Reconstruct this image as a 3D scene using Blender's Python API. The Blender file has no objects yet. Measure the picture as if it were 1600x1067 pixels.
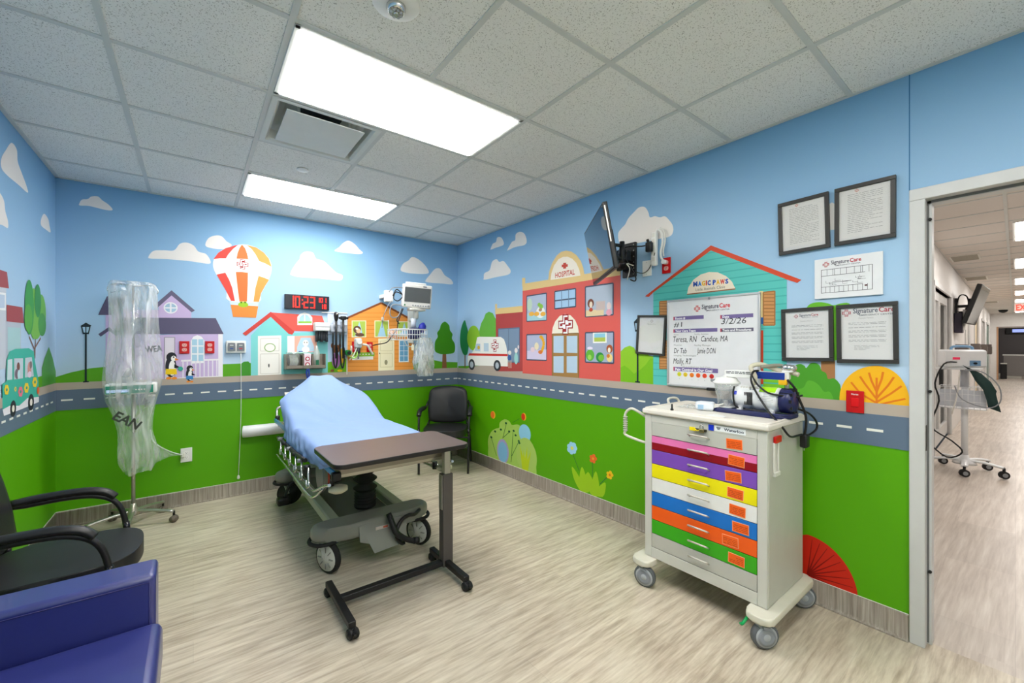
import bpy, bmesh, math, random
from mathutils import Matrix, Vector
random.seed(7)
SC = bpy.context.scene
COL = SC.collection
PI = math.pi

# ------------------------------------------------------------ camera, world, exposure
CAM_H = 1.43; FPX = 645.0; HORIZON = 539.5
YAW = math.atan(498/645.0)                      # camera looks this far to the right of +Y
cam_d = bpy.data.cameras.new('camera'); cam = bpy.data.objects.new('camera', cam_d); COL.objects.link(cam)
cam.location = (0, 0, CAM_H); cam.rotation_euler = (PI/2, 0, -YAW)
cam_d.sensor_width = 36.0; cam_d.lens = 36.0*FPX/1600; cam_d.shift_y = (HORIZON-533.5)/1600.0
cam_d.clip_start = 0.02; cam_d.clip_end = 80
SC.camera = cam
wd = bpy.data.worlds.new('world'); SC.world = wd; wd.use_nodes = True
wd.node_tree.nodes['Background'].inputs[0].default_value = (0.8, 0.9, 1, 1)
wd.node_tree.nodes['Background'].inputs[1].default_value = 0.05
SC.view_settings.view_transform = 'Standard'; SC.view_settings.look = 'None'
SC.view_settings.gamma = 1.0; SC.view_settings.exposure = 0.0; SC.view_settings.use_curve_mapping = False
ROOM_LIGHT = 19.5; HALL_LIGHT = 15.5              # radiance of the panel diffusers
SC.cycles.max_bounces = 10; SC.cycles.diffuse_bounces = 7; SC.cycles.glossy_bounces = 4
SC.cycles.transmission_bounces = 8; SC.cycles.transparent_max_bounces = 16
SC.cycles.sample_clamp_indirect = 6.0; SC.cycles.caustics_reflective = False; SC.cycles.caustics_refractive = False

# room dimensions (metres)
XL, XR, YB, YF, CE = -0.85, 2.74, 4.72, -2.6, 2.74
WT = 0.13                                       # wall thickness

# ------------------------------------------------------------ surveying helpers
_FW = Vector((math.sin(YAW), math.cos(YAW))); _RT = Vector((math.cos(YAW), -math.sin(YAW)))
def ray(u, v):
    d = _FW + _RT*((u-800)/FPX)
    return Vector((d.x, d.y, (HORIZON-v)/FPX))
def atz(u, v, z): d = ray(u, v); t = (z-CAM_H)/d.z; return Vector((d.x*t, d.y*t, z))
def atx(u, v, x): d = ray(u, v); t = x/d.x; return Vector((x, d.y*t, CAM_H+d.z*t))
def aty(u, v, y): d = ray(u, v); t = y/d.y; return Vector((d.x*t, y, CAM_H+d.z*t))

class Frame:
    """a wall: origin, u axis (rightwards when facing it), v up, n out of the wall"""
    def __init__(s, o, u, v):
        s.o = Vector(o); s.u = Vector(u).normalized(); s.v = Vector(v).normalized(); s.n = s.u.cross(s.v)
        s.M = Matrix.Translation(s.o) @ Matrix((s.u, s.v, s.n)).transposed().to_4x4()
    def px(s, u, v, d=0.0):
        r = ray(u, v); c = Vector((0, 0, CAM_H)); o = s.o + s.n*d
        t = (o-c).dot(s.n)/r.dot(s.n); p = c + r*t - s.o
        return (p.dot(s.u), p.dot(s.v))
RW = Frame((XR, 0, 0), (0, -1, 0), (0, 0, 1))
BW = Frame((0, YB, 0), (1, 0, 0), (0, 0, 1))
LW = Frame((XL, 0, 0), (0, 1, 0), (0, 0, 1))
HALL_ROT = math.radians(1.68)
HW = Frame((2.87, 0.754, 0), (math.cos(HALL_ROT), math.sin(HALL_ROT), 0), (0, 0, 1))   # left wall of the hall

# ------------------------------------------------------------ materials
def lin(c):
    if isinstance(c, str):
        c = c.lstrip('#'); c = [int(c[i:i+2], 16)/255 for i in (0, 2, 4)]
    return [x/12.92 if x <= .04045 else ((x+.055)/1.055)**2.4 for x in c] + [1.0]
_mats = {}
def mat(name, col='#808080', rough=0.5, metal=0.0, var=0.05, scale=14, bump=0.0, emit=0.0, alpha=1.0, trans=0.0, coat=0.0, spec=0.5, ior=1.45):
    if name in _mats: return _mats[name]
    m = bpy.data.materials.new(name); m.use_nodes = True; _mats[name] = m
    nt = m.node_tree; b = nt.nodes['Principled BSDF']; L = nt.links
    c = lin(col)
    no = nt.nodes.new('ShaderNodeTexNoise'); no.inputs['Scale'].default_value = scale; no.inputs['Detail'].default_value = 3
    tc = nt.nodes.new('ShaderNodeTexCoord'); L.new(tc.outputs['Object'], no.inputs['Vector'])
    mx = nt.nodes.new('ShaderNodeMix'); mx.data_type = 'RGBA'
    mx.inputs[6].default_value = [x*(1-var) for x in c[:3]]+[1]; mx.inputs[7].default_value = [min(1, x*(1+var)) for x in c[:3]]+[1]
    L.new(no.outputs['Fac'], mx.inputs[0]); L.new(mx.outputs[2], b.inputs['Base Color'])
    b.inputs['Roughness'].default_value = rough; b.inputs['Metallic'].default_value = metal
    b.inputs['Specular IOR Level'].default_value = spec; b.inputs['IOR'].default_value = ior
    b.inputs['Transmission Weight'].default_value = trans; b.inputs['Coat Weight'].default_value = coat
    b.inputs['Alpha'].default_value = alpha
    if emit: b.inputs['Emission Color'].default_value = c; b.inputs['Emission Strength'].default_value = emit
    if bump:
        bp = nt.nodes.new('ShaderNodeBump'); bp.inputs['Strength'].default_value = bump; bp.inputs['Distance'].default_value = 0.002
        n2 = nt.nodes.new('ShaderNodeTexNoise'); n2.inputs['Scale'].default_value = scale*12; n2.inputs['Detail'].default_value = 2
        L.new(tc.outputs['Object'], n2.inputs['Vector']); L.new(n2.outputs['Fac'], bp.inputs['Height']); L.new(bp.outputs['Normal'], b.inputs['Normal'])
    return m
def paint(col): return mat('paint '+col, col, rough=0.5, var=0.025, scale=3, spec=0.35)
def nodes(m): return m.node_tree.nodes, m.node_tree.links, m.node_tree.nodes['Principled BSDF']
def ramp(m, stops, fac, sock='Base Color'):
    N, L, b = nodes(m); r = N.new('ShaderNodeValToRGB'); e = r.color_ramp.elements
    while len(e) < len(stops): e.new(0.5)
    for el, (p, c) in zip(e, stops): el.position = p; el.color = lin(c)
    L.new(fac, r.inputs[0])
    if sock: L.new(r.outputs[0], b.inputs[sock])
    return r
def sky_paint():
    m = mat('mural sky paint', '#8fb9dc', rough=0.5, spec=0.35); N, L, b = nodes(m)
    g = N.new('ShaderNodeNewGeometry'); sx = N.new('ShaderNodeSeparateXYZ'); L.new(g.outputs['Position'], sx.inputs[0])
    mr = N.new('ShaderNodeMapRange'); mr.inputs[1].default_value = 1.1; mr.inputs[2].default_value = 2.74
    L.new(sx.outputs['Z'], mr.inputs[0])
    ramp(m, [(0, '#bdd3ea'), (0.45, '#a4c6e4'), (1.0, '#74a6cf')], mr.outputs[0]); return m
def plank_mat(name, stops, axis=0, along=1.0, across=22.0, rough=0.34, plank=None, rot=0.0):
    """wood-look sheet: long streaks running along `axis` (0 = x, 1 = y, 2 = z)"""
    m = mat(name, stops[1][1], rough=rough, spec=0.4); N, L, b = nodes(m)
    g = N.new('ShaderNodeNewGeometry'); mp = N.new('ShaderNodeMapping'); L.new(g.outputs['Position'], mp.inputs['Vector'])
    s = [across]*3; s[axis] = along; mp.inputs['Scale'].default_value = s; mp.inputs['Rotation'].default_value = (0, 0, rot)
    n1 = N.new('ShaderNodeTexNoise'); n1.inputs['Scale'].default_value = 1.0; n1.inputs['Detail'].default_value = 6; n1.inputs['Roughness'].default_value = 0.62
    n1.inputs['Distortion'].default_value = 0.35
    L.new(mp.outputs[0], n1.inputs['Vector'])
    n2 = N.new('ShaderNodeTexNoise'); n2.inputs['Scale'].default_value = 1.6; n2.inputs['Detail'].default_value = 2; L.new(g.outputs['Position'], n2.inputs['Vector'])
    n3 = N.new('ShaderNodeTexNoise'); n3.inputs['Scale'].default_value = 2.6; n3.inputs['Detail'].default_value = 3; L.new(mp.outputs[0], n3.inputs['Vector'])
    ad = N.new('ShaderNodeMath'); ad.operation = 'MULTIPLY_ADD'; ad.inputs[1].default_value = 0.42; L.new(n2.outputs['Fac'], ad.inputs[0]); L.new(n1.outputs['Fac'], ad.inputs[2])
    ae = N.new('ShaderNodeMath'); ae.operation = 'MULTIPLY_ADD'; ae.inputs[1].default_value = 0.45; L.new(n3.outputs['Fac'], ae.inputs[0]); L.new(ad.outputs[0], ae.inputs[2])
    af = N.new('ShaderNodeMath'); af.operation = 'MULTIPLY'; af.inputs[1].default_value = 1/1.87; L.new(ae.outputs[0], af.inputs[0])
    r = ramp(m, stops, af.outputs[0])
    if plank:
        bt = N.new('ShaderNodeTexBrick'); bt.inputs['Scale'].default_value = 1.0
        bt.inputs['Brick Width'].default_value = plank[0]; bt.inputs['Row Height'].default_value = plank[1]
        bt.inputs['Mortar Size'].default_value = 0.0015; bt.inputs['Bias'].default_value = 0.0
        k = plank[2]; bt.inputs['Color1'].default_value = (k, k, k, 1); bt.inputs['Color2'].default_value = (1, 1, 1, 1); bt.inputs['Mortar'].default_value = (k*.93, k*.93, k*.93, 1)
        mp2 = N.new('ShaderNodeMapping'); L.new(g.outputs['Position'], mp2.inputs['Vector']); mp2.inputs['Rotation'].default_value = (0, 0, rot)
        L.new(mp2.outputs[0], bt.inputs['Vector'])
        mx = N.new('ShaderNodeMix'); mx.data_type = 'RGBA'; mx.blend_type = 'MULTIPLY'; mx.inputs[0].default_value = 1
        L.new(r.outputs[0], mx.inputs[6]); L.new(bt.outputs['Color'], mx.inputs[7]); L.new(mx.outputs[2], b.inputs['Base Color'])
    bp = N.new('ShaderNodeBump'); bp.inputs['Strength'].default_value = 0.12; bp.inputs['Distance'].default_value = 0.001
    L.new(n1.outputs['Fac'], bp.inputs['Height']); L.new(bp.outputs['Normal'], b.inputs['Normal'])
    return m
def tile_mat(name, base, dot):
    m = mat(name, base, rough=0.9, spec=0.2); N, L, b = nodes(m)
    g = N.new('ShaderNodeNewGeometry'); v = N.new('ShaderNodeTexNoise'); v.inputs['Scale'].default_value = 190; v.inputs['Detail'].default_value = 1.5
    L.new(g.outputs['Position'], v.inputs['Vector'])
    ramp(m, [(0.0, dot), (0.34, dot), (0.385, base), (1.0, base)], v.outputs['Fac']); return m

# ------------------------------------------------------------ mesh building
def circle(n, r=1.0, r2=None): return [(r*math.cos(2*PI*i/n), (r2 or r)*math.sin(2*PI*i/n)) for i in range(n)]
def smooth_loop(p, k=4, closed=True):
    out = []; n = len(p)
    rng = range(n) if closed else range(n-1)
    for i in rng:
        if closed: a, b, c, d = p[(i-1) % n], p[i], p[(i+1) % n], p[(i+2) % n]
        else: a, b, c, d = p[max(i-1, 0)], p[i], p[i+1], p[min(i+2, n-1)]
        for j in range(k):
            t = j/k; t2 = t*t; t3 = t2*t
            out.append(tuple(0.5*(2*b[q]+(c[q]-a[q])*t+(2*a[q]-5*b[q]+4*c[q]-d[q])*t2+(3*b[q]-a[q]-3*c[q]+d[q])*t3) for q in range(len(b))))
    if not closed: out.append(tuple(p[-1]))
    return out
class MB:
    def __init__(s): s.bm = bmesh.new(); s.mats = []; s.T = Matrix.Identity(4)
    def mi(s, m):
        if m not in s.mats: s.mats.append(m)
        return s.mats.index(m)
    def V(s, p): return s.bm.verts.new(s.T @ Vector(p))
    def face(s, vs, m, sm=False):
        try: f = s.bm.faces.new(vs)
        except ValueError: return None
        f.material_index = s.mi(m); f.smooth = sm; return f
    def poly(s, pts, m): return s.face([s.V(p) for p in pts], m)
    def flat(s, pts, h, m):                         # 2D outline on the frame plane at height h
        s.nf = getattr(s, 'nf', 0)+1; h += (s.nf % 36)*1.1e-5
        return s.poly([(p[0], p[1], h) for p in pts], m)
    def box(s, a, b, m, bev=0.0, seg=2):
        x0, y0, z0 = [min(a[i], b[i]) for i in range(3)]; x1, y1, z1 = [max(a[i], b[i]) for i in range(3)]
        v = [s.V(p) for p in ((x0, y0, z0), (x1, y0, z0), (x1, y1, z0), (x0, y1, z0), (x0, y0, z1), (x1, y0, z1), (x1, y1, z1), (x0, y1, z1))]
        fs = [s.face([v[i] for i in q], m) for q in ((3, 2, 1, 0), (4, 5, 6, 7), (0, 1, 5, 4), (1, 2, 6, 5), (2, 3, 7, 6), (3, 0, 4, 7))]
        if bev:
            bev = min(bev, .49*min(x1-x0, y1-y0, z1-z0))
            es = list({e for f in fs for e in f.edges})
            r = bmesh.ops.bevel(s.bm, geom=es, offset=bev, segments=seg, affect='EDGES', profile=0.5)
            for f in r['faces']: f.material_index = s.mi(m); f.smooth = True
        return s
    def prism(s, pts, h0, h1, m, bev=0.0, seg=2, mside=None):   # outline in xy extruded along z
        a = [s.V((p[0], p[1], h0)) for p in pts]; b = [s.V((p[0], p[1], h1)) for p in pts]; n = len(pts)
        fs = [s.face(list(reversed(a)), m), s.face(b, m)]
        for i in range(n): fs.append(s.face([a[i], a[(i+1) % n], b[(i+1) % n], b[i]], mside or m, n > 10))
        fs = [f for f in fs if f]
        if bev:
            es = list({e for f in fs[:2] for e in f.edges})
            r = bmesh.ops.bevel(s.bm, geom=es, offset=bev, segments=seg, affect='EDGES', profile=0.5)
            for f in r['faces']: f.material_index = s.mi(m); f.smooth = True
        return s
    def ring(s, c, ax, r, n=16, side=None):
        ax = Vector(ax).normalized(); side = side or (Vector((0, 0, 1)) if abs(ax.z) < .9 else Vector((1, 0, 0)))
        a = (side - ax*side.dot(ax)).normalized(); b = ax.cross(a)
        return [s.V(Vector(c)+a*(r*math.cos(2*PI*i/n))+b*(r*math.sin(2*PI*i/n))) for i in range(n)]
    def loft(s, rings, m, cap=True, sm=True, closed=False):
        R = rings + ([rings[0]] if closed else [])
        for r0, r1 in zip(R, R[1:]):
            n = len(r0)
            for i in range(n): s.face([r0[i], r0[(i+1) % n], r1[(i+1) % n], r1[i]], m, sm)
        if cap and not closed: s.face(list(reversed(rings[0])), m); s.face(rings[-1], m)
        return s
    def cyl(s, p0, p1, r, m, r2=None, n=16, cap=True):
        d = Vector(p1)-Vector(p0); return s.loft([s.ring(p0, d, r, n), s.ring(p1, d, r if r2 is None else r2, n)], m, cap)
    def lathe(s, o, ax, prof, m, n=20):             # prof: (distance along axis, radius)
        ax = Vector(ax).normalized(); return s.loft([s.ring(Vector(o)+ax*h, ax, max(r, 1e-4), n) for h, r in prof], m)
    def sph(s, c, r, m, n=14, sq=(1, 1, 1)):
        c = Vector(c); rows = []
        for j in range(1, n//2):
            th = PI*j/(n//2); rows.append([s.V(c+Vector((r*sq[0]*math.sin(th)*math.cos(2*PI*i/n), r*sq[1]*math.sin(th)*math.sin(2*PI*i/n), -r*sq[2]*math.cos(th)))) for i in range(n)])
        return s.loft(rows, m)
    def tube(s, pts, r, m, n=8, k=4, closed=False, flat=None):
        P = [Vector(p) for p in (smooth_loop([tuple(p) for p in pts], k, closed) if k > 1 else pts)]
        rings = []; up = None; N = len(P)
        for i, p in enumerate(P):
            t = (P[(i+1) % N]-P[i-1]) if closed else (P[min(i+1, N-1)]-P[max(i-1, 0)])
            if t.length < 1e-9: continue
            t.normalize()
            if up is None: up = Vector((0, 0, 1)) if abs(t.z) < .9 else Vector((1, 0, 0))
            a = (up - t*up.dot(t)).normalized(); b = t.cross(a); up = a
            ra, rb = (r, r) if flat is None else flat
            rings.append([s.V(p+a*(ra*math.cos(2*PI*q/n))+b*(rb*math.sin(2*PI*q/n))) for q in range(n)])
        return s.loft(rings, m, closed=closed)
    def text(s, txt, x, y, h, m, width=None, z=0.0, align='CENTER', bold=0.0, shear=0.0, depth=0.0):
        """lettering lying in the xy plane; h = cap height, width = total width it is fitted to"""
        cu = bpy.data.curves.new('lettering', 'FONT'); cu.body = txt; cu.align_x = align; cu.resolution_u = 2
        cu.offset = bold; cu.shear = shear; cu.size = 1.0
        ob = bpy.data.objects.new('lettering', cu); me = bpy.data.meshes.new_from_object(ob)
        if me.vertices:
            xs = [v.co.x for v in me.vertices]; w = max(xs)-min(xs); x0 = min(xs)
            sy = h/0.69; sx = (width/w) if width else sy
            cx = {'CENTER': x0+w/2, 'LEFT': x0, 'RIGHT': x0+w}[align]
            vs = [s.V((x+(v.co.x-cx)*sx, y+v.co.y*sy, z)) for v in me.vertices]
            for p in me.polygons: s.face([vs[i] for i in p.vertices], m)
        bpy.data.objects.remove(ob); bpy.data.curves.remove(cu); bpy.data.meshes.remove(me)
        return s
    def build(s, name, parent=None, at=None, sub=0, smooth=None, autos=True):
        """one mesh object; `at` = world position of its origin when it is top-level"""
        W = wm(parent) if parent else Matrix.Translation(Vector(at or (0, 0, 0)))
        if parent is None: s.bm.transform(W.inverted())
        bmesh.ops.recalc_face_normals(s.bm, faces=s.bm.faces[:]) if autos else None
        me = bpy.data.meshes.new(name); s.bm.to_mesh(me); s.bm.free()
        for m in s.mats: me.materials.append(m)
        o = bpy.data.objects.new(name, me); COL.objects.link(o)
        if parent: o.parent = parent
        else: o.location = at or (0, 0, 0); WM[o.name] = W
        if sub:
            md = o.modifiers.new('smooth', 'SUBSURF'); md.levels = sub; md.render_levels = sub
        return o
WM = {}
def wm(o): return WM.get(o.name, Matrix.Identity(4))
def tag(o, label, cat, group=None, kind=None):
    if label: o['label'] = label
    if cat: o['category'] = cat
    if group: o['group'] = group
    if kind: o['kind'] = kind
    return o
def thing(name, label, cat, loc=(0, 0, 0), rz=0.0, group=None, M=None):
    """Empty at the thing's base; its parts are built in its local coordinates"""
    o = bpy.data.objects.new(name, None); COL.objects.link(o); o.empty_display_size = 0.1
    if M is not None: o.matrix_world = M; WM[o.name] = M.copy()
    else: o.location = loc; o.rotation_euler = (0, 0, rz); WM[o.name] = Matrix.Translation(Vector(loc)) @ Matrix.Rotation(rz, 4, 'Z')
    return tag(o, label, cat, group)
def struct(o): o['kind'] = 'structure'; return o
def copy_tree(o, parent=None, **kw):
    c = o.copy(); COL.objects.link(c)
    if parent: c.parent = parent
    for ch in [x for x in list(bpy.data.objects) if x.parent == o]: copy_tree(ch, c)
    for k, v in kw.items(): c[k] = v
    return c
def wall_at(fr, a, b, d=0.0):                       # matrix of a point on a wall (a along, b up, d out)
    return fr.M @ Matrix.Translation((a, b, d))

# ------------------------------------------------------------ shared materials
M_white = mat('white plastic', '#e9e9e6', 0.4); M_offwhite = mat('off-white plastic', '#dcdad2', 0.45)
M_black = mat('black plastic', '#141416', 0.42); M_blackm = mat('black powder coat', '#1c1b1d', 0.45)
M_chrome = mat('chrome', '#d8d8d8', 0.16, 1.0); M_steel = mat('brushed steel', '#b9b7b0', 0.36, 0.9)
M_rubber = mat('dark rubber', '#1a1a1b', 0.7); M_greyp = mat('grey plastic', '#8d9196', 0.45)
M_tbar = mat('ceiling grid enamel', '#c9cbc8', 0.5); M_red = mat('red plastic', '#c2080e', 0.38)
M_tile = tile_mat('acoustic tile', '#e9e8e4', '#a9a7a0')
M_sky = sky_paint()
M_base = plank_mat('wood-look skirting', [(0.33, '#746a5f'), (0.5, '#a0958a'), (0.66, '#c4bbae')], axis=2, along=1.5, across=60, rough=0.45)
M_floor = plank_mat('wood-look vinyl floor', [(0.30, '#8e8070'), (0.43, '#b1a390'), (0.53, '#c9bda9'), (0.66, '#ddd3c1')], axis=0, along=3.0, across=30, rough=0.3, plank=(1.2, 0.18, 0.93))
M_hfloor = plank_mat('hall vinyl plank floor', [(0.33, '#a89a8e'), (0.5, '#c6baae'), (0.66, '#dcd3c8')], axis=0, along=1.6, across=26, rough=0.33, plank=(0.9, 0.3, 0.86), rot=-HALL_ROT)
M_frame = mat('door frame enamel', '#c9c9c8', 0.4)
def film(name, col, op, rough=0.1, gl=0.10, scale=9, lo=0.0):
    """thin see-through sheet: mostly transparent, a little haze and gloss"""
    m = mat(name, col, rough); N, L, b = nodes(m); out = N['Material Output']
    tr = N.new('ShaderNodeBsdfTransparent'); gs = N.new('ShaderNodeBsdfGlossy'); gs.inputs['Roughness'].default_value = rough
    m1 = N.new('ShaderNodeMixShader'); m2 = N.new('ShaderNodeMixShader'); m2.inputs[0].default_value = gl
    if lo:
        no = N.new('ShaderNodeTexNoise'); no.inputs['Scale'].default_value = scale; no.inputs['Detail'].default_value = 4; no.inputs['Distortion'].default_value = 1.5
        mp = N.new('ShaderNodeMapping'); mp.inputs['Scale'].default_value = (1, 1, .22); tc = N.new('ShaderNodeNewGeometry'); L.new(tc.outputs['Position'], mp.inputs['Vector']); L.new(mp.outputs[0], no.inputs['Vector'])
        mr = N.new('ShaderNodeMapRange'); mr.inputs[1].default_value = .35; mr.inputs[2].default_value = .68; mr.inputs[3].default_value = lo; mr.inputs[4].default_value = op; L.new(no.outputs['Fac'], mr.inputs[0]); L.new(mr.outputs[0], m1.inputs[0])
        bp = N.new('ShaderNodeBump'); bp.inputs['Strength'].default_value = .6; bp.inputs['Distance'].default_value = .02; L.new(no.outputs['Fac'], bp.inputs['Height']); L.new(bp.outputs['Normal'], gs.inputs['Normal']); L.new(bp.outputs['Normal'], b.inputs['Normal'])
    else: m1.inputs[0].default_value = op
    L.new(tr.outputs[0], m1.inputs[1]); L.new(b.outputs[0], m1.inputs[2]); L.new(m1.outputs[0], m2.inputs[1]); L.new(gs.outputs[0], m2.inputs[2]); L.new(m2.outputs[0], out.inputs['Surface'])
    return m
M_glass = film('clear glass', '#eef4f4', 0.03, 0.03, 0.05)
M_panel = mat('light diffuser', '#fffdf8', 0.5, emit=ROOM_LIGHT, var=0)
M_hpanel = mat('hall light diffuser', '#fffaf4', 0.5, emit=HALL_LIGHT, var=0)
M_wallg = mat('hall wall paint', '#dddbd9', 0.6, spec=0.3)

# ------------------------------------------------------------ floor and ceiling
g = MB(); g.box((XL-WT, YF-WT, -0.08), (XR+0.065, YB+WT, 0), M_floor); struct(g.build('floor'))
GX = [-0.905+0.61*i for i in range(8)]              # grid lines across the room
GY = [-2.42+0.61*i for i in range(12)]              # and along it
GX = [x for x in GX if XL < x < XR-0.02]; GY = [y for y in GY if YF+.02 < y < YB-0.02]
LIGHTS = [(0.315, 3.68), (0.315, 1.85), (0.315, 0.02), (0.315, -1.81)]  # last panel is added behind the camera to even out the room light
VENT = (0.315, 2.46)
cells_x = [XL]+GX+[XR]; cells_y = [YF]+GY+[YB]
def taken(x0, y0):
    for lx, ly in LIGHTS:
        if lx-.02 <= x0 < lx+1.2 and abs(y0-ly) < .03: return True
    return abs(x0-VENT[0]) < .03 and abs(y0-VENT[1]) < .03
g = MB()
for i in range(len(cells_x)-1):
    for j in range(len(cells_y)-1):
        if taken(cells_x[i], cells_y[j]): continue
        g.box((cells_x[i]+.0, cells_y[j], CE+.004), (cells_x[i+1], cells_y[j+1], CE+.02), M_tile)
def inlight(x, y):
    return any(lx+.05 < x < lx+1.17 and ly+.05 < y < ly+.56 for lx, ly in LIGHTS)
for x in GX:
    for j in range(len(cells_y)-1):
        ym = (cells_y[j]+cells_y[j+1])/2
        if not inlight(x, ym): g.box((x-.0125, cells_y[j], CE-.002), (x+.0125, cells_y[j+1], CE+.006), M_tbar)
for y in GY: g.box((XL, y-.0125, CE-.0015), (XR, y+.0125, CE+.0055), M_tbar)
for a, b in (((XL, YF), (XL+.022, YB)), ((XR-.022, YF), (XR, YB)), ((XL, YB-.022), (XR, YB)), ((XL, YF), (XR, YF+.022))):
    g.box((a[0], a[1], CE-.003), (b[0], b[1], CE+.005), M_tbar)
g.box((XL-WT, YF-WT, 3.0), (XR+WT, YB+WT, 3.06), M_tbar)      # deck over the ceiling void
struct(g.build('ceiling'))

# ------------------------------------------------------------ the mural, painted on three walls
LAY = 0.0005
class Mural:
    def __init__(s, fr): s.f = fr; s.g = MB(); s.g.T = fr.M
    def P(s, pts): return [s.f.px(*p) for p in pts]
    def poly(s, pts, col, k, smooth=0):
        q = s.P(pts)
        if smooth: q = smooth_loop(q, smooth)
        s.g.flat(q, k*LAY, col if not isinstance(col, str) else paint(col))
    def strip(s, a0, a1, z0, z1, col, k): s.g.flat([(a0, z0), (a1, z0), (a1, z1), (a0, z1)], k*LAY, paint(col) if isinstance(col, str) else col)
    def ell(s, u, v, ru, rv, col, k, n=22):           # ellipse given by its picture centre and half sizes
        c = s.f.px(u, v); e = s.f.px(u+ru, v); h = s.f.px(u, v-rv)
        ra = abs(e[0]-c[0]); rb = abs(h[1]-c[1])
        s.g.flat([(c[0]+x, c[1]+y) for x, y in circle(n, ra, rb)], k*LAY, paint(col) if isinstance(col, str) else col)
    def line(s, pts, w, col, k):
        q = s.P(pts) 
        for p0, p1 in zip(q, q[1:]):
            d = Vector((p1[0]-p0[0], p1[1]-p0[1])); 
            if d.length < 1e-6: continue
            n = Vector((-d.y, d.x)).normalized()*w/2
            s.g.flat([(p0[0]+n.x, p0[1]+n.y), (p0[0]-n.x, p0[1]-n.y), (p1[0]-n.x, p1[1]-n.y), (p1[0]+n.x, p1[1]+n.y)], k*LAY, paint(col))
    def rect(s, pts4, col, k, edge=None, w=0.008):
        s.poly(pts4, col, k)
        if edge: s.line(list(pts4)+[pts4[0]], w, edge, k+1)
    def cloud(s, pts, k=1, col='#e8e3df'):
        q = s.P(pts); n = len(q); s.g.flat(smooth_loop(q, 5), k*LAY, paint(col))
    def blob(s, u, v, ru, rv, col, k, bumps=9, amp=.12, top=1.0, seed=1):
        rnd = random.Random(seed); c = s.f.px(u, v); e = s.f.px(u+ru, v); h = s.f.px(u, v-rv)
        ra = abs(e[0]-c[0]); rb = abs(h[1]-c[1]); q = []
        for i in range(bumps*6):
            t = 2*PI*i/(bumps*6); r = 1-amp+amp*abs(math.sin(t*bumps/2+rnd.random()*.1))*1.3
            q.append((c[0]+ra*r*math.cos(t)*(1-.25*max(0, math.sin(t))*(top-1)), c[1]+rb*r*math.sin(t)))
        s.g.flat(q, k*LAY, paint(col))
    def logo(s, u, v, size, k, line_='#a11e1e', fill='#ffffff'):
        """rounded cross badge made of two interlocked strokes"""
        c = s.f.px(u, v); S = size/2; g_ = s.g
        def R(x0, y0, x1, y1, col, kk): g_.flat([(c[0]+x0*S, c[1]+y0*S), (c[0]+x1*S, c[1]+y0*S), (c[0]+x1*S, c[1]+y1*S), (c[0]+x0*S, c[1]+y1*S)], kk*LAY, paint(col))
        R(-.42, -1, .42, 1, line_, k); R(-1, -.42, 1, .42, line_, k)
        R(-.30, -.88, .30, .88, fill, k+1); R(-.88, -.30, .88, .30, fill, k+1)
        for x0, y0, x1, y1 in ((-.14, .42, .30, .72), (-.30, -.72, .14, -.42), (.42, -.12, .74, .14), (-.74, -.14, -.42, .12), (-.14, .0, -.02, .6), (.02, -.6, .14, 0), (-.6, .02, 0, .14), (0, -.14, .6, -.02)):
            R(x0, y0, x1, y1, line_, k+2)

GREEN, ROAD, TAN = '#58a600', '#617389', '#b5a89b'
def ground(mu, a0, a1, zt=CE):
    mu.strip(a0, a1, 0, .92, GREEN, 1); mu.strip(a0, a1, 1.08, 1.137, TAN, 8.7); mu.strip(a0, a1, .92, 1.08, ROAD, 8.7)
    x = a0+.03
    while x < a1-.05: mu.strip(x, x+.065, .993, 1.006, '#efefe8', 9.7); x += .125

# back wall
mu = Mural(BW); g = mu.g
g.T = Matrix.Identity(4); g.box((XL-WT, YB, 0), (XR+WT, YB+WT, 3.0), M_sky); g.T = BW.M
ground(mu, XL, XR)
for c in ([(124,318),(128,312),(137,311),(143,307),(153,307),(160,313),(170,320),(176,328),(165,328),(140,322),(125,321)],
          [(232,401),(240,392),(256,391),(272,391),(281,381),(292,379),(303,384),(310,393),(322,397),(329,408),(325,412),(296,408),(262,405),(236,404)],
          [(321,381),(326,372),(336,368),(346,369),(354,377),(362,383),(354,388),(340,389),(324,386)],
          [(454,427),(457,420),(463,411),(468,405),(470,398),(478,393),(489,395),(494,404),(506,408),(517,418),(526,426),(535,430),(534,437),(525,438),(500,435),(470,433),(456,430)],
          [(523,391),(530,386),(537,379),(545,376),(555,382),(561,389),(567,395),(560,397),(540,395),(526,393)],
          [(626,422),(630,412),(638,407),(643,402),(650,403),(660,410),(668,420),(669,427),(655,428),(635,426)],
          [(665,438),(672,429),(680,420),(688,420),(695,430),(705,437),(707,444),(690,443),(668,441)]): mu.cloud(c)
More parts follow.
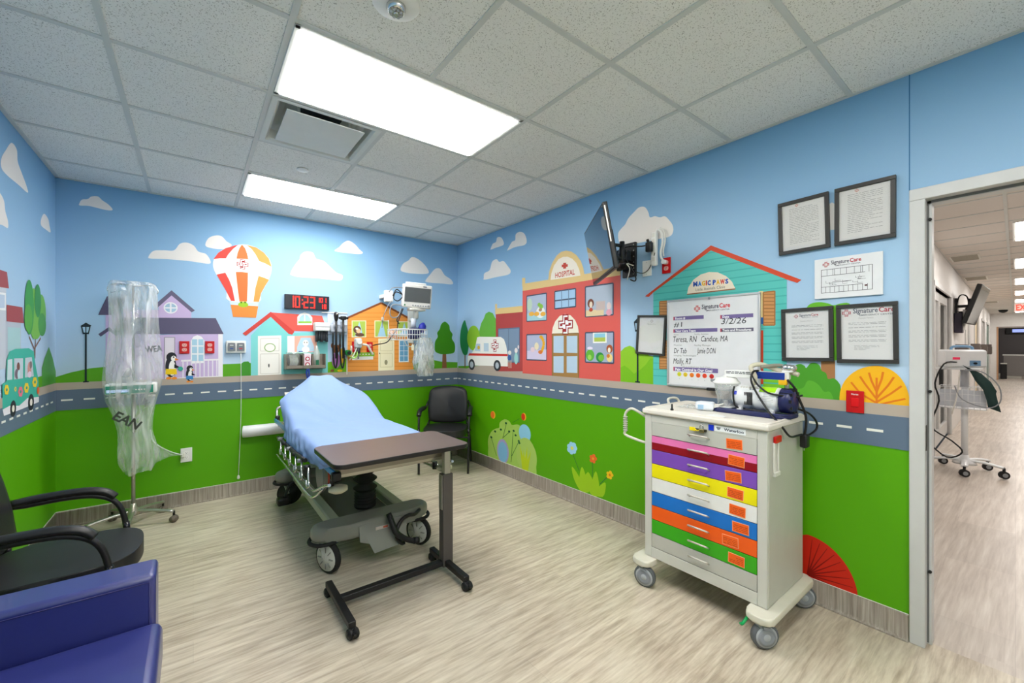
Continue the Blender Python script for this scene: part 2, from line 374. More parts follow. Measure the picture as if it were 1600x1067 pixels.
# balloon
mu.poly([(378,382),(366,384),(350,389),(340,397),(334,406),(333,416),(337,427),(346,441),(354,455),(358,470),(404,472),(407,458),(414,446),(421,434),(424,424),(424,413),(420,404),(412,395),(400,387),(388,383)], '#f7f4ef', 3, 3)
mu.poly([(333.5,405),(341,395),(352,388),(367,383.5),(372,382.6),(364,389),(357,397),(353,403.5),(343,403.5)], '#e2483f', 4)
mu.poly([(378,382),(383,388),(386,396),(388,405),(378,404.5),(369.5,404),(371,396),(374,388)], '#f1723a', 4)
mu.poly([(385,382.6),(400,386.5),(412,394.5),(420,404),(423.5,414),(424.3,417),(414,411.5),(405,408),(399,397),(393,389)], '#f5964a', 4)
mu.poly([(338.5,429),(345,427.5),(352,426),(358,437),(363,450),(367,470.3),(361,470),(353.5,455),(345.5,441)], '#e2483f', 4)
mu.poly([(368.5,425),(378,425),(387.5,426),(387,445),(386,471),(374,471),(371,448)], '#f1723a', 4)
mu.poly([(404,431),(413,434),(420.5,437),(414,447),(408,458),(404.5,471.7),(396,471.3),(399,450)], '#f5964a', 4)
mu.rect([(358,471),(404,473),(403,478.5),(361,477)], '#c9dcea', 4)
mu.poly([(360.5,476),(403.5,478.5),(400,496.5),(364,495)], '#e88a3e', 5)
mu.ell(380, 476, 8, 4, '#9bc22d', 6); mu.ell(377, 473, 2.5, 2.2, '#9bc22d', 6); mu.ell(383, 473, 2.5, 2.2, '#9bc22d', 6); mu.ell(377, 472.7, 1, 1, '#20301a', 7); mu.ell(383, 472.7, 1, 1, '#20301a', 7)
mu.logo(379, 413, 0.093, 5)
# hills and street lamp
mu.poly([(87,589),(110,582),(140,575.5),(175,572),(350,569),(395,567),(395,592),(87,606)], '#5aa51c', 2)
mu.poly([(512,566),(541,560),(541,585),(512,586)], '#6aae14', 2)
mu.poly([(644,572),(665,560),(690,565),(716,566),(716,580),(644,584)], '#5aa51c', 2, 0)
mu.poly([(377,568),(381,565),(388,564.5),(391,568),(391,590),(377,590)], '#3f8f2a', 3)
for z_, k in ((2, 8),):
    mu.line([(134.3,596),(134.3,522)], .011, '#17242e', k); mu.rect([(130,595.5),(139,595),(139,597),(130,597.5)], '#17242e', k)
    mu.poly([(125.5,509.5),(134.3,504),(143.5,509)], '#17242e', k); mu.poly([(126.5,509),(142,509),(139,522),(129.5,522)], '#17242e', k)
    mu.poly([(129,511),(133.4,511),(133.6,519.5),(131,519.5)], '#a9c6df', k+1); mu.poly([(135.2,511),(139.6,511),(137.8,519.5),(135,519.5)], '#a9c6df', k+1)
# lilac house
mu.poly([(165,484),(250,484),(250,600),(165,603)], '#c9b4dc', 3); mu.poly([(248,479),(268,460),(299,488),(299,500),(248,500)], '#cfb9e0', 3)
mu.poly([(153.5,492),(167,463),(196,463),(190,492)], '#5b5470', 4); mu.poly([(153.5,522),(170,511),(186,522),(182,525),(170,517),(157.5,526)], '#5b5470', 4)
mu.poly([(243,475),(268,453.5),(304.5,485),(299.5,488),(268,461.5),(246,481)], '#6b6580', 4)
mu.poly([(175,526),(346,520),(346,590),(175,599)], '#c9b4dc', 4); mu.poly([(185,496),(337,497),(349.5,522),(176,522)], '#5f5a75', 5)
mu.ell(266.7,481,11,9,'#f1eff4',5); mu.ell(266.7,481,9,7,'#a5c4da',6); mu.line([(257,481),(277,481)],.012,'#f1eff4',7); mu.line([(266.7,473),(266.7,489)],.012,'#f1eff4',7)
mu.rect([(341,522),(348,522),(348,589),(341,589.5)], '#eeeaf0', 6)
mu.rect([(257,527),(273,527),(273,594),(257,595)], '#dfd8e2', 6, '#9d97a8', .006)
mu.poly([(298,568),(298,533),(302,526),(308.5,523.5),(315,526),(319.5,532),(319.5,567)], '#f3f1f5', 6)
for a, b in ((300, 308), (310, 317.8)):
    for c, d in ((530, 539.5), (541.5, 552), (554, 564)): mu.rect([(a,c),(b,c),(b,d),(a,d)], '#a9cfe3', 7)
mu.rect([(283,562),(341,560.5),(341,563),(283,565)], '#eeeaf0', 6)
for i in range(9):
    x = 285+6.6*i; mu.rect([(x,563),(x+2,563),(x+2,590),(x,590.5)], '#e7e1ee', 6)
mu.rect([(257,591),(345,587),(345,590),(257,594)], '#eeeaf0', 7)
def penguin(u, v, s_, belt, k):
    mu.ell(u, v, 8*s_, 15*s_, '#23252b', k); mu.ell(u+2*s_, v+2*s_, 5*s_, 11*s_, '#f4f2ee', k+1); mu.ell(u+1*s_, v-14*s_, 7.5*s_, 7*s_, '#23252b', k)
    mu.ell(u+4*s_, v-12*s_, 3.8*s_, 4*s_, '#f4f2ee', k+1); mu.poly([(u+6*s_,v-13*s_),(u+12*s_,v-10*s_),(u+6*s_,v-9*s_)], '#e88a2a', k+2)
    mu.ell(u+4*s_, v-14*s_, 1*s_, 1.2*s_, '#101010', k+2)
    mu.poly([(u-7*s_,v+3*s_),(u+8*s_,v+3*s_),(u+9*s_,v+11*s_),(u-8*s_,v+11*s_)], belt, k+2); mu.poly([(u+5*s_,v-4*s_),(u+14*s_,v+1*s_),(u+5*s_,v+2*s_)], '#23252b', k+2)
    mu.ell(u-3*s_, v+16.5*s_, 4*s_, 2*s_, '#e88a2a', k); mu.ell(u+5*s_, v+16.5*s_, 4*s_, 2*s_, '#e88a2a', k)
penguin(267, 573, 1.08, '#f0cc1c', 9); penguin(296, 585, .68, '#3d86c4', 9)
mu.ell(282, 576, 4, 3.5, '#39a596', 12)
# teal cottage
TEAL = '#7fd0cf'
mu.poly([(392,524),(423,492),(457,520),(512,517),(512,590),(392,592)], TEAL, 3)
mu.poly([(423,488),(503,493.5),(512,518),(456,517)], '#dd5a50', 4)
mu.poly([(379,521),(423,487),(460,518),(456.5,523),(451,521.5),(423,495),(384,524.5)], '#c9433d', 5)
mu.rect([(403,525),(439.5,524),(439.5,590),(403,590)], '#f2efe8', 4); mu.rect([(407,529),(436,528.3),(436,548),(407,548.5)], '#f2efe8', 5, '#d5d0c8', .006)
mu.rect([(407,553),(436,552.5),(436,583),(407,584)], '#f2efe8', 5, '#d5d0c8', .006)
mu.ell(421.7,543,9,7,'#9db87c',7); mu.ell(421.7,543,7.4,5.6,'#f2efe8',8); mu.ell(420,571,1.2,3,'#555555',7)
mu.poly([(464.5,508),(464.5,495),(469,490),(476,488),(483,490.5),(488,496),(488,508)], '#f4f2ee', 6)
mu.poly([(467.5,503),(467.5,497),(471,493),(475,491.5),(475,503)], '#a9cfe3', 7); mu.poly([(477,491.5),(481,493),(485,498),(485,503),(477,503)], '#a9cfe3', 7)
mu.rect([(466,502),(487,502),(487,505),(466,505)], '#8fc04a', 8)
mu.rect([(449,525),(460,524.7),(460,551),(449,551.5)], '#f4f2ee', 5)
mu.rect([(460,525),(495,524),(495,550),(460,551)], '#f0b3a0', 5); mu.rect([(464,528),(491,527.5),(491,549),(464,549.5)], '#bcd8ea', 6)
mu.poly([(464,528),(470,528),(464,542)], '#f0b3a0', 7); mu.poly([(491,527.5),(485,527.5),(491,542)], '#f0b3a0', 7)
mu.ell(477.5,536,4.5,5,'#f4f0ec',7); mu.ell(477.5,546,6,5,'#f4f0ec',7); mu.ell(475.5,535,.7,.8,'#444444',8); mu.ell(479.5,535,.7,.8,'#444444',8)
# squirrel by the cottage
mu.ell(525,563,6.5,12,'#b277b8',8); mu.ell(525,545,6,7,'#8a5536',9); mu.ell(519,540,2,4,'#8a5536',9); mu.ell(531,540,2,4,'#8a5536',9); mu.ell(534,556,3.4,12,'#e9bb2f',9); mu.ell(519,579,3,2,'#8a5536',9); mu.ell(531,579,4,2,'#f0d21c',9); mu.ell(526,547,2.4,3,'#e5b68d',10)
# orange house
ORG = '#f2a04a'
mu.poly([(543,497),(595.6,474),(646,501),(646,588),(543,588)], ORG, 3)
for i in range(15):
    v = 489+6.4*i; a = 543 if v > 497 else 543+(497-v)*2.2; b = 646 if v > 501 else 646-(501-v)*1.9
    mu.line([(a, v), (b, v)], .006, '#dd8532', 4)
mu.line([(541.5,497.3),(595.6,473.3),(650,503.5)], .022, '#8a4a25', 5)
for (a, b, c, d) in ((549.4, 572, 500.7, 527), (585, 607.6, 500.7, 527), (621, 641, 502, 526)):
    mu.rect([(a,c),(b,c),(b,d),(a,d)], '#f4ecc8', 5); mu.rect([(a+1.3,c+1.3),(b-1.3,c+1.3),(b-1.3,d-1.3),(a+1.3,d-1.3)], '#b4cc58', 6)
    m_ = (a+b)/2+.5; mu.poly([(m_,c+1.5),(m_+3,c+12),(m_+6,d-1.3),(m_-7,d-1.3),(m_-3,c+12)], '#a9d3ea', 7)
mu.ell(558,515,6,6,'#6b4a38',8); mu.ell(560,517,3.6,3.6,'#e8c79a',9); mu.ell(557.5,513.5,2.4,1.6,'#f6f4ee',9); mu.ell(562,523,7,3,'#6b4a38',8)
mu.rect([(591,529),(616,528),(616,588),(591,588)], '#f4ecc8', 5); mu.rect([(594,533),(613,532.5),(613,548),(594,548)], '#f4ecc8', 6, '#d9cf9e', .006); mu.rect([(594,552),(613,552),(613,573),(594,573.5)], '#f4ecc8', 6, '#d9cf9e', .006)
mu.ell(603,566,2.4,4,'#9a9472',8); mu.ell(593,552,.9,1,'#555555',8)
mu.rect([(623,531),(638.5,531),(638.5,565.5),(623,566)], '#eef3f4', 5); mu.rect([(624.6,532.5),(637,532.5),(637,564),(624.6,564.4)], '#6fa9cf', 6)
for v in (540, 548, 556): mu.line([(624.6,v),(637,v)], .006, '#dceaf2', 7)
mu.line([(630.8,532.5),(630.8,564)], .006, '#dceaf2', 7)
mu.rect([(550,557),(583,556),(583,561.5),(550,562.5)], '#f1eeea', 6); mu.rect([(550,551),(585,550),(585,556.4),(550,557.4)], '#8dbf3e', 6)
for i in range(7): mu.ell(553+4.7*i, 553.5, 1, 1, '#f2f2e8', 8)
# trees by the corner
mu.rect([(691.5,550),(697,550),(698,577),(690.5,577)], '#8a5b3c', 3)
mu.poly([(694,502.5),(689,507),(687,514),(683,520),(684,526),(680,533),(679,541),(680,549),(688,553),(700,553),(709,551),(711,544),(710,536),(706,529),(707,522),(703,516),(702,509),(698,504)], '#3f8d12', 4, 3)
mu.poly([(660,578),(664,566),(668,560),(674,566),(678,578)], '#3a9a3a', 3, 3)
struct(g.build('wall_back'))

# right wall
mu = Mural(RW); g = mu.g; DY0, DY1, DZ = 0.405, -0.655, 2.176      # outside of the door frame
g.T = Matrix.Identity(4)
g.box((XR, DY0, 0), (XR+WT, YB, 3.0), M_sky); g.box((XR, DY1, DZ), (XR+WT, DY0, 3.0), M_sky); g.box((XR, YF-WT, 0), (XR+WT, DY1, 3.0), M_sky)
g.T = RW.M
ground(mu, -YB, -DY0); ground(mu, -DY1, -YF)
mu.strip(-DY0-.002, -DY0+.002, DZ, CE, '#2f6f9f', 2)                # seam of the mural sheet above the frame
for c in ([(766.5,389),(770,381),(775,378),(777,371),(783,371),(787,378),(786,383),(775,387),(767,390)],
          [(793,390),(800,378),(805,375),(806,366),(813,362),(820,366),(823,377),(819,383),(805,386),(794,391)],
          [(756,434),(757,427),(765,422),(769,409),(776,405),(780,409),(787,408),(793,415),(798,423),(794,429),(775,433),(757,437)],
          [(966,365),(971,357),(977,350.5),(982,341),(991.5,330.6),(998.7,324),(1007.5,323.5),(1013,331.4),(1015.5,339.4),(1023.4,337.8),(1031,339.5),(1039,338),(1045.7,344),(1051,352),(1051.8,361.7),(1045.7,369.7),(1023,374.5),(991.5,381),(974,385.6),(967.6,379)],
          [(1290,330),(1297,318),(1303,318),(1310,330),(1308,356),(1292,356)]): mu.cloud(c)
mu.poly([(716,572),(740,571),(775,572),(775,585),(716,583)], '#5aa51c', 2)
mu.poly([(722,578),(740,572.5),(775,568),(817,567.5),(817,592),(722,584)], TAN, 3)
mu.rect([(726,552),(727.6,552),(727.6,574),(726,574)], '#7a5236', 3); mu.poly([(726,500),(721,512),(719,528),(720,542),(724,553),(728,555),(731,551),(733,536),(732,520),(729,508)], '#1f8347', 4, 3)
mu.rect([(739.5,540),(741,540),(741,574),(739.5,574)], '#7a5236', 4); mu.ell(740,528,10.2,19.5,'#8fc22c',5)
mu.poly([(750,540),(749,517),(752,505),(756,498),(759,490),(764,487),(770,489),(774,497),(778,500),(778,560),(752,560)], '#67b03f', 3, 0)
BR = '#de6058'
mu.poly([(775,490),(817,487),(817,580),(775,580)], '#b54746', 4); mu.poly([(774.5,482),(816.8,477.8),(816.8,487.4),(774.5,491)], '#e5c687', 5); mu.poly([(774,475),(777,475),(777,491),(774,491)], '#e5c687', 5)
mu.rect([(779,514),(812,512),(812,566),(779,565)], '#7d93ad', 5, '#5f6f86', .012); mu.line([(795,513),(795,560)], .008, '#5f6f86', 6)
mu.poly([(816.8,454),(969.8,428.5),(969.8,600),(816.8,590)], BR, 5)
mu.poly([(816.8,443.5),(857,437),(858.5,424),(863,411),(870,399.5),(877,393.5),(884.5,391.5),(893,393),(901,398.5),(908,408),(911.5,418),(913.5,428.5),(969.8,417),(969.8,430),(816.8,454.6)], '#e5c687', 6)
mu.poly([(816.2,434.5),(821,434),(821,446),(816.2,447)], '#e5c687', 6)
mu.poly([(860.6,437.6),(862,427),(866,415),(873,405),(880,401.5),(887,401),(895,404.5),(901,411),(905.5,421),(907.4,430.6)], '#f4eadb', 7)
def wtext(txt, u0, u1, v, hpx, col, k, bold=0.02, fr=RW, gg=None, shear=0.0, m=None):
    (a, b), (c, d) = fr.px(u0, v), fr.px(u1, v); um = (u0+u1)/2
    h = abs(fr.px(um, v)[1]-fr.px(um, v-hpx)[1]); bb = fr.px(um, v)[1]
    (gg or g).text(txt, (a+c)/2, bb, h, m or paint(col), width=abs(c-a), z=k*LAY, bold=bold, shear=shear)
wtext('HOSPITAL', 868, 898.5, 431.5, 8, '#c33b2c', 8)
mu.poly([(880.6,411),(885,410.5),(885,419.5),(880.6,420)], '#c8402e', 8); mu.poly([(878.2,413.6),(887.6,412.6),(887.6,416.8),(878.2,417.6)], '#c8402e', 8)
W1 = [(823.4,462.8),(854.3,458),(854.3,500),(823.4,502)]; W2 = [(867.2,455.5),(900,450.8),(900,479),(867.2,482.5)]
W3 = [(915.2,448.4),(958.5,442.4),(958.5,491.7),(915.2,495)]; W4 = [(823.4,523),(854.3,522),(854.3,563),(823.4,562)]; W5 = [(915.2,519.8),(959.3,518.5),(959.3,567.5),(915.2,565.7)]
for w, c in ((W1, '#b3bfd6'), (W2, '#a9cdec'), (W3, '#b3bfd0'), (W4, '#b3bbd6'), (W5, '#a7b2c9')): mu.rect(w, c, 7, '#454f66', .012)
mu.line([(867.2,470),(900,466)], .012, '#454f66', 9); mu.line([(878,454),(878,481)], .008, '#6d83a5', 9); mu.line([(889,452.5),(889,480)], .008, '#6d83a5', 9)
# window scenes: lion in bath, bird visitors, giraffe, turtles and dog
mu.poly([(824,490),(854,489),(854,499.6),(824,501.3)], '#a8d3dc', 9); mu.ell(828,476,4,10,'#c3d9c4',9); mu.ell(845,488,7,9,'#eef0ee',9); mu.ell(846,479,3,4,'#8cc34a',10); mu.ell(843,476,2.5,3,'#8cc34a',10); mu.ell(845,484,2.6,2.6,'#b08a6a',11)
for u in (831,839,849): mu.ell(u, 490.5, 4.2, 3.4, '#efb347', 10)
mu.poly([(916,485),(944,483),(944,492.6),(916,494.5)], '#e4cfa4', 9); mu.ell(923.5,474,5,7,'#7a4433',10); mu.ell(924,476,2.4,5,'#eee0cc',11); mu.ell(924,484,3,3,'#c04a33',11)
mu.rect([(932,471),(946,470),(946,484),(932,485)], '#cbb9b6', 9); mu.ell(952,478,3.5,6,'#e3d0d0',10); mu.ell(952,488,4.5,5,'#e6a3b4',10)
mu.poly([(824,548),(854,546),(854,562),(824,561)], '#d9cfe8', 9); mu.ell(839,541,3.4,6,'#ece0bf',10); mu.ell(833,546,3.4,4,'#e8cfd8',10); mu.line([(847,527),(850,533),(850,540),(847,549)], .035, '#eeb02e', 10); mu.ell(846,526.5,2.6,2.6,'#eeb02e',11); mu.ell(845,550,3.4,3,'#e0803a',11)
mu.rect([(927,520),(948.5,519.5),(948.5,535.5),(927,536)], '#f5f5f0', 9); mu.rect([(929,521),(946.5,520.6),(946.5,527),(929,527.4)], '#8fc8e0', 10); mu.rect([(929,527.4),(946.5,527),(946.5,533.5),(929,533.8)], '#b5c75a', 10)
mu.ell(922.5,555,6.6,9,'#63b53c',9); mu.ell(922.5,544,4.4,2.4,'#eadff2',11); mu.ell(922,558,3,4,'#9fd65c',11); mu.ell(938,558,6.4,7.6,'#2f8f45',9); mu.ell(940,559,4.6,5,'#7cc242',10); mu.ell(953,545,5,6.6,'#a5552e',10); mu.ell(952.5,547,2.2,4,'#f2e6d6',11); mu.ell(953,559,4.6,6.5,'#f3d98f',10); mu.ell(951,556,2.6,3,'#d9822e',11)
mu.poly([(862.8,522),(864,512),(868,502),(875,493.6),(883.5,490.6),(892,492.6),(899,500),(903.5,510),(905,521)], '#f6efdc', 7, 0); mu.logo(884, 507, .19, 8)
mu.rect([(863.2,521.8),(904.7,520.5),(904.7,600),(863.2,600)], '#a67f4a', 7, '#8a6a3c', .008)
for a, b in ((865.3, 881.3), (886, 902.6)):
    for c, d in ((525, 551), (556.5, 582)): mu.rect([(a,c),(b,c-.4),(b,d+.6),(a,d)], '#bcd3e6', 8)
# ambulance
WHT = '#f3f1ec'
mu.poly([(746,527),(750,526),(783,526.4),(788,530),(791.5,540),(794,555),(794,572.5),(732,570.5),(731,563),(731.5,555),(738,551),(743,543)], WHT, 9)
mu.poly([(734,552),(793.6,553),(794,556.3),(732,555.5)], '#cf2f26', 10); mu.poly([(742,548),(745,537),(751,537),(751,549)], '#b9cfe0', 10); mu.poly([(756.5,536),(764,536),(764,549),(756.5,549)], '#c0d4e4', 10)
mu.ell(748.5,543,2,3,'#d8b23a',11); mu.logo(773.8, 540, .14, 10)
for u, v in ((737.6, 569.5), (777.4, 571)): mu.ell(u, v, 4.9 if u < 750 else 5.6, 8.6, '#33363d', 11); mu.ell(u, v, 2.8, 5, '#b9c2cc', 12)
mu.ell(796.5,559,3,4.4,'#3a62a8',11); mu.ell(797,551,2.6,3.4,'#e9e4e0',11); mu.line([(796,563),(796,575)], .012, '#e3d5c2', 11); mu.line([(799,563),(799,575)], .012, '#e3d5c2', 11)
mu.ell(807,560,3,9,'#9ed1cf',11); mu.ell(807,547.5,2.4,4,'#efe6e6',11); mu.ell(810.5,542,1.2,3,'#eadfe2',11)
# bushes and lamp between the hospital and the clinic
mu.poly([(970,600),(970,549),(976,543),(984,540),(991,543),(995,552),(1006,549),(1014,555),(1021,557),(1021,605),(970,605)], '#8fc62a', 3)
mu.poly([(970,604),(970,574),(976,571),(983,576),(991,584),(1000,578),(1009,570),(1016,560),(1023,560),(1023,606)], '#79bb1c', 4)
mu.line([(996.8,596),(996.8,500)], .014, '#1d2a33', 9); mu.rect([(993,595.2),(1000.5,596),(1000.5,598),(993,597.2)], '#1d2a33', 9)
mu.poly([(991,503),(996,497.5),(1001,503),(999.5,518),(993,518)], '#1d2a33', 9); mu.poly([(992.8,505),(996,505),(996,515),(994,515)], '#9cb9cf', 10)
# clinic
CT = '#5bc3bb'
mu.poly([(1021,456),(1111,389),(1229.5,432),(1229.5,625),(1021,610)], CT, 4)
for i in range(26):
    z_ = 1.20+.047*i; a0, a1 = RW.px(1021, 500)[0], RW.px(1229.5, 500)[0]; ap = RW.px(1111, 389)
    if z_ > 1.66:
        zl, zr = RW.px(1021, 456)[1], RW.px(1229.5, 432)[1]
        if z_ > zl: a0 = a0+(ap[0]-a0)*(z_-zl)/(ap[1]-zl)
        if z_ > zr: a1 = a1+(ap[0]-a1)*(z_-zr)/(ap[1]-zr)
    if a1 > a0+.05 and z_ < ap[1]: mu.strip(a0, a1, z_, z_+.007, '#49b0aa', 5)
mu.poly([(1008,463),(1111,383.4),(1252.5,437.3),(1246,442),(1229,436.5),(1111,391.3),(1021,457),(1014,464)], '#d24a2c', 6)
mu.poly([(1073.8,460),(1076,449),(1084,437),(1095,429),(1108,425),(1122,425.5),(1135,431.5),(1144,440),(1149.6,451.4)], '#f1e4cf', 6); mu.line([(1073.8,460),(1149.6,451.4)], .008, '#9a6a4a', 7)
xs = [1083.3, 1090.6, 1098.4, 1104.6, 1108.4, 1118.5, 1125, 1132]; cs = ['#2b56b8', '#2f8fd0', '#f0bb20', '#d9402b', '#4aa93a', '#2b56b8', '#f0bb20', '#d9402b', '#2b56b8']
for ch, u0, u1, c in (('M', 1083.6, 1090.3, '#2552b5'), ('A', 1091, 1096.6, '#2f7fd0'), ('G', 1097, 1102.4, '#eeb81f'), ('I', 1103.2, 1105, '#d9402b'), ('C', 1105.8, 1111, '#2552b5'), ('P', 1114, 1119, '#2552b5'), ('A', 1119.6, 1125, '#eeb81f'), ('W', 1125.6, 1133, '#d9402b'), ('S', 1133.6, 1138.6, '#2552b5')):
    wtext(ch, u0, u1, 447.3-(u0-1083)*.09, 6.8, c, 8, bold=.05)
wtext('Little Animals Clinic', 1087.5, 1133.5, 452.6, 4.6, '#6d6560', 8, bold=0)
for a, b, c, d in ((1031, 1043.6, 471, 512), (1031, 1043.6, 533, 576), (1193, 1211, 455.8, 508)):
    mu.rect([(a,c+(1 if a > 1100 else 0)),(b,c-1),(b,d),(a,d)], '#c98f56', 6, '#a06f3e', .007)
    for i in range(9):
        v = c+(d-c)*(i+.7)/9.4; mu.line([(a,v),(b,v)], .006, '#a06f3e', 7)
mu.rect([(1188,516),(1193,516),(1193,600),(1188,600)], '#d24a2c', 6); mu.rect([(1186,455),(1193,455),(1193,497),(1186,497)], '#f0d9a0', 6); mu.rect([(1186,496),(1193,496),(1193,506),(1186,506)], '#2d62a8', 7)
# right of the clinic
mu.rect([(1283,560),(1305,560),(1305,640),(1283,640)], '#a5744a', 3)
mu.poly([(1258,520),(1255,500),(1259,484),(1266,475),(1280,472),(1294,474),(1303,477),(1314,474),(1327,474),(1334,486),(1340,510),(1334,545),(1312,562),(1280,560),(1262,545)], '#6cbb2c', 4, 3)
mu.poly([(1195,606),(1195,590),(1203,581),(1212,578),(1219,580),(1223,590),(1228,606)], '#79c02e', 5, 3)
mu.poly([(1229,640),(1229,583),(1233,577),(1240,577),(1243,571),(1250,568.5),(1257,571),(1260,575),(1266,568),(1274,567),(1281,571),(1284,579),(1291,583),(1294,592),(1303,591),(1311,598),(1314,608),(1314,640)], '#4b9a2a', 5, 3)
mu.poly([(1229,642),(1233,603),(1240,600),(1247,607),(1256,605),(1262,595),(1272,596),(1281,603),(1288,612),(1297,612),(1303,625),(1303,642)], '#5dad33', 6, 3)
c0 = RW.px(1371, 626); e0 = RW.px(1421.6, 626); t0 = RW.px(1371, 571.5); l0 = RW.px(1312, 620)
arc = []
for i in range(25):
    t = PI*i/24; rx = (c0[0]-l0[0]) if math.cos(t) < 0 else (e0[0]-c0[0]); arc.append((c0[0]+rx*math.cos(t), c0[1]+(t0[1]-c0[1])*math.sin(t)))
arc += [(l0[0], 1.12), (e0[0], 1.12)]; g.flat([p for p in arc], 6*LAY, paint('#f2b51c'))
mu.line([(1370,638),(1370,590)], .009, '#e07a1c', 7)
for p in (((1369,629),(1345,615),(1330,597)),((1369,622),(1352,600),(1344,588)),((1370,612),(1362,595),(1358,582)),((1370,612),(1378,592),(1380,581)),((1370,622),(1388,602),(1397,589)),((1370,628),(1392,615),(1409,603)),((1370,633),(1395,627),(1415,623)),((1369,634),(1350,630),(1325,626))): mu.line(p, .009, '#e07a1c', 7)
# flowers near the floor
mu.poly([(766,720),(763,700),(763,685),(768,674),(775,669.5),(780,668),(781,660),(788.7,655),(796,658),(800,664),(808,663),(815,667),(822,678),(829,689),(836,702),(839,716),(838,730),(835,745),(800,745)], '#a3c95c', 2, 3)
mu.ell(820,677,9.5,14,'#8fcbe6',3); mu.ell(822,712,16,28,'#a9c964',4)
mu.ell(785.8,705,9.4,19,'#a79ac4',4); mu.ell(785.8,706,7.4,16,'#7db6d8',5)
for p in (((776,712),(768,683)),((786,684),(792,660)),((799,722),(802,675)),((800,712),(812,688)),((786,684),(796,675))): mu.line(p, .006, '#2e6a35', 6)
for u, v in ((774,674),(768,683),(783,671),(791,661),(803,673),(806,680),(796,674),(811,689),(812,692)): mu.ell(u,v,1.6,1.6,'#1f5a35',7)
for u, h in ((812, 694), (818, 702), (824, 697), (830, 704)): mu.poly([(817,738),(u,h),(825,738)], '#b9cf1e', 6)
for u, v, c1, c2 in ((769.6,648,'#e8752b','#f0c02b'),(817.7,651,'#d6361f','#f0b82b')): mu.ell(u+1,v,3.6,6,c2,2); mu.ell(u,v,3,5.4,c1,3)
mu.line([(801,660),(812,654)], .005, '#2e7a22', 2)
def flower(u, v, r, col, mid, n=6, k=4):
    for i in range(n): t = 2*PI*i/n; mu.ell(u+r*.6*math.cos(t), v+r*.75*math.sin(t), r*.42, r*.5, col, k)
    mu.ell(u, v, r*.3, r*.36, mid, k+1)
mu.line([(894,706),(905,735)], .006, '#2e6a35', 3); mu.line([(926,720),(926,745)], .006, '#2e6a35', 3); mu.line([(950,744),(938,756)], .006, '#2e6a35', 3)
for b_, t_ in (((905,912), (893.8,728.5)), ((907,917), (909.5,729)), ((908,920), (919,737)), ((922,930), (919,737)), ((925,935), (931,736)), ((928,942), (945,753.5))):
    y0 = 764+(b_[0]-905)*.35; mx = (b_[0]+b_[1])/2; mu.poly([(b_[0], y0), (b_[1], y0+4), ((b_[1]+t_[0])/2+3, (y0+t_[1])/2), t_, ((b_[0]+t_[0])/2-3, (y0+t_[1])/2)], '#9ecb1f', 3, 3)
flower(894,700,8,'#9fd2ee','#d9dc6a',7); flower(927,716.5,6,'#ea6a2c','#f0a030',5); flower(953,742,5.6,'#f0c11f','#d97a1c',5)
# red fan bush behind the cart
cc = RW.px(1262, 905); R0 = []
for i in range(20):
    t = PI/2*i/19*1.0; R0.append((cc[0]+math.cos(t)*(RW.px(1341, 930)[0]-cc[0]), .10+math.sin(t)*(RW.px(1262, 835)[1]-.10)))
R0 += [(cc[0]-.14, RW.px(1255, 836)[1]-.05), (cc[0]-.14, .1)]; g.flat(R0, 2*LAY, paint('#cf2612'))
for i in range(9):
    t = PI/2*(i+.4)/9; x1 = cc[0]+math.cos(t)*(RW.px(1341, 930)[0]-cc[0])*.93; z1 = .10+math.sin(t)*(RW.px(1262, 835)[1]-.10)*.93
    d = Vector((x1-cc[0], z1-.14)); n = Vector((-d.y, d.x)).normalized()*.004
    g.flat([(cc[0]+n.x, .14+n.y), (cc[0]-n.x, .14-n.y), (x1-n.x*.3, z1-n.y*.3), (x1+n.x*.3, z1+n.y*.3)], 3*LAY, paint('#8e120b'))
struct(g.build('wall_right'))

# left wall
mu = Mural(LW); g = mu.g
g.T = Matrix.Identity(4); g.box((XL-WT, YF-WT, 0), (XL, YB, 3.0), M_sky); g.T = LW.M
ground(mu, YF, YB)
for c in ([(17.8,223),(26,234),(27.5,252.5),(34,271),(41,290),(43,301),(29,289),(10.5,273.5),(2,262),(2,247),(9,234)],
          [(-8,296),(0,302),(6,314),(8,330),(12,345),(12,356),(4,352),(-10,345),(-15,320)],
          [(68.8,334),(75,342),(77,352),(78.7,363),(72,359),(64,352),(64,342)]): mu.cloud(c)
mu.poly([(-60,440),(9,447),(9,575),(-60,592)], '#c3cad6', 3); mu.poly([(-60,405),(-2,421),(10,425),(13,450.5),(-60,440)], '#a24a4c', 4)
mu.rect([(-8,455),(8,458),(8,485),(-8,484)], '#eef0f4', 5); mu.rect([(-6,459),(6,461),(6,481),(-6,481)], '#b9cbe0', 6)
mu.poly([(8,500),(32,503),(32,585),(8,590)], '#b6bfcd', 3); mu.poly([(9.5,476),(34,480),(36.5,505),(9.5,502)], '#a24a4c', 4); mu.poly([(11,511),(31,512),(31,570),(11,572)], '#a7cdd2', 4)
mu.poly([(55,590),(70,586),(88,588),(88,606),(55,608)], '#5aa51c', 2)
for p in (((54,600),(53,545),(45,526)),((53,545),(63,528)),((54,560),(55,525))): mu.line(p, .014, '#7d5a48', 4)
for u, v, a, b, c in ((45,480,7,43,'#3f9a48'),(58,470,5,26,'#3a8f48'),(43,497,6,22,'#5aa93f'),(52,490,6.5,40,'#78b94a'),(64,490,7,30,'#6db246'),(65,507,6,18,'#4c9d44'),(56,512,7,18,'#79ba48')): mu.ell(u, v, a, b, c, 5+int(u) % 4)
mu.poly([(65,604),(65,575),(69,560),(76,542),(82,560),(87,582),(87.5,604)], '#4f9c3f', 3)
T2 = '#3db4a0'
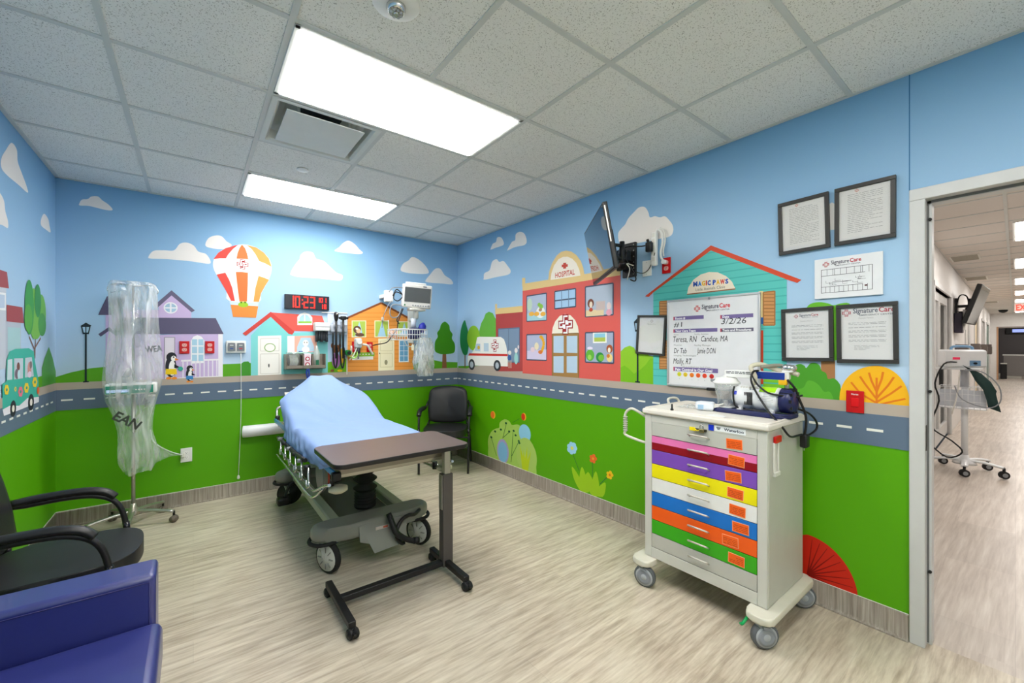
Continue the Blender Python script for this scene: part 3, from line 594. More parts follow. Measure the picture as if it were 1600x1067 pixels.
mu.poly([(2,642),(1.5,600),(8,596),(8.5,562),(13.5,549),(22.5,545),(43.5,544),(51,549),(54,570),(57.5,588),(59,600),(58.5,622),(30,634)], T2, 9)
mu.poly([(2,640),(13,634),(28,634),(41,622),(59,620),(59,628),(30,640),(4,650)], '#eceaf2', 10)
mu.poly([(9,594),(10,562),(17,561),(17,593)], '#cfdfe6', 10); mu.poly([(20,593),(20,560),(34,559.5),(34,591)], '#c3d0da', 10); mu.poly([(37,590),(37.5,559),(48,558),(51,588)], '#c3d0da', 10)
mu.ell(26.5,573,2.4,7,'#7a4a3a',11); mu.ell(24.5,584,3.6,8,'#7a6a78',11); mu.ell(27,585,2,7,'#bfe0e6',12); mu.ell(44,577,3,12,'#d99a94',11); mu.ell(46,570,2,6,'#8a7a78',12); mu.ell(44,585,3,5,'#efd6ea',12)
for u, v, c in ((8,609,'#f0cf30'),(30,612,'#e8738c'),(39.5,606,'#f0cf30'),(52.5,597,'#f0cf30'),(22,608,'#e8d060')):
    r = 4.2 if c != '#e8d060' else 2
    for i in range(6): t = 2*PI*i/6; mu.ell(u+r*.5*math.cos(t), v+r*1.1*math.sin(t), r*.42, r*.9, c, 11)
    mu.ell(u, v, r*.3, r*.6, '#2f9a8a', 12)
mu.ell(57.5,610,1.8,6,'#e0622a',12)
for u, v in ((18.3, 638.5), (46.5, 628.5)): mu.ell(u, v, 4.6, 13, '#2c2f36', 11); mu.ell(u, v, 2, 5.5, '#ece6dc', 12)
struct(g.build('wall_left'))
g = MB(); g.box((XL-WT, YF-WT, 0), (XR+WT, YF, 3.0), mat('front wall white', '#e8ebee', .6)); struct(g.build('wall_front'))

# skirting
def skirt(name, a, b, n):
    """coved vinyl base from a to b, n = direction into the room"""
    s_ = MB(); prof = [(0, 0), (.022, 0), (.012, .006), (.007, .018), (.005, .12), (.003, .127), (0, .127)]
    ra = [s_.V((a[0]+n[0]*x, a[1]+n[1]*x, z)) for x, z in prof]; rb = [s_.V((b[0]+n[0]*x, b[1]+n[1]*x, z)) for x, z in prof]
    for i in range(len(prof)-1): s_.face([ra[i], ra[i+1], rb[i+1], rb[i]], M_base, i in (1, 2, 3))
    s_.face(ra, M_base); s_.face(rb, M_base)
    for p, q in ((a, b),):
        s_.box((min(p[0], q[0], p[0]+n[0]*.004, q[0]+n[0]*.004), min(p[1], q[1], p[1]+n[1]*.004, q[1]+n[1]*.004), .127), (max(p[0], q[0], p[0]+n[0]*.004, q[0]+n[0]*.004), max(p[1], q[1], p[1]+n[1]*.004, q[1]+n[1]*.004), .1295), mat('skirting caulk', '#e4e2dc', .5))
    struct(s_.build(name))
skirt('baseboard_back', (XL, YB), (XR, YB), (0, -1)); skirt('baseboard_right', (XR, DY0+.002), (XR, YB), (-1, 0)); skirt('baseboard_left', (XL, YF), (XL, YB), (1, 0))
skirt('baseboard_front', (XL, YF), (XR, YF), (0, 1))

# door frame
fr = thing('door_1', None, None, (XR, DY0, 0)); fr['kind'] = 'structure'; FWD = .055; D0 = DY0-DY1
s_ = MB()
for y0, y1 in ((0, -FWD), (-D0+FWD, -D0)):
    s_.box((-.013, y0, 0), (WT+.013, y1, DZ-FWD), M_frame, .003)
    ys = y1 if y0 == 0 else y0; sg = -1 if y0 == 0 else 1
    s_.box((.045, ys, 0), (.105, ys+sg*.016, DZ-FWD), M_frame, .002)
s_.box((-.013, 0, DZ-FWD), (WT+.013, -D0, DZ), M_frame, .003); s_.box((.045, -FWD, DZ-FWD-.016), (.105, -D0+FWD, DZ-FWD), M_frame, .002)
s_.build('door_frame', fr)
s_ = MB(); s_.box((.0405, -FWD, .01), (.045, -FWD-.007, DZ-FWD-.016), mat('grey seal', '#6c6c6c', .7)); s_.box((.0405, -FWD-.016, DZ-FWD), (.045, -D0+FWD, DZ-FWD-.012), mat('grey seal', '#6c6c6c', .7)); s_.build('door_seal', fr)
for z_ in (.35, 1.21, 2.03):
    s_ = MB(); s_.cyl((.035, -FWD-.010, z_), (.045, -FWD-.010, z_), .007, M_rubber, n=12); s_.build('silencer', fr)
s_ = MB(); s_.box((.005, -FWD, .93), (.034, -FWD-.0015, 1.05), mat('dark bronze', '#4b4640', .4, .8)); s_.build('strike_plate', fr)
s_ = MB(); s_.box((XR+.0651, DY1, -.08), (XR+WT+.02, DY0, 0.0), M_hfloor); struct(s_.build('trim_1'))
# ------------------------------------------------------------ ceiling fittings
lab = ['bright rectangular ceiling light nearest the back wall', 'large bright rectangular ceiling light beside the square air vent', 'rectangular ceiling light nearest the camera', 'added unseen rectangular ceiling light by the front wall']
for (lx, ly), lb in zip(LIGHTS, lab):
    t = thing('ceiling_light', lb, 'ceiling light', (lx+.61, ly+.305, CE), group='recessed panel lights of the room')
    s_ = MB(); a, b = .597, .292
    for p, q in (((-a, -b), (a, -b+.022)), ((-a, b-.022), (a, b)), ((-a, -b), (-a+.022, b)), ((a-.022, -b), (a, b))): s_.box((p[0], p[1], -.006), (q[0], q[1], .03), M_white, .002)
    s_.box((-a, -b, .03), (a, b, .045), M_white); s_.build('light_frame', t)
    s_ = MB(); s_.box((-a+.022, -b+.022, -.012), (a-.022, b-.022, .012), M_panel, .004, 1); s_.build('diffuser', t)
# square plaque air vent
t = thing('air_vent', 'square white plaque air vent set in the tile ceiling', 'air vent', (VENT[0]+.305, VENT[1]+.305, CE))
M_vent = mat('vent enamel', '#d3d6d2', .45)
def sq(s_, r, z): return [s_.V(p) for p in ((-r, -r, z), (r, -r, z), (r, r, z), (-r, r, z))]
s_ = MB(); rr = [sq(s_, r, z) for r, z in ((.292, -.004), (.262, -.004), (.25, .01), (.235, .06), (.20, .085), (.12, .10))]
s_.loft(rr, M_vent, cap=False, sm=False); s_.face(rr[-1], mat('duct dark', '#3a3c3c', .8)); s_.build('vent_pan', t, autos=False)
s_ = MB(); s_.box((-.212, -.212, -.012), (.212, .212, -.006), M_vent, .002); s_.build('plaque', t)
for a in (-1, 1):
    for b in (-1, 1): s_ = MB(); s_.cyl((a*.14, b*.14, -.006), (a*.14, b*.14, .09), .008, M_vent, n=8); s_.build('hanger', t)
t = thing('ceiling_detector', 'round white ceiling detector with a silver ribbed centre', 'detector', tuple(atz(619, 5, CE)))
s_ = MB(); s_.lathe((0, 0, .006), (0, 0, -1), [(0, .088), (.008, .09), (.014, .082), (.02, .05), (.021, .036)], M_white, 32); s_.build('base_plate', t)
s_ = MB(); s_.lathe((0, 0, -.012), (0, 0, -1), [(0, .036), (.012, .036), (.02, .031), (.024, .028)], M_chrome, 24)
for i in range(8): c_ = (.02*math.cos(i*PI/4), .02*math.sin(i*PI/4)); s_.cyl((c_[0], c_[1], -.036), (c_[0], c_[1], -.042), .006, M_steel, n=8)
s_.cyl((0, 0, -.036), (0, 0, -.046), .009, M_chrome, n=10); s_.build('sensor_dome', t)
s_ = MB(); c_ = atz(473, 265, CE); s_.lathe((c_.x, c_.y, CE+.004), (0, 0, -1), [(0, .038), (.008, .041), (.012, .037), (.014, .01)], M_white, 28)
tag(s_.build('sprinkler_cover', at=(c_.x, c_.y, CE)), 'small round white sprinkler cover between the air vent and the far light', 'sprinkler')

# ------------------------------------------------------------ the hall beyond the door
HLEN, HWID = 23.7, 2.6
def HP(s, n, z): return HW.o + HW.u*s + HW.n*n + Vector((0, 0, z))
HM = HW.M.copy()                                  # local: x along the hall, y up, z (=n) across
g = MB(); g.T = HM
g.box((0, -.08, -.02), (HLEN+5, -.004, HWID+.3), M_hfloor); struct(g.build('floor'))
g = MB(); g.T = HM
M_htile = mat('hall ceiling tile', '#d6cfc8', .85, var=.03, scale=60)
g.box((0.01, CE+.004, -.1), (HLEN+5, CE+.03, HWID+.3), M_htile)
k = 0
while k*.61 < HLEN:
    g.box((k*.61+.26, CE-.001, 0), (k*.61+.285, CE+.005, HWID), M_tbar); k += 1
for n_ in (.0, .61, 1.22, 1.83, 2.44): g.box((0.01, CE-.002, n_-.0125), (HLEN, CE+.005, n_+.0125), M_tbar)
struct(g.build('ceiling'))
# left wall of the hall with its doorways, right wall, end wall
OPEN = [(4.65, 6.78), (9.9, 11.1), (12.9, 14.6), (16.4, 18.2), (19.6, 21.6)]
g = MB(); g.T = HM; x = 0.02
g.box((x-.02, 0, -.12), (HLEN+.1, CE+.3, -.10), M_wallg)
for a, b in OPEN: g.box((x, 0, -.10), (a, CE+.3, 0), M_wallg); g.box((a, 2.2, -.10), (b, CE+.3, 0), M_wallg); x = b
g.box((x, 0, -.10), (HLEN, CE+.3, 0), M_wallg); struct(g.build('wall_hall_left'))
g = MB(); g.T = HM; g.box((-.3, 0, HWID), (HLEN, CE+.3, HWID+.1), M_wallg); struct(g.build('wall_hall_right'))
g = MB(); g.box((2.85, HW.px(0, 0)[0]*0-1.95, 0), (2.87, -.66, 3.0), M_wallg); struct(g.build('wall_hall_near'))
EF = Frame(HP(HLEN, 0, 0), HW.n, (0, 0, 1))
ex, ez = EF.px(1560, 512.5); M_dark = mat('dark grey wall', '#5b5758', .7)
g = MB(); g.T = EF.M
g.box((-.2, 0, -.12), (ex, CE+.3, 0), M_wallg); g.box((ex, ez, -.12), (HWID+.1, CE+.3, 0), M_wallg); struct(g.build('wall_hall_end'))
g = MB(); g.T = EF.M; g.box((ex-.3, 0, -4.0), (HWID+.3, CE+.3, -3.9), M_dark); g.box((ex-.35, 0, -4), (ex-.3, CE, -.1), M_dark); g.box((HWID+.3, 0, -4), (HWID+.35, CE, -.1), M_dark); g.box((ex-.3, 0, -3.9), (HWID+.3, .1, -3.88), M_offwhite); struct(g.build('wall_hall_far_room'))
g = MB(); g.T = EF.M; g.box((ex-.05, 0, -.13), (ex, ez+.05, .012), mat('door casing', '#b98f6e', .5)); g.box((ex, ez, -.13), (HWID, ez+.05, .012), mat('door casing grey', '#8d8580', .5)); struct(g.build('trim_2'))
g = MB(); g.T = EF.M; g.box((ex-.3, CE+.0, -4), (HWID+.3, CE+.03, -.1), M_htile); struct(g.build('ceiling'))
t = thing('added_far_light', 'added ceiling light brightening the dark room at the hall end', 'ceiling light', M=EF.M @ Matrix.Translation((1.2, CE, -2.0)))  # panel added to lift the brightness of the far room
s_ = MB(); s_.box((-.6, -.01, -.3), (.6, -.001, .3), M_white); s_.build('light_frame', t); s_ = MB(); s_.box((-.57, -.014, -.27), (.57, -.0101, .27), M_hpanel); s_.build('diffuser', t)
# reception counter in the far room
t = thing('counter', 'grey counter with a white top at the far end of the hall', 'counter', M=wall_at(EF, ex+.12, 0, -1.6) )
s_ = MB(); s_.box((0, .1, -.5), (.62, .98, 0), mat('counter grey', '#8f8b8a', .5)); s_.box((0.03, 0, -.45), (.5, .1, -.03), M_offwhite); s_.build('counter_body', t)
s_ = MB(); s_.box((-.03, .98, -.53), (.68, 1.03, .03), M_white); s_.build('counter_top', t)
t = thing('waste_bin', 'slim dark bin beside the grey counter at the hall end', 'bin', M=wall_at(EF, ex+.12, 0, -.9))
s_ = MB(); s_.box((-.08, 0, -.1), (.1, .62, .1), M_black, .015); s_.build('bin_body', t); s_ = MB(); s_.box((-.085, .62, -.105), (.105, .67, .105), M_offwhite, .02); s_.build('bin_lid', t)
c_ = EF.px(1595, 517, -3.8); s_ = MB(); s_.T = EF.M
s_.box((c_[0]-.45, c_[1]-.13, -3.86), (c_[0]+.3, c_[1]+.17, -3.82), M_black, .01)
s_.box((c_[0]-.25, c_[1]-.06, -3.825), (c_[0]+.2, c_[1]+.08, -3.817), mat('far screen glow', '#8f9fe8', .4, emit=1.2)); tag(s_.build('wall_screen', at=tuple(EF.M @ Vector((c_[0], c_[1], -3.84)))), 'dark wall screen glowing blue in the far room', 'screen')
# hall ceiling lights
for i in range(8):
    s0 = 1.11+2.92*i; nn = .64
    lb = ['hall ceiling light nearest the door', 'second hall ceiling light from the door', 'third hall ceiling light from the door', 'fourth hall ceiling light from the door', 'fifth hall ceiling light from the door', 'sixth hall ceiling light from the door', 'seventh hall ceiling light from the door', 'last hall ceiling light before the red exit sign wall'][i]
    t = thing('hall_light', lb, 'ceiling light', M=wall_at(HW, s0+.6, CE, nn+.3), group='bright panels along the hall ceiling')
    s_ = MB(); s_.box((-.61, -.008, -.29), (.61, .003, .29), M_white, .002); s_.build('light_frame', t)
    s_ = MB(); s_.box((-.585, -.012, -.268), (.585, -.0081, .268), M_hpanel); s_.build('diffuser', t)
for (u, v, lb) in ((1508, 403, 'pale square grille in the hall ceiling nearest the door'), (1525, 435, 'second square grille in the hall ceiling'), (1548, 472, 'small far grille in the hall ceiling')):
    c_ = atz(u, v, CE); t = thing('ceiling_grille', lb, 'grille', tuple(c_), HALL_ROT)
    s_ = MB(); s_.box((-.3, -.15, -.004), (.3, .15, .003), M_offwhite); s_.build('grille_frame', t)
    s_ = MB()
    for i in range(8): s_.box((-.27+.07*i, -.13, -.009), (-.235+.07*i, .13, -.0041), mat('grille shade', '#a8a396', .6))
    s_.build('louver', t)
c_ = atz(1556, 486, CE)+Vector((-.5, -.2, 0)); s_ = MB(); s_.lathe((c_.x, c_.y, CE+.003), (0, 0, -1), [(0, .12), (.03, .12), (.08, .09), (.11, .03)], M_black, 20); tag(s_.build('dome_camera', at=tuple(c_)), 'dark dome camera on the ceiling at the far end of the hall', 'camera')
# exit sign
c_ = HW.px(1601, 491, .85); 
t = thing('exit_sign', 'red lettered exit sign hanging at the end of the hall', 'exit sign', M=EF.M @ Matrix.Translation((.82, 2.455, 8.9)))
s_ = MB(); s_.box((-.17, -.11, -.02), (.17, .11, .02), mat('exit acrylic', '#f0d9d6', .3)); s_.box((-.17, .11, -.02), (.17, .135, .02), M_offwhite); s_.cyl((0, .13, 0), (0, .28, 0), .012, M_offwhite); s_.build('sign_panel', t)
s_ = MB(); s_.text('EXIT', 0, -.075, .15, mat('exit red', '#ff3a2a', .4, emit=1.5), width=.28, z=.0215, bold=.03); s_.build('sign_lettering', t)

# doors and fittings along the hall's left wall
def hall_door(n, a, b, leaf, panes):
    t = thing('door_%d' % n, None, None, M=wall_at(HW, a, 0)); t['kind'] = 'structure'; w = b-a
    s_ = MB(); s_.box((-.06, 0, -.1), (0, 2.26, .02), M_frame); s_.box((w, 0, -.1), (w+.06, 2.26, .02), M_frame); s_.box((-.06, 2.2, -.1), (w+.06, 2.26, .02), M_frame); s_.build('door_frame', t)
    s_ = MB(); 
    if panes:
        for x0, x1 in ((0, w/2), (w/2, w)):
            s_.box((x0+.01, .02, -.06), (x0+.09, 2.18, -.03), M_frame); s_.box((x1-.09, .02, -.06), (x1-.01, 2.18, -.03), M_frame)
            s_.box((x0+.09, .02, -.06), (x1-.09, .22, -.03), M_frame); s_.box((x0+.09, 2.06, -.06), (x1-.09, 2.18, -.03), M_frame)
        o = s_.build('door_leaf', t)
        s_ = MB(); s_.box((.09, .22, -.05), (w/2-.09, 2.06, -.044), M_glass); s_.box((w/2+.09, .22, -.05), (w-.09, 2.06, -.044), M_glass); s_.build('glass_pane', o)
        s_ = MB(); s_.box((w/2-.07, .85, -.03), (w/2-.03, 1.35, .01), M_black, .008); s_.build('door_handle', o)
    else:
        s_.box((.005, .01, -.06), (w-.005, 2.19, -.02), leaf); o = s_.build('door_leaf', t)
        s_ = MB(); s_.cyl((.08, 1.02, -.02), (.08, 1.02, .035), .012, M_steel); s_.box((.08, 1.01, .02), (.2, 1.03, .035), M_steel, .004); s_.build('door_handle', o)
M_cream = mat('cream laminate door', '#d8c6a2', .5); M_pale = mat('pale door paint', '#d5d2cc', .5)
hall_door(2, OPEN[0][0], OPEN[0][1], M_frame, True); hall_door(3, OPEN[1][0], OPEN[1][1], M_pale, False); hall_door(4, OPEN[2][0], OPEN[2][1], M_cream, False)
hall_door(5, OPEN[3][0], OPEN[3][1], M_frame, True); hall_door(6, OPEN[4][0], OPEN[4][1], mat('green tinted door', '#8fb3a6', .4), False)
def hall_at(u, v, d=0.0): a, b = HW.px(u, v, d); return a, b
for i, (u0, u1, v0, v1) in enumerate(((1491.7, 1505.5, 538, 551.5), (1516, 1526.5, 537, 554), (1529.5, 1537.5, 538, 551.5), (1538.8, 1545, 538, 551.5))):
    (a, b), (a1, b1) = hall_at(u0, v0), hall_at(u1, v1); w = min(a1-a, .75)
    w = .35; t = thing('chart_holder', ['dark wall chart holder nearest along the hall', 'second dark wall chart holder along the hall', 'third dark wall chart holder along the hall', 'last dark wall chart holder along the hall'][i], 'chart holder', M=wall_at(HW, a, b1), group='chart holders on the hall wall')
    s_ = MB(); s_.box((0, 0, .004), (w, b-b1, .15), mat('holder brown', '#5c5450', .5), .008); s_.build('pocket', t)
    s_ = MB(); s_.box((.03, .02, .15), (w-.03, (b-b1)*.75, .16), mat('holder face', '#6b635e', .5), .004); s_.build('holder_front', t)
# hall television on its arm
a0, b0 = hall_at(1493, 487); a0 = 7.75; b0 = 2.03; M1 = wall_at(HW, a0, b0)
t = thing('television', 'black television on a swing arm high on the hall wall', 'television', M=M1)
s_ = MB(); s_.box((-.12, -.22, 0), (.12, .22, .03), M_blackm); s_.build('wall_plate', t)
s_ = MB(); s_.box((-.08, -.05, .03), (.1, -.01, .2), M_blackm); s_.box((-.08, .06, .03), (.1, .1, .22), M_blackm); s_.box((-.12, -.14, .15), (.12, .2, .19), M_blackm)
s_.tube([(-.1, .1, .02), (-.12, .26, .06), (-.14, .24, .14), (-.12, .08, .16), (-.12, -.02, .1), (-.1, -.14, .05)], .010, M_black); s_.tube([(-.1, -.02, .03), (-.16, -.12, .1), (-.14, -.2, .16), (-.1, -.1, .12)], .008, M_white); s_.build('arm', t)
TM = Matrix.Translation((0.05, .08, .26)) @ Matrix.Rotation(math.radians(-3), 4, 'Y') @ Matrix.Rotation(math.radians(16), 4, 'X')
s_ = MB(); s_.T = TM; s_.box((-.55, -.33, -.05), (.55, .33, .012), M_black, .01); s_.build('screen_housing', t)
s_ = MB(); s_.T = TM; s_.box((-.53, -.31, .012), (.53, .31, .014), mat('screen glass', '#0a0c10', .06, coat=1)); s_.build('screen', t)
a0, b0 = hall_at(1490, 520); t = thing('cable_box', 'dark cable box with purple trim below the hall television', 'box', M=wall_at(HW, a0, b0))
s_ = MB(); s_.box((0, 0, .005), (.3, .34, .1), mat('dark violet plastic', '#2b2436', .5), .01); s_.build('box_body', t); s_ = MB(); s_.box((.1, .05, .1), (.2, .4, .13), M_white, .005); s_.build('adapter', t)

# vital signs cart in the hall
cx, cy = 6.93, .57
t = thing('vital_signs_cart', 'white rolling vital signs monitor stand in the hall', 'medical cart', (cx, cy, 0))
M_vw = mat('pale equipment enamel', '#dfe1e3', .35)
s_ = MB(); s_.cyl((0, 0, .12), (0, 0, .98), .028, M_vw, n=18); s_.lathe((0, 0, .09), (0, 0, 1), [(0, .1), (.03, .09), (.06, .04), (.1, .03)], M_vw, 20); s_.build('pole', t)
for i in range(5):
    th = -.55+2*PI*i/5; e = (.30*math.cos(th), .30*math.sin(th))
    s_ = MB(); s_.tube([(.03*math.cos(th), .03*math.sin(th), .13), (e[0]*.5, e[1]*.5, .135), (e[0]*.9, e[1]*.9, .12), (e[0], e[1], .115)], .02, M_vw, flat=(.014, .03)); lg = s_.build('base_leg', t)
    s_ = MB(); s_.cyl((e[0], e[1], .115), (e[0], e[1], .08), .012, M_black, n=8); s_.cyl((e[0]-.016, e[1]-.01, .042), (e[0]+.016, e[1]+.01, .042), .04, M_rubber, n=18); s_.cyl((e[0]-.019, e[1]-.012, .042), (e[0]+.019, e[1]+.012, .042), .022, M_greyp, n=14); s_.build('caster', lg)
s_ = MB(); s_.box((-.12, -.13, 1.155), (.14, .22, 1.18), M_vw, .01); s_.cyl((0, 0, .95), (0, 0, 1.16), .035, mat('pale grey plastic', '#b9bcc2', .4), n=14); s_.build('shelf', t)
s_ = MB()
wt = M_vw
for z_ in (.72, .80, .88, .96): s_.tube([(-.1, -.17, z_), (-.1, .2, z_), (.16, .2, z_), (.16, -.17, z_)], .004, wt, closed=True, k=1, n=6)
for i in range(9): s_.cyl((-.1, -.17+.045*i, .72), (-.1, -.17+.045*i, .96), .003, wt, n=5)
s_.box((-.1, -.17, .715), (.16, .2, .72), wt); s_.box((-.102, -.17, .74), (-.099, .2, .93), mat('basket panel', '#c4c8d0', .4)); s_.build('basket', t)
t2 = thing('vital_signs_monitor', 'white boxy monitor with a blue handle on the hall cart', 'monitor', (cx, cy+.03, 1.18), .5)
s_ = MB(); s_.prism([(-.1, -.17), (.13, -.14), (.13, .14), (-.1, .17)], 0, .2, M_vw, .02); s_.build('monitor_housing', t2)
s_ = MB(); s_.tube([(-.02, -.09, .2), (-.02, -.07, .235), (-.02, .07, .235), (-.02, .09, .2)], .014, mat('slate blue plastic', '#6d93b5', .4)); s_.build('handle', t2)
s_ = MB(); s_.box((-.106, -.12, .02), (-.1, -.03, .08), mat('slate blue plastic', '#6d93b5', .4), .01); s_.cyl((-.1, -.07, .05), (-.13, -.07, .05), .012, M_black, n=8); s_.build('connector_port', t2)
s_ = MB(); s_.box((-.103, .05, .09), (-.1, .11, .115), mat('pink sticker', '#ef2f62', .6)); s_.build('pink_sticker', t2)
t3 = thing('pressure_cuff', 'dark green blood pressure cuff hanging from the hall cart', 'blood pressure cuff', (cx-.16, cy-.12, .78))
s_ = MB(); MG = mat('dark green nylon', '#1f3b38', .7)
rr_ = []
for (y, z, w_, sl_) in ((.08, .40, .04, .03), (.05, .385, .065, .04), (-.01, .31, .075, .055), (-.05, .21, .075, .05), (-.075, .15, .045, .02), (-.095, .05, .04, .01), (-.11, -.04, .045, .02)):
    rr_.append([s_.V((-.016, y-w_, z-sl_)), s_.V((-.016, y+w_, z+sl_)), s_.V((.016, y+w_, z+sl_)), s_.V((.016, y-w_, z-sl_))])
s_.loft(rr_, MG)
s_.build('cuff', t3)
s_ = MB(); s_.tube([(-.02, .1, .38), (-.03, -.03, .36), (-.03, -.14, .22), (-.03, -.15, .05), (-.03, -.06, -.02), (-.03, .12, .05), (-.03, .18, .2)], .006, M_greyp); s_.tube([(-.02, .14, .36), (-.03, .16, .1), (-.03, .2, -.12)], .006, M_offwhite); s_.build('air_hose', t3)
s_ = MB(); s_.T = wm(t).inverted(); s_.tube([(cx-.12, cy+.05, 1.24), (cx-.2, cy+.14, 1.22), (cx-.22, cy+.21, 1.0), (cx-.2, cy+.18, .8), (cx-.2, cy+.24, .5), (cx-.2, cy+.08, .36), (cx-.2, cy+.0, .25), (cx-.2, cy+.12, .17), (cx-.2, cy+.29, .33)], .008, M_black)
s_.build('power_cord', t)
# ------------------------------------------------------------ things on the right wall
M_paper = mat('paper', '#e4e1df', .6, var=.01); M_ink = mat('grey print', '#9a9797', .7); M_inkd = mat('dark print', '#3c3c44', .7); M_fr = mat('black picture frame', '#353331', .4)
def logo(s_, x, y, S, z, c1=None, c2=None):
    c1 = c1 or mat('logo red', '#b3202c', .5); c2 = c2 or M_paper
    def R(x0, y0, x1, y1, m, k): s_.flat([(x+x0*S, y+y0*S), (x+x1*S, y+y0*S), (x+x1*S, y+y1*S), (x+x0*S, y+y1*S)], z+k*.0003, m)
    R(-.42, -1, .42, 1, c1, 0); R(-1, -.42, 1, .42, c1, 0.3); R(-.26, -.8, .26, .8, c2, 1); R(-.8, -.26, .8, .26, c2, 1.3)
    for q in ((-.14, .40, .16, .7), (-.16, -.7, .14, -.40), (.40, -.16, .7, .14), (-.7, -.14, -.40, .16), (-.1, -.1, .1, .1)): R(*q, c1, 2)
def wordmark(s_, x, y, w, z, m1=None, m2=None):
    """SignatureCare wordmark with its badge, w = total width"""
    m1 = m1 or mat('logo slate', '#4a4656', .5); m2 = m2 or mat('logo red', '#b3202c', .5); h = w*.085
    logo(s_, x-w*.42, y+h*.2, w*.085, z, m2)
    s_.text('Signature', x-w*.06, y, h*1.35, m1, width=w*.46, z=z, bold=.02); s_.text('Care', x+w*.325, y, h*1.35, m2, width=w*.28, z=z, bold=.025)
    s_.text('EMERGENCY CENTER', x+w*.14, y-h*.85, h*.42, m1, width=w*.62, z=z, bold=.01)
def textlines(s_, x0, x1, ys, h, m, z, seed=3):
    rnd = random.Random(seed)
    for y in ys:
        x = x0
        e = x1 if rnd.random() > .2 else x0+(x1-x0)*rnd.uniform(.4, .9)
        while x < e:
            w = rnd.uniform(.008, .03); s_.flat([(x, y), (min(x+w, e), y), (min(x+w, e), y+h), (x, y+h)], z, m); x += w+.004
def quad_frame(fr, q, roll=True):
    """centre, size, roll of a rectangle seen as picture corners TL TR BR BL on a wall"""
    p = [Vector(fr.px(*c)) for c in q]; c = (p[0]+p[1]+p[2]+p[3])/4
    ux = (p[1]-p[0]+p[2]-p[3])/2; vy = (p[0]-p[3]+p[1]-p[2])/2
    th = math.atan2(ux.y, ux.x); 
    return c, ux.length, vy.length, (th if roll else 0)
def framed(name, label, q, kind, group=None, seed=1):
    c, w, h, th = quad_frame(RW, q)
    t = thing(name, label, 'framed notice', M=wall_at(RW, c.x, c.y, .008) @ Matrix.Rotation(th, 4, 'Z'), group=group)
    f = .016 if kind == 'qr' else .020
    s_ = MB(); a, b = w/2, h/2
    for p, r in (((-a, -b), (a, -b+f)), ((-a, b-f), (a, b)), ((-a, -b+f), (-a+f, b-f)), ((a-f, -b+f), (a, b-f))): s_.box((p[0], p[1], -.004), (r[0], r[1], .014), M_fr, .002)
    s_.build('frame', t)
    s_ = MB(); s_.box((-a+f, -b+f, -.003), (a-f, b-f, .003), M_paper); z = .0036
    if kind == 'dense':
        logo(s_, -.03, b-f-.012, .008, z, mat('seal orange', '#c8542c', .6)); textlines(s_, -a+.055, a-.05, [b-.05-.0094*i for i in range(int((h-.09)/.0094))], .0022, M_ink, z, seed)
    if kind == 'letter':
        wordmark(s_, .0 if seed == 1 else .01, b-f-.028, .12 if seed == 1 else .215, z)
        s_.text('Patient Notice', 0, b-.078, .007, M_ink, z=z)
        yy = b-.10
        for blk in (2, 1, 2, 2, 2): textlines(s_, -a+.05, a-.045, [yy-.007*i for i in range(blk)], .0025, M_ink, z, seed+blk); yy -= .007*blk+.010
        textlines(s_, -.05, .05, [yy-.004, yy-.011, yy-.018, yy-.025], .002, M_ink, z, 5)
    if kind == 'qr':
        logo(s_, 0, b-.045, .012, z, mat('seal grey', '#b0a298', .6)); s_.text('SignatureCare', 0, b-.07, .008, M_ink, width=.07, z=z)
    s_.build('printed_sheet', t)
    s_ = MB(); s_.box((-a+f, -b+f, .0065), (a-f, b-f, .0085), M_glass); s_.build('glazing', t)
framed('framed_notice', 'black framed page of dense print, upper left of the framed notices', [(1216.3,320.5),(1295.7,299.9),(1299.3,386.4),(1219.9,400)], 'dense', seed=1)
framed('framed_notice', 'black framed page of dense print nearest the door frame top', [(1305.4,296.7),(1401.5,274.2),(1400.8,370.4),(1305.4,385.4)], 'dense', seed=2)
framed('framed_notice', 'black framed letter with a small heading, beside the teal clinic mural', [(1222,483.6),(1302.9,478),(1304.6,564.5),(1223.8,563.8)], 'letter', seed=1)
framed('framed_notice', 'black framed letter with a large red and slate heading near the door', [(1306.4,477.2),(1403,470.8),(1406.9,568),(1310.7,567)], 'letter', seed=2)
framed('framed_notice', 'small black framed sheet left of the whiteboard', [(997.8,492.3),(1043.4,492.8),(1040,556.2),(996,552.5)], 'qr')
# evacuation plan
c, w, h, th = quad_frame(RW, [(1273.3,407),(1380,392.5),(1381.2,459.4),(1274.4,468.3)])
t = thing('floor_plan_sign', 'white unframed floor plan sign between the framed notices', 'sign', M=wall_at(RW, c.x, c.y, .006))
s_ = MB(); s_.box((-w/2, -h/2, 0), (w/2, h/2, .006), mat('acrylic white', '#e6e7ea', .25), .001); s_.build('sign_plate', t)
s_ = MB(); z = .0065; wordmark(s_, -.02, h/2-.035, .17, z)
X0, X1, Y0, Y1 = -w*.39, w*.36, -h*.36, h*.22; rnd = random.Random(4)
def ln(x0, y0, x1, y1, t_=.0011, m=M_inkd): s_.flat([(min(x0,x1)-t_, min(y0,y1)-t_), (max(x0,x1)+t_, min(y0,y1)-t_), (max(x0,x1)+t_, max(y0,y1)+t_), (min(x0,x1)-t_, max(y0,y1)+t_)], z, m)
for a in ((X0,Y0,X1,Y0),(X0,Y1,X1,Y1),(X0,Y0,X0,Y1),(X1,Y0,X1,Y1),(X0,Y0+.032,X1-.04,Y0+.032),(X0,Y1-.034,X1-.03,Y1-.034),(X0+.05,Y0+.055,X0+.13,Y0+.055),(X0+.17,Y0+.06,X1-.06,Y0+.06)): ln(*a)
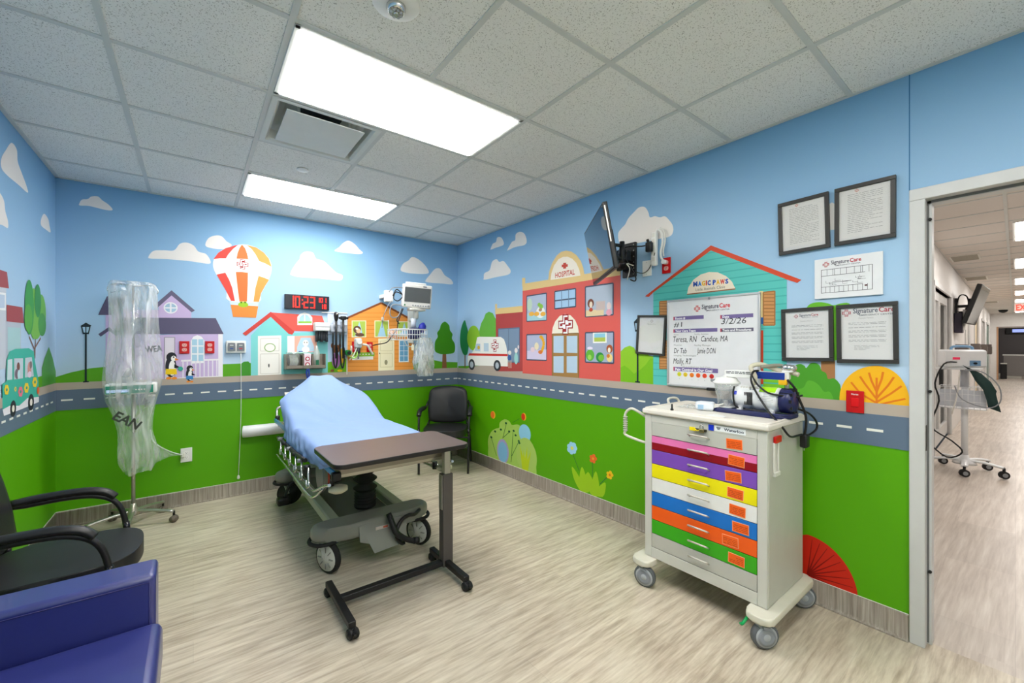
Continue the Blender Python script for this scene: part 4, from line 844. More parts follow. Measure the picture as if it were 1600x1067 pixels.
for i in range(1, 11):
    x = X0+(X1-X0)*i/11; ln(x, Y0, x, Y0+.032, .0008); 
    if i not in (6,): ln(x+.006*(i % 3), Y1-.034, x+.006*(i % 3), Y1, .0008)
for i in range(12): x = rnd.uniform(X0+.01, X1-.04); y = rnd.uniform(Y0+.036, Y1-.05); ln(x, y, x+rnd.uniform(.01, .03), y, .0006); ln(x, y, x, y+rnd.uniform(.006, .014), .0006)
ln(X1-.03, Y0+.02, X1-.02, Y0+.026, .001, mat('plan mark', '#5a2f2f', .6)); s_.build('plan_print', t)
# whiteboard
c, w, h, th = quad_frame(RW, [(1044,469.8),(1189.7,456),(1190,614),(1044.7,601.5)], False)
w0 = w; t = thing('whiteboard', 'care team whiteboard with purple bars and handwriting', 'whiteboard', M=wall_at(RW, c.x, c.y, .004))
f = .014; s_ = MB(); a, b = w/2, h/2; M_alu = mat('aluminium trim', '#c9c9cb', .35, .5)
for p, r in (((-a, -b), (a, -b+f)), ((-a, b-f), (a, b)), ((-a, -b+f), (-a+f, b-f)), ((a-f, -b+f), (a, b-f))): s_.box((p[0], p[1], 0), (r[0], r[1], .018), M_alu, .003)
s_.build('board_frame', t)
s_ = MB(); s_.box((-a+f, -b+f, .001), (a-f, b-f, .011), mat('whiteboard enamel', '#e7e6e8', .15, coat=.6)); s_.build('board_surface', t)
def bp(u, v): p = RW.px(u, v, .015); return (p[0]-c.x, p[1]-c.y)
s_ = MB(); z = .0116; MP = mat('purple bar', '#75659b', .5); MPd = mat('slate bar', '#645f75', .5); MR = mat('logo bright red', '#d6262f', .5); MS = mat('bar edge', '#c23a52', .5)
x, y = bp(1113, 481.5); wordmark(s_, x, y, abs(bp(1142, 480)[0]-bp(1084, 480)[0]), z, None, MR)
M_wt = mat('bar lettering', '#f4f2f6', .5)
for (u0, u1, v0, v1, txt, mm) in ((1052.3,1099.6,495,500.5,'Room #',MP),(1125.5,1177,492.3,498,'Date',MP),(1052.3,1121,514.5,519.8,'Your Care Team',MP),(1125.5,1177.5,513.3,518.6,'Tests and Procedures',MPd),(1052.3,1122,573,579.3,'Pain Control is Our Goal',MP)):
    (x0, y1), (x1, y0) = bp(u0, v0), bp(u1, v1); y1 = (bp(u0, v0)[1]); y0 = bp(u0, v1)[1]
    s_.flat([(x0, y0), (x1, y0), (x1, y1), (x0, y1)], z, mm); s_.flat([(x0, y0), (x0+.008, y0), (x0+.008, y1), (x0, y1)], z+.0002, MS)
    s_.text(txt, x0+.014, y0+.004, (y1-y0)*.62, M_wt, z=z+.0003, align='LEFT', bold=.03)
M_mk = mat('marker ink', '#26262b', .5)
def hw(txt, u0, u1, v, hp, sl=0.22, bold=.0):
    (x0, y0), (x1, _) = bp(u0, v), bp(u1, v); hh = abs(bp(u0, v-hp)[1]-y0); s_.text(txt, (x0+x1)/2, y0, hh, M_mk, width=abs(x1-x0), z=z+.0004, shear=sl, bold=bold)
hw('#1', 1053, 1066, 511, 7.5, .05); hw('3/2/26', 1127, 1166, 506.5, 9, .15); hw('Teresa, RN', 1052, 1089, 534.5, 9); hw('Candice, MA', 1095.5, 1137, 533.5, 8.5)
hw('Dr Tab', 1053, 1073, 551.8, 8); hw('Jamie DON', 1089, 1118.5, 552, 8.5); hw('Molly, RT', 1052, 1081, 568, 8.5)
for (u0, u1, v, txt) in ((1053,1060,524,'Nurse'),(1085,1107,523.3,'Facility Assistant'),(1053,1065.5,540.3,'Physician'),(1085,1111,540.6,'Facility Manager'),(1053,1088,556.2,'Imaging Technologist'),(1065,1110,573.3,'Talk to us about your level of pain')):
    (x0, y0), (x1, _) = bp(u0, v), bp(u1, v); s_.text(txt, (x0+x1)/2, y0, .011, M_ink, width=abs(x1-x0), z=z)
for i, (u, v, cc_) in enumerate(((1061.5,584.5,'#d8d62a'),(1071,585.2,'#e3c21f'),(1081,586,'#ee7f1d'),(1091,586.5,'#ee5f1c'),(1101,587.2,'#e5431c'),(1112,588,'#d02a22'))):
    x, y = bp(u, v); s_.flat([(x+p[0], y+p[1]) for p in circle(20, .0155)], z, mat('face '+cc_, cc_, .5))
    for dx in (-.005, .005): s_.flat([(x+dx+p[0], y+.004+p[1]) for p in circle(6, .0015)], z+.0003, M_inkd)
    s_.flat([(x-.006, y-.006), (x+.006, y-.006), (x+.006, y-.0045), (x-.006, y-.0045)], z+.0003, M_inkd)
    s_.text(str(i*2), x, y-.034, .007, M_ink, z=z)
s_.build('board_print', t)
x, y = bp(1109, 466.2); s_ = MB(); s_.cyl((x, y, .018), (x, y, .022), .008, M_greyp, n=14); s_.build('hanging_clip', t)
x, y = bp(1115, 607.5); s_ = MB(); s_.box((x-.035, y-.012, .018), (x+.03, y+.008, .04), M_black, .004); s_.cyl((x+.035, y, .03), (x+.05, y-.02, .03), .007, M_greyp); s_.build('pen_clip', t)
# switch plates, outlets
def plate(name, label, cat_, fr, q, m, fit, group=None):
    c, w, h, th = quad_frame(fr, q, False); t = thing(name, label, cat_, M=wall_at(fr, c.x, c.y, .0063), group=group); a, b = w/2, h/2
    s_ = MB(); s_.box((-a, -b, 0), (a, b, .007), m, .003); s_.build('cover_plate', t)
    if fit == 'duplex':
        for sy in (-1, 1):
            s_ = MB(); s_.prism(smooth_loop([(-.017, -.008), (-.017, .008), (-.009, .0145), (.009, .0145), (.017, .008), (.017, -.008), (.009, -.0145), (-.009, -.0145)], 2), 0, .003, mat('socket pink' if m is M_red else 'socket white', '#e5a9a3' if m is M_red else '#f0efec', .4))
            for v_ in s_.bm.verts: v_.co += Vector((0, sy*.021, .0065))
            for dx in (-.006, .006): s_.box((dx-.001, sy*.021-.001, .0094), (dx+.001, sy*.021+.007, .0098), M_black)
            s_.cyl((0, sy*.021-.007, .0094), (0, sy*.021-.007, .0098), .0022, M_black, n=8); s_.build('socket', t)
    if fit == 'switch':
        s_ = MB(); s_.box((-a*.45, -b*.45, .007), (a*.45, b*.35, .012), mat('switch red', '#d81018', .3), .002); s_.build('switch_rocker', t)
        s_ = MB(); s_.text('Nurse', 0, b*.62, .008, M_white, z=.0075, bold=.03); s_.build('plate_lettering', t)
    if fit == 'blank':
        for sy in (-1, 1): s_ = MB(); s_.cyl((0, sy*b*.75, .007), (0, sy*b*.75, .0082), .003, M_steel, n=10); s_.build('screw', t)
    return t
plate('emergency_switch', 'red emergency switch plate over the orange mural tree', 'switch', RW, [(1323,611),(1351,609.5),(1351,645.5),(1323,643.5)], M_red, 'switch')
plate('wall_outlet', 'red wall outlet below the power strip beside the television mount', 'outlet', RW, [(1036,404),(1049.5,401.5),(1049,426),(1035.6,428.5)], M_red, 'duplex')
plate('blank_plate', 'white blank wall plate under the power adapter', 'wall plate', RW, [(1005,408.5),(1019,406.3),(1019.4,430.5),(1005.5,433)], M_white, 'blank')
# power strip, its cord, adapter
(a0, b0), (a1, b1) = RW.px(1021.5, 365), RW.px(1029.5, 415); t = thing('power_strip', 'white vertical power strip on the wall by the television mount', 'power strip', M=wall_at(RW, (a0+a1)/2, (b0+b1)/2, .006))
hh = abs(b0-b1)/2; s_ = MB(); s_.box((-.022, -hh, 0), (.022, hh, .035), M_white, .008); s_.build('strip_body', t)
for i in range(5): s_ = MB(); s_.box((-.013, -hh+.03+.045*i, .035), (.013, -hh+.06+.045*i, .0365), M_offwhite, .002); s_.build('socket', t)
s_ = MB(); s_.T = RW.M
P_ = [RW.px(1028, 366), RW.px(1031, 360), RW.px(1037, 364), RW.px(1039, 378), RW.px(1036, 395), RW.px(1037, 404), RW.px(1042, 410)]
s_.tube([(p[0], p[1], .03) for p in P_], .008, M_white); s_.tube([(p[0]+.02, p[1]+.008, .03) for p in P_[1:-1]], .006, M_offwhite); s_.cyl((P_[-1][0], P_[-1][1], .016), (P_[-1][0], P_[-1][1], .05), .016, M_white)
tag(s_.build('white_cord', at=tuple(RW.M @ Vector((P_[3][0], P_[3][1], .03)))), 'white cord looping from the power strip to the red outlet', 'cord')
(a0, b0) = RW.px(1022.6, 388); s_ = MB(); s_.T = RW.M; s_.box((a0-.025, b0-.036, .045), (a0+.022, b0+.036, .085), M_black, .008); s_.cyl((a0-.01, b0+.03, .06), (a0-.02, b0+.06, .06), .01, M_black)
tag(s_.build('power_adapter', at=tuple(RW.M @ Vector((a0, b0, .06)))), 'black power adapter plugged into the white power strip', 'adapter')
# television on a swing mount
c_ = (2.265, 1.945, 2.115); yaw, tilt, tw = .895, .178, .73; th_ = tw*.575
wv = Vector((math.cos(yaw), math.sin(yaw), 0)); nv = Vector((-math.sin(yaw), math.cos(yaw), 0)); up = (Vector((0, 0, math.cos(tilt)))+nv*math.sin(tilt)).normalized(); out = wv.cross(up)
out = -out if out.dot(nv) < 0 else out
xv = up.cross(out)
TVM = Matrix.Translation(Vector(c_)) @ Matrix((xv, up, out)).transposed().to_4x4()
(a0, b0), (a1, b1) = RW.px(975.5, 383), RW.px(996, 432); wallp = RW.M @ Vector(((a0+a1)/2, (b0+b1)/2, .006))
M1 = wall_at(RW, (a0+a1)/2, (b0+b1)/2, .006); hw_, hh = abs(a1-a0)/2, abs(b1-b0)/2
t = thing('television', 'black flat television tilted on a swing mount over the hospital mural', 'television', M=M1)
inv = wm(t).inverted()
s_ = MB(); s_.T = inv @ TVM; s_.box((-tw/2, -th_/2, -.03), (tw/2, th_/2, 0), M_black, .006); s_.box((-tw*.38, -th_*.42, -.06), (tw*.38, th_*.15, -.03), M_black, .015); s_.build('television_housing', t)
s_ = MB(); s_.T = inv @ TVM; s_.box((-tw/2+.012, -th_/2+.018, 0), (tw/2-.012, th_/2-.012, .0015), mat('screen glass dark', '#08090b', .04, coat=1, spec=.8)); s_.build('screen', t)
s_ = MB(); s_.T = inv @ TVM; s_.box((tw/2-.0, -th_*.1, -.012), (tw/2+.003, th_*.44, -.005), M_steel); s_.build('edge_trim', t)
s_ = MB(); s_.box((-hw_, -hh, 0), (hw_, hh, .02), M_blackm, .003)
for i in range(6): s_.cyl((hw_*.75, -hh+.02+i*2*(hh-.02)/5, .02), (hw_*.75, -hh+.02+i*2*(hh-.02)/5, .024), .005, M_steel, n=8)
s_.build('wall_plate', t)
tvb = inv @ (TVM @ Vector((0, -.02, -.068)))
s_ = MB(); k1 = Vector((-.06, 0, .06)); k2 = k1.lerp(tvb, .5)+Vector((.10, 0, .03))
for dz in (-.05, .05):
    d_ = Vector((0, dz, 0)); s_.tube([k1+d_, k2+d_], .014, M_blackm, k=1); s_.tube([k2+d_, tvb+d_*.8], .013, M_blackm, k=1)
s_.cyl(k1-Vector((0, .08, 0)), k1+Vector((0, .08, 0)), .02, M_blackm); s_.cyl(k2-Vector((0, .08, 0)), k2+Vector((0, .08, 0)), .018, M_blackm); s_.box((-.09, -.07, .02), (.0, .07, .06), M_blackm, .004); s_.build('swing_arm', t)
s_ = MB(); s_.T = inv @ TVM; s_.box((-.12, -.13, -.075), (.12, .13, -.061), M_blackm, .003); s_.box((-.10, -.17, -.071), (-.07, .17, -.061), M_blackm); s_.box((.07, -.17, -.071), (.10, .17, -.061), M_blackm); s_.build('mounting_bracket', t)
def W(u, v, d): p = RW.px(u, v, d); return inv @ (RW.M @ Vector((p[0], p[1], d)))
s_ = MB(); s_.tube([W(1018, 377, .06), W(1007, 384, .08), W(990, 385, .12), W(978, 386, .12), W(974, 392, .1)], .005, M_black)
s_.tube([W(1023, 395, .06), W(1021, 403, .03), W(1014, 420, .03), W(1004, 427, .03), W(992, 424, .06)], .003, M_black)
s_.tube([W(985, 437, .04), W(992, 439, .05), W(993, 432, .07), W(983, 412, .10), W(976, 402, .12), W(980, 392, .13)], .005, M_black); s_.build('cable', t)
s_ = MB(); s_.tube([W(980, 437, .05), W(984, 420, .10), W(979, 412, .12), W(990, 415, .09)], .004, M_offwhite); s_.build('white_cable', t)
s_ = MB(); s_.box((-.05, -.01, .03), (.03, .07, .09), mat('cable box black', '#20242a', .4), .006); s_.build('signal_box', t)

# ------------------------------------------------------------ things on the back wall
def B(u, v, d=0.0): return BW.px(u, v, d)
c, w, h, th = quad_frame(BW, [(444,460),(513,463.5),(513,485),(444,483)], False)
t = thing('digital_clock', 'black digital wall clock with glowing red digits', 'clock', M=wall_at(BW, c.x, c.y, .006)); a, b = w/2, h/2
s_ = MB(); s_.box((-a, -b, 0), (a, b, .035), mat('clock black', '#20232c', .3), .004); s_.build('clock_case', t)
M_led = mat('red led', '#ff2418', .4, emit=2.2); z = .0356
SEG = {'0': 'abcdef', '1': 'bc', '2': 'abged', '3': 'abgcd', '4': 'fgbc', '5': 'afgcd', '6': 'afgedc', '7': 'abc', '8': 'abcdefg', '9': 'abcfgd'}
def digit(ch, x, y, w, h, k):
    s_ = MB()
    for sg in SEG[ch]:
        q = {'a': (0, h-k, w, h), 'd': (0, 0, w, k), 'g': (0, h/2-k/2, w, h/2+k/2), 'b': (w-k, h/2, w, h), 'c': (w-k, 0, w, h/2), 'f': (0, h/2, k, h), 'e': (0, 0, k, h/2)}[sg]
        g_ = k*.18; s_.box((x+q[0]+g_, y+q[1]+g_, z), (x+q[2]-g_, y+q[3]-g_, z+.001), M_led)
    s_.build('clock_digit', t)
H_ = h*.82; y0 = -b+h*.09
for ch, x in (('1', -.84), ('0', -.57), ('2', -.20), ('3', .10)): digit(ch, x*a, y0, a*.235, H_, .0145)
s_ = MB()
for yy in (.3, .62): s_.box((-.255*a, y0+H_*yy, z), (-.225*a, y0+H_*yy+.014, z+.001), M_led)
for ch, x in (('1', .42), ('0', .57), ('1', .74)): digit(ch, x*a, y0+H_*.54, a*.12, H_*.42, .0075)
for ch, x in (('1', .57), ('8', .74)): digit(ch, x*a, y0, a*.12, H_*.40, .0075)
s_.build('colon', t)
# red outlets and others
plate('wall_outlet', 'red duplex outlet left of the arched mural window', 'outlet', BW, [(280.3,533),(296,533),(296,552.5),(280.5,552.5)], M_red, 'duplex')
plate('wall_outlet', 'red duplex outlet right of the arched mural window', 'outlet', BW, [(320.5,533),(335,533),(335,552),(320.5,552)], M_red, 'duplex')
plate('wall_outlet', 'red outlet behind the suction regulator on the orange mural house', 'outlet', BW, [(549.5,533.5),(560,533.5),(560,550),(549.5,550)], M_red, 'duplex')
plate('wall_outlet', 'red outlet with a black cord plugged in, beside the cream mural door', 'outlet', BW, [(572.5,534.5),(582,534.5),(582,550),(572.5,550)], M_red, 'duplex')
plate('wall_outlet', 'white wall outlet low on the green wall near the pole stand', 'outlet', BW, [(282,700),(300.5,699),(300,720.5),(282,722)], M_white, 'duplex')
# glove style twin device
c, w, h, th = quad_frame(BW, [(353,532.5),(384,532.5),(384,551.5),(353,551.5)], False)
t = thing('call_station', 'white twin nurse call station with grey blue and grey red buttons', 'call station', M=wall_at(BW, c.x, c.y, .006)); a, b = w/2, h/2
s_ = MB(); s_.box((-a, -b, 0), (a, b, .02), M_white, .006); s_.build('station_plate', t)
for sx, cc_ in ((-1, '#2a4f9c'), (1, '#c22a44')):
    s_ = MB(); s_.prism(smooth_loop([(sx*a*.46+x*.030, y*.038) for x, y in ((-1, -.8), (-.95, .8), (-.7, 1), (.7, 1), (.95, .8), (1, -.8), (.8, -1), (-.8, -1))], 2), .0205, .028, mat('slate grey plastic', '#70757d', .4), .002); bt_ = s_.build('call_button', t)
    s_ = MB(); s_.box((sx*a*.46-.012, -.02, .028), (sx*a*.46+.012, -.01, .0285), mat('button mark '+cc_, cc_, .4)); s_.build('button_mark', bt_)
    s_ = MB(); s_.box((sx*a*.46-.014, .012, .028), (sx*a*.46+.014, .02, .0285), M_offwhite); s_.build('indicator', bt_)
p0, p1 = aty(376.5, 552, YB-.03), aty(372.5, 744, YB-.02); s_ = MB(); s_.tube([p0, p0.lerp(p1, .5)+Vector((.01, 0, 0)), p1], .0025, M_white, n=6); o = s_.build('pull_cord', at=tuple(p1)); tag(o, 'thin white pull cord hanging down the green wall to the skirting', 'cord')
s_ = MB(); s_.T = Matrix.Translation(-p1); s_.lathe(p1+Vector((0, 0, .012)), (0, 0, -1), [(0, .004), (.01, .01), (.03, .012), (.038, .006)], M_white, 12); q_ = s_.build('cord_bob', o); 
for v_ in q_.data.vertices: pass
# white wall bumper behind the bed
a0 = B(374, 668, .06); s_ = MB(); s_.T = BW.M; 
zc = B(390, 673, .05)[1]; s_.tube([(a0[0]+.03, zc, .002+.06), (a0[0]+.12, zc, .075), (a0[0]+.5, zc, .075), (a0[0]+1.15, zc, .075), (a0[0]+1.24, zc, .062)], .055, mat('bumper white', '#dfe0e2', .4), n=14, flat=(.055, .055)); s_.box((a0[0]+.1, zc-.04, 0.006), (a0[0]+1.15, zc+.04, .05), M_white)
tag(s_.build('bed_bumper', at=tuple(BW.M @ Vector((a0[0]+.5, zc, .05)))), 'white rounded bumper rail on the wall behind the bed head', 'wall bumper')
# diagnostic wall board with otoscope
t = thing('diagnostic_board', 'pale wall board carrying the two black scope handles', 'wall board', M=wall_at(BW, B(528, 500)[0], B(528, 500)[1], .006)); c0 = B(528, 500)
def L(u, v, d=.0): p = B(u, v, d); return (p[0]-c0[0], p[1]-c0[1])
s_ = MB(); (x0, y1), (x1, y0) = L(511, 487.5), L(542, 523); s_.box((x0, y0, 0), (x1, y1, .012), mat('board pale blue', '#cdd9ea', .3), .003); (x2, y2) = L(502, 487.5); s_.box((x2, y1-.012, 0), (x1, y1, .02), M_white, .003); s_.box((x1-.008, L(542, 585)[1], 0), (x1, y0, .012), M_offwhite); s_.build('board', t)
(x0, y1), (x1, y0) = L(516, 507, .06), L(542.5, 519.5, .06); s_ = MB(); s_.box((x0, y0, .012), (x1, y1, .07), mat('instrument grey', '#b4bac4', .35), .012); s_.build('power_unit', t)
for u, nm in ((525, 'otoscope'), (536, 'ophthalmoscope')):
    x, y = L(u, 507, .1); s_ = MB()
    s_.cyl((x, L(u, 560, .1)[1], .1), (x, L(u, 497, .1)[1], .1), .011, M_black, n=12); s_.cyl((x, y-.04, .07), (x, y+.03, .07), .02, mat('instrument grey', '#b4bac4', .35)); 
    if nm == 'otoscope': s_.lathe((x, L(u, 502, .1)[1], .1), (0, 1, 0), [(0, .012), (.02, .018), (.06, .024), (.09, .02), (.10, .008)], M_black, 14); s_.cyl((x, L(u, 493, .1)[1], .1), (x, L(u, 490, .1)[1], .14), .012, M_steel, r2=.005)
    else: s_.box((x-.03, L(u, 500, .1)[1], .085), (x+.03, L(u, 494, .1)[1], .125), M_black, .01); s_.cyl((x-.045, L(u, 497, .1)[1], .1), (x+.05, L(u, 497, .1)[1], .1), .012, M_black)
    o = s_.build('scope_handle', t)
    s_ = MB(); yb = L(u, 575, .09)[1]; yk = L(u, 520, .09)[1]; s_.tube([(x-.02, yk, .06), (x-.024, (yk+yb)/2, .07), (x-.014, yb+.05, .07), (x+.0, yb, .08), (x+.014, yb+.06, .08), (x+.016, (yk+yb)/2, .085), (x+.005, yk-.15, .09)], .008, M_black); s_.build('coiled_cord', o)
# speculum dispenser
c0 = B(503, 510); t = thing('speculum_dispenser', 'white dispenser with dark tubes below the digital clock', 'dispenser', M=wall_at(BW, c0[0], c0[1], .006))
s_ = MB(); (x0, y1), (x1, y0) = L(491.5, 503.5, .08), L(515, 517.5, .08); s_.box((x0, y0, 0), (x1, y1, .1), M_white, .01); s_.box((x0+.005, (y0+y1)/2-.004, .1), (x1-.005, (y0+y1)/2+.002, .102), M_greyp); s_.build('dispenser_body', t)
for i in range(5):
    x = x0+.025+i*(x1-x0-.05)/4; s_ = MB(); s_.cyl((x, y0, .055), (x, L(500, 534, .08)[1]+.012*(i % 2), .055), .014, mat('smoke tube', '#3b3d42', .25), n=12); s_.build('speculum_tube', t)
# wire basket holder with supplies
(x0, y1), (x1, y0) = B(447, 553.5, .12), B(508.5, 575.5, .12); M_taupe = mat('taupe metal', '#8e8578', .4, .4)
t = thing('supply_holder', 'taupe three pocket wall holder below the speculum dispenser', 'wall holder', M=wall_at(BW, x0, y0, .006)); w = x1-x0; h = y1-y0
s_ = MB(); s_.box((0, 0, 0), (w, h, .006), M_taupe); s_.box((0, 0, 0), (w, .006, .12), M_taupe); s_.box((0, 0, .114), (w, h*.25, .12), M_taupe)
for k in (0, .42, .66, 1): s_.box((w*k-.003, 0, 0), (w*k+.003, h*(1 if k in (0, 1) else .9), .12), M_taupe)
s_.build('holder_frame', t)
M_film = film('clear plastic film', '#e6ece9', .62, .12, .12, 26, .10)
Mq = wm(t)
s_ = MB(); s_.T = Mq; s_.lathe((w*.20, .01, .06), (0, 1, 0), [(0, .05), (.06, .056), (.14, .062), (h*1.05, .066)], film('clear cup', '#dfe9e6', .3, .1, .1), 18)
for i in range(7): s_.tube([(w*(.12+.025*i), .02, .05), (w*(.12+.03*i), .08, .08), (w*(.11+.025*i), h*.95, .06)], .005, M_offwhite, n=5)
tag(s_.build('tubing_pack', at=tuple(Mq @ Vector((w*.2, .01, .06)))), 'clear pack of white tubing in the left pocket of the wall holder', 'tubing')
s_ = MB(); s_.T = Mq; s_.box((w*.13, h*1.02, .03), (w*.46, h*1.14, .10), mat('mint packaging', '#a6d8c8', .5), .01); s_.box((w*.34, h*1.1, .04), (w*.44, h*1.2, .07), mat('blue cap', '#2438a0', .4), .005)
tag(s_.build('mint_package', at=tuple(Mq @ Vector((w*.3, h, .06)))), 'mint package with a blue tab lying over the wall holder', 'package')
s_ = MB(); s_.T = Mq; s_.box((w*.45, .01, .03), (w*.63, h*1.02, .10), mat('pink white box', '#e6d3dc', .5), .004)
for yy in (.3, .68): s_.lathe((w*.54, h*yy, .10), (0, 0, 1), [(0, .022), (.003, .022)], mat('crimson ring', '#b8284a', .5), 18); s_.lathe((w*.54, h*yy, .1035), (0, 0, 1), [(0, .013), (.002, .013)], M_white, 18)
tag(s_.build('supply_box', at=tuple(Mq @ Vector((w*.54, .01, .06)))), 'white box with crimson rings in the middle pocket of the wall holder', 'box')
s_ = MB(); s_.T = Mq; s_.tube([(w*.55, .0, .13), (w*.56, -.06, .14), (w*.53, -.10, .13), (w*.5, -.04, .13), (w*.52, .0, .13)], .007, mat('blue tourniquet', '#1e3c9c', .5)); tag(s_.build('tourniquet', at=tuple(Mq @ Vector((w*.54, -.05, .13)))), 'blue loop dangling under the wall holder', 'tourniquet')
s_ = MB(); s_.T = Mq; s_.lathe((w*.80, .008, .06), (0, 1, 0), [(0, .03), (.1, .032), (.16, .03), (.2, .014), (h*1.5, .012)], film('clear bottle', '#e4ede6', .4, .1, .1), 16); s_.box((w*.76, .02, .085), (w*.84, .09, .094), mat('green label', '#1f6b4c', .5))
tag(s_.build('spray_bottle', at=tuple(Mq @ Vector((w*.8, .008, .06)))), 'clear bottle with a green label in the right pocket of the wall holder', 'bottle')
# oxygen and suction fittings
c0 = B(541, 551); t = thing('oxygen_flowmeter', 'green oxygen flowmeter beside the orange mural house', 'flowmeter', M=wall_at(BW, c0[0], c0[1], .006)); M_grn = mat('medical green', '#0f7a34', .35)
s_ = MB(); s_.cyl((0, 0, 0), (0, 0, .09), .03, M_grn, n=20); s_.build('regulator_body', t); s_ = MB(); s_.cyl((0, .0, .09), (0, 0, .11), .018, M_black); s_.cyl((.035, -.03, .06), (.035, .08, .06), .012, film('clear tube', '#dfeee6', .3, .1, .1)); s_.build('flow_tube', t)
s_ = MB(); s_.tube([(0, -.03, .07), (.05, -.06, .09), (.09, -.03, .08), (.10, .03, .06), (.12, .06, .05)], .007, mat('lime hose', '#9ccf5e', .4)); s_.build('hose', t)
c0 = B(557, 541); t = thing('suction_regulator', 'white suction regulator with a dark knob on the orange mural house', 'regulator', M=wall_at(BW, c0[0], c0[1], .014)); 
s_ = MB(); s_.box((-.035, -.02, 0), (.035, .09, .08), mat('regulator pale', '#c9d0d8', .35), .015); s_.cyl((0, .05, .08), (0, .05, .10), .028, M_white); s_.build('regulator_body', t)
s_ = MB(); s_.cyl((0, -.08, .05), (0, -.01, .05), .022, mat('dark grey plastic', '#454349', .4), n=14); s_.cyl((0, -.14, .05), (0, -.08, .05), .008, M_greyp, n=10); s_.build('knob', t)
s_ = MB(); s_.tube([(.04, .02, .07), (.09, .01, .08), (.13, -.05, .07), (.16, -.09, .06)], .012, M_offwhite); s_.tube([(-.02, -.02, .06), (-.06, -.10, .07), (-.1, -.15, .06)], .006, M_offwhite); s_.build('hose', t)
# patient monitor on a wall arm
yM = YB-.40
cM = aty(651, 463, yM); t = thing('patient_monitor', 'white patient monitor with a dark screen on a wall arm', 'monitor', tuple(cM), -.30)
M_mon = mat('monitor ivory', '#e2e0dc', .35)
mw, mh = .158, .130; TT = Matrix.Rotation(math.radians(8), 4, 'X') @ Matrix.Rotation(math.radians(3), 4, 'Y')
s_ = MB(); s_.T = TT; s_.box((-mw, -.07, -mh), (mw, .09, mh), M_mon, .016, 3); s_.box((-mw*.8, -.02, mh), (mw*.6, .05, mh+.022), M_white, .01); s_.build('monitor_housing', t)
s_ = MB(); s_.T = TT; s_.box((-mw+.02, -.0725, -mh+.065), (mw-.015, -.07, mh-.035), mat('monitor screen', '#4a4f52', .15, coat=.6)); s_.build('screen', t)
s_ = MB(); s_.T = TT
for i in range(6): s_.box((-.05+.028*i, -.074, -mh+.022), (-.034+.028*i, -.07, -mh+.036), M_greyp, .001)
s_.cyl((mw-.03, -.085, -mh+.03), (mw-.03, -.07, -mh+.03), .013, M_greyp, n=16); s_.box((-mw+.02, -.073, -mh+.02), (-mw+.035, -.07, -mh+.036), mat('power green', '#3a7a50', .4)); s_.box((mw*.35, -.0725, mh-.024), (mw*.6, -.07, mh-.012), mat('logo slate', '#4a4656', .5)); s_.build('control_button', t)
iv = wm(t).inverted()
def Q(u, v, y): return iv @ aty(u, v, y)
s_ = MB(); s_.T = iv
pl = BW.M @ Vector((B(640, 500)[0], B(640, 500)[1], .006))
arm0 = aty(641, 497, YB-.012); s_.box((arm0.x-.035, YB-.03, arm0.z-.30), (arm0.x+.035, YB-.007, arm0.z+.22), M_white, .006)
pA = aty(641, 500, YB-.10); pB = aty(646, 486, yM+.02); s_.tube([Vector((arm0.x, YB-.03, pA.z)), pA, aty(650, 497, yM+.1), Vector((cM.x, cM.y+.02, pA.z+.02))], .022, M_white, k=2); s_.cyl(Vector((cM.x, cM.y+.02, pA.z-.0)), Vector((cM.x, cM.y+.02, cM.z-mh+.01)), .028, M_offwhite, n=14); s_.box((cM.x-.09, cM.y-.05, cM.z-mh-.035), (cM.x+.09, cM.y+.07, cM.z-mh-.005), M_offwhite, .01)
s_.cyl(Vector((cM.x-.03, cM.y+.02, aty(640, 512, yM).z)), Vector((cM.x-.03, cM.y+.02, pA.z)), .03, mat('arm pale blue', '#c3ccd8', .35), n=14); s_.build('support_arm', t)
# basket
s_ = MB(); s_.T = iv; (bx0, bz1), (bx1, bz0) = [(aty(u, v, yM-.12).x, aty(u, v, yM-.12).z) for u, v in ((619, 514), (666, 531))]; M_wire = mat('white wire', '#e3e3e6', .4)
by0, by1 = yM-.14, yM+.12
for z_ in (bz0, (bz0+bz1)/2, bz1): s_.tube([(bx0, by0, z_), (bx1, by0, z_), (bx1, by1, z_), (bx0, by1, z_)], .004 if z_ != bz1 else .006, M_wire, k=1, closed=True, n=6)
for i in range(13): x = bx0+(bx1-bx0)*i/12; s_.cyl((x, by0, bz0), (x, by0, bz1), .0028, M_wire, n=5); s_.cyl((x, by1, bz0), (x, by1, bz1), .0028, M_wire, n=5); s_.cyl((x, by0, bz0), (x, by1, bz0), .0028, M_wire, n=5)
for i in range(8): y = by0+(by1-by0)*i/7; s_.cyl((bx0, y, bz0), (bx0, y, bz1), .0028, M_wire, n=5); s_.cyl((bx1, y, bz0), (bx1, y, bz1), .0028, M_wire, n=5)
s_.build('wire_basket', t)
s_ = MB(); s_.T = iv
for pts, m, r in (([(632,462),(619,456),(615,466),(622,470),(629,462),(620,452),(614,462)], M_black, .006), ([(632,478),(614,476),(609,488),(613,496),(622,494),(627,482)], M_greyp, .006),
                  ([(630,482),(627,490),(622,503),(621,512),(617,519),(611,527),(604,535),(590,538),(583,539.5)], M_black, .006), ([(628,482),(624,492),(620,500),(624,506)], M_black, .006),
                  ([(632,450),(622,449),(613,450),(608,456)], M_greyp, .005), ([(612,470),(606,478),(600,492),(598,500),(597,512)], M_greyp, .004), ([(632,531),(636,540),(645,541),(650,534)], M_offwhite, .005), ([(607,500),(608,515),(612,521)], M_offwhite, .004)):
    s_.tube([aty(u, v, (yM+.02 if u > 600 else yM+.02+(600-u)/18*.36)) for u, v in pts], r, m)
s_.build('monitor_cable', t)
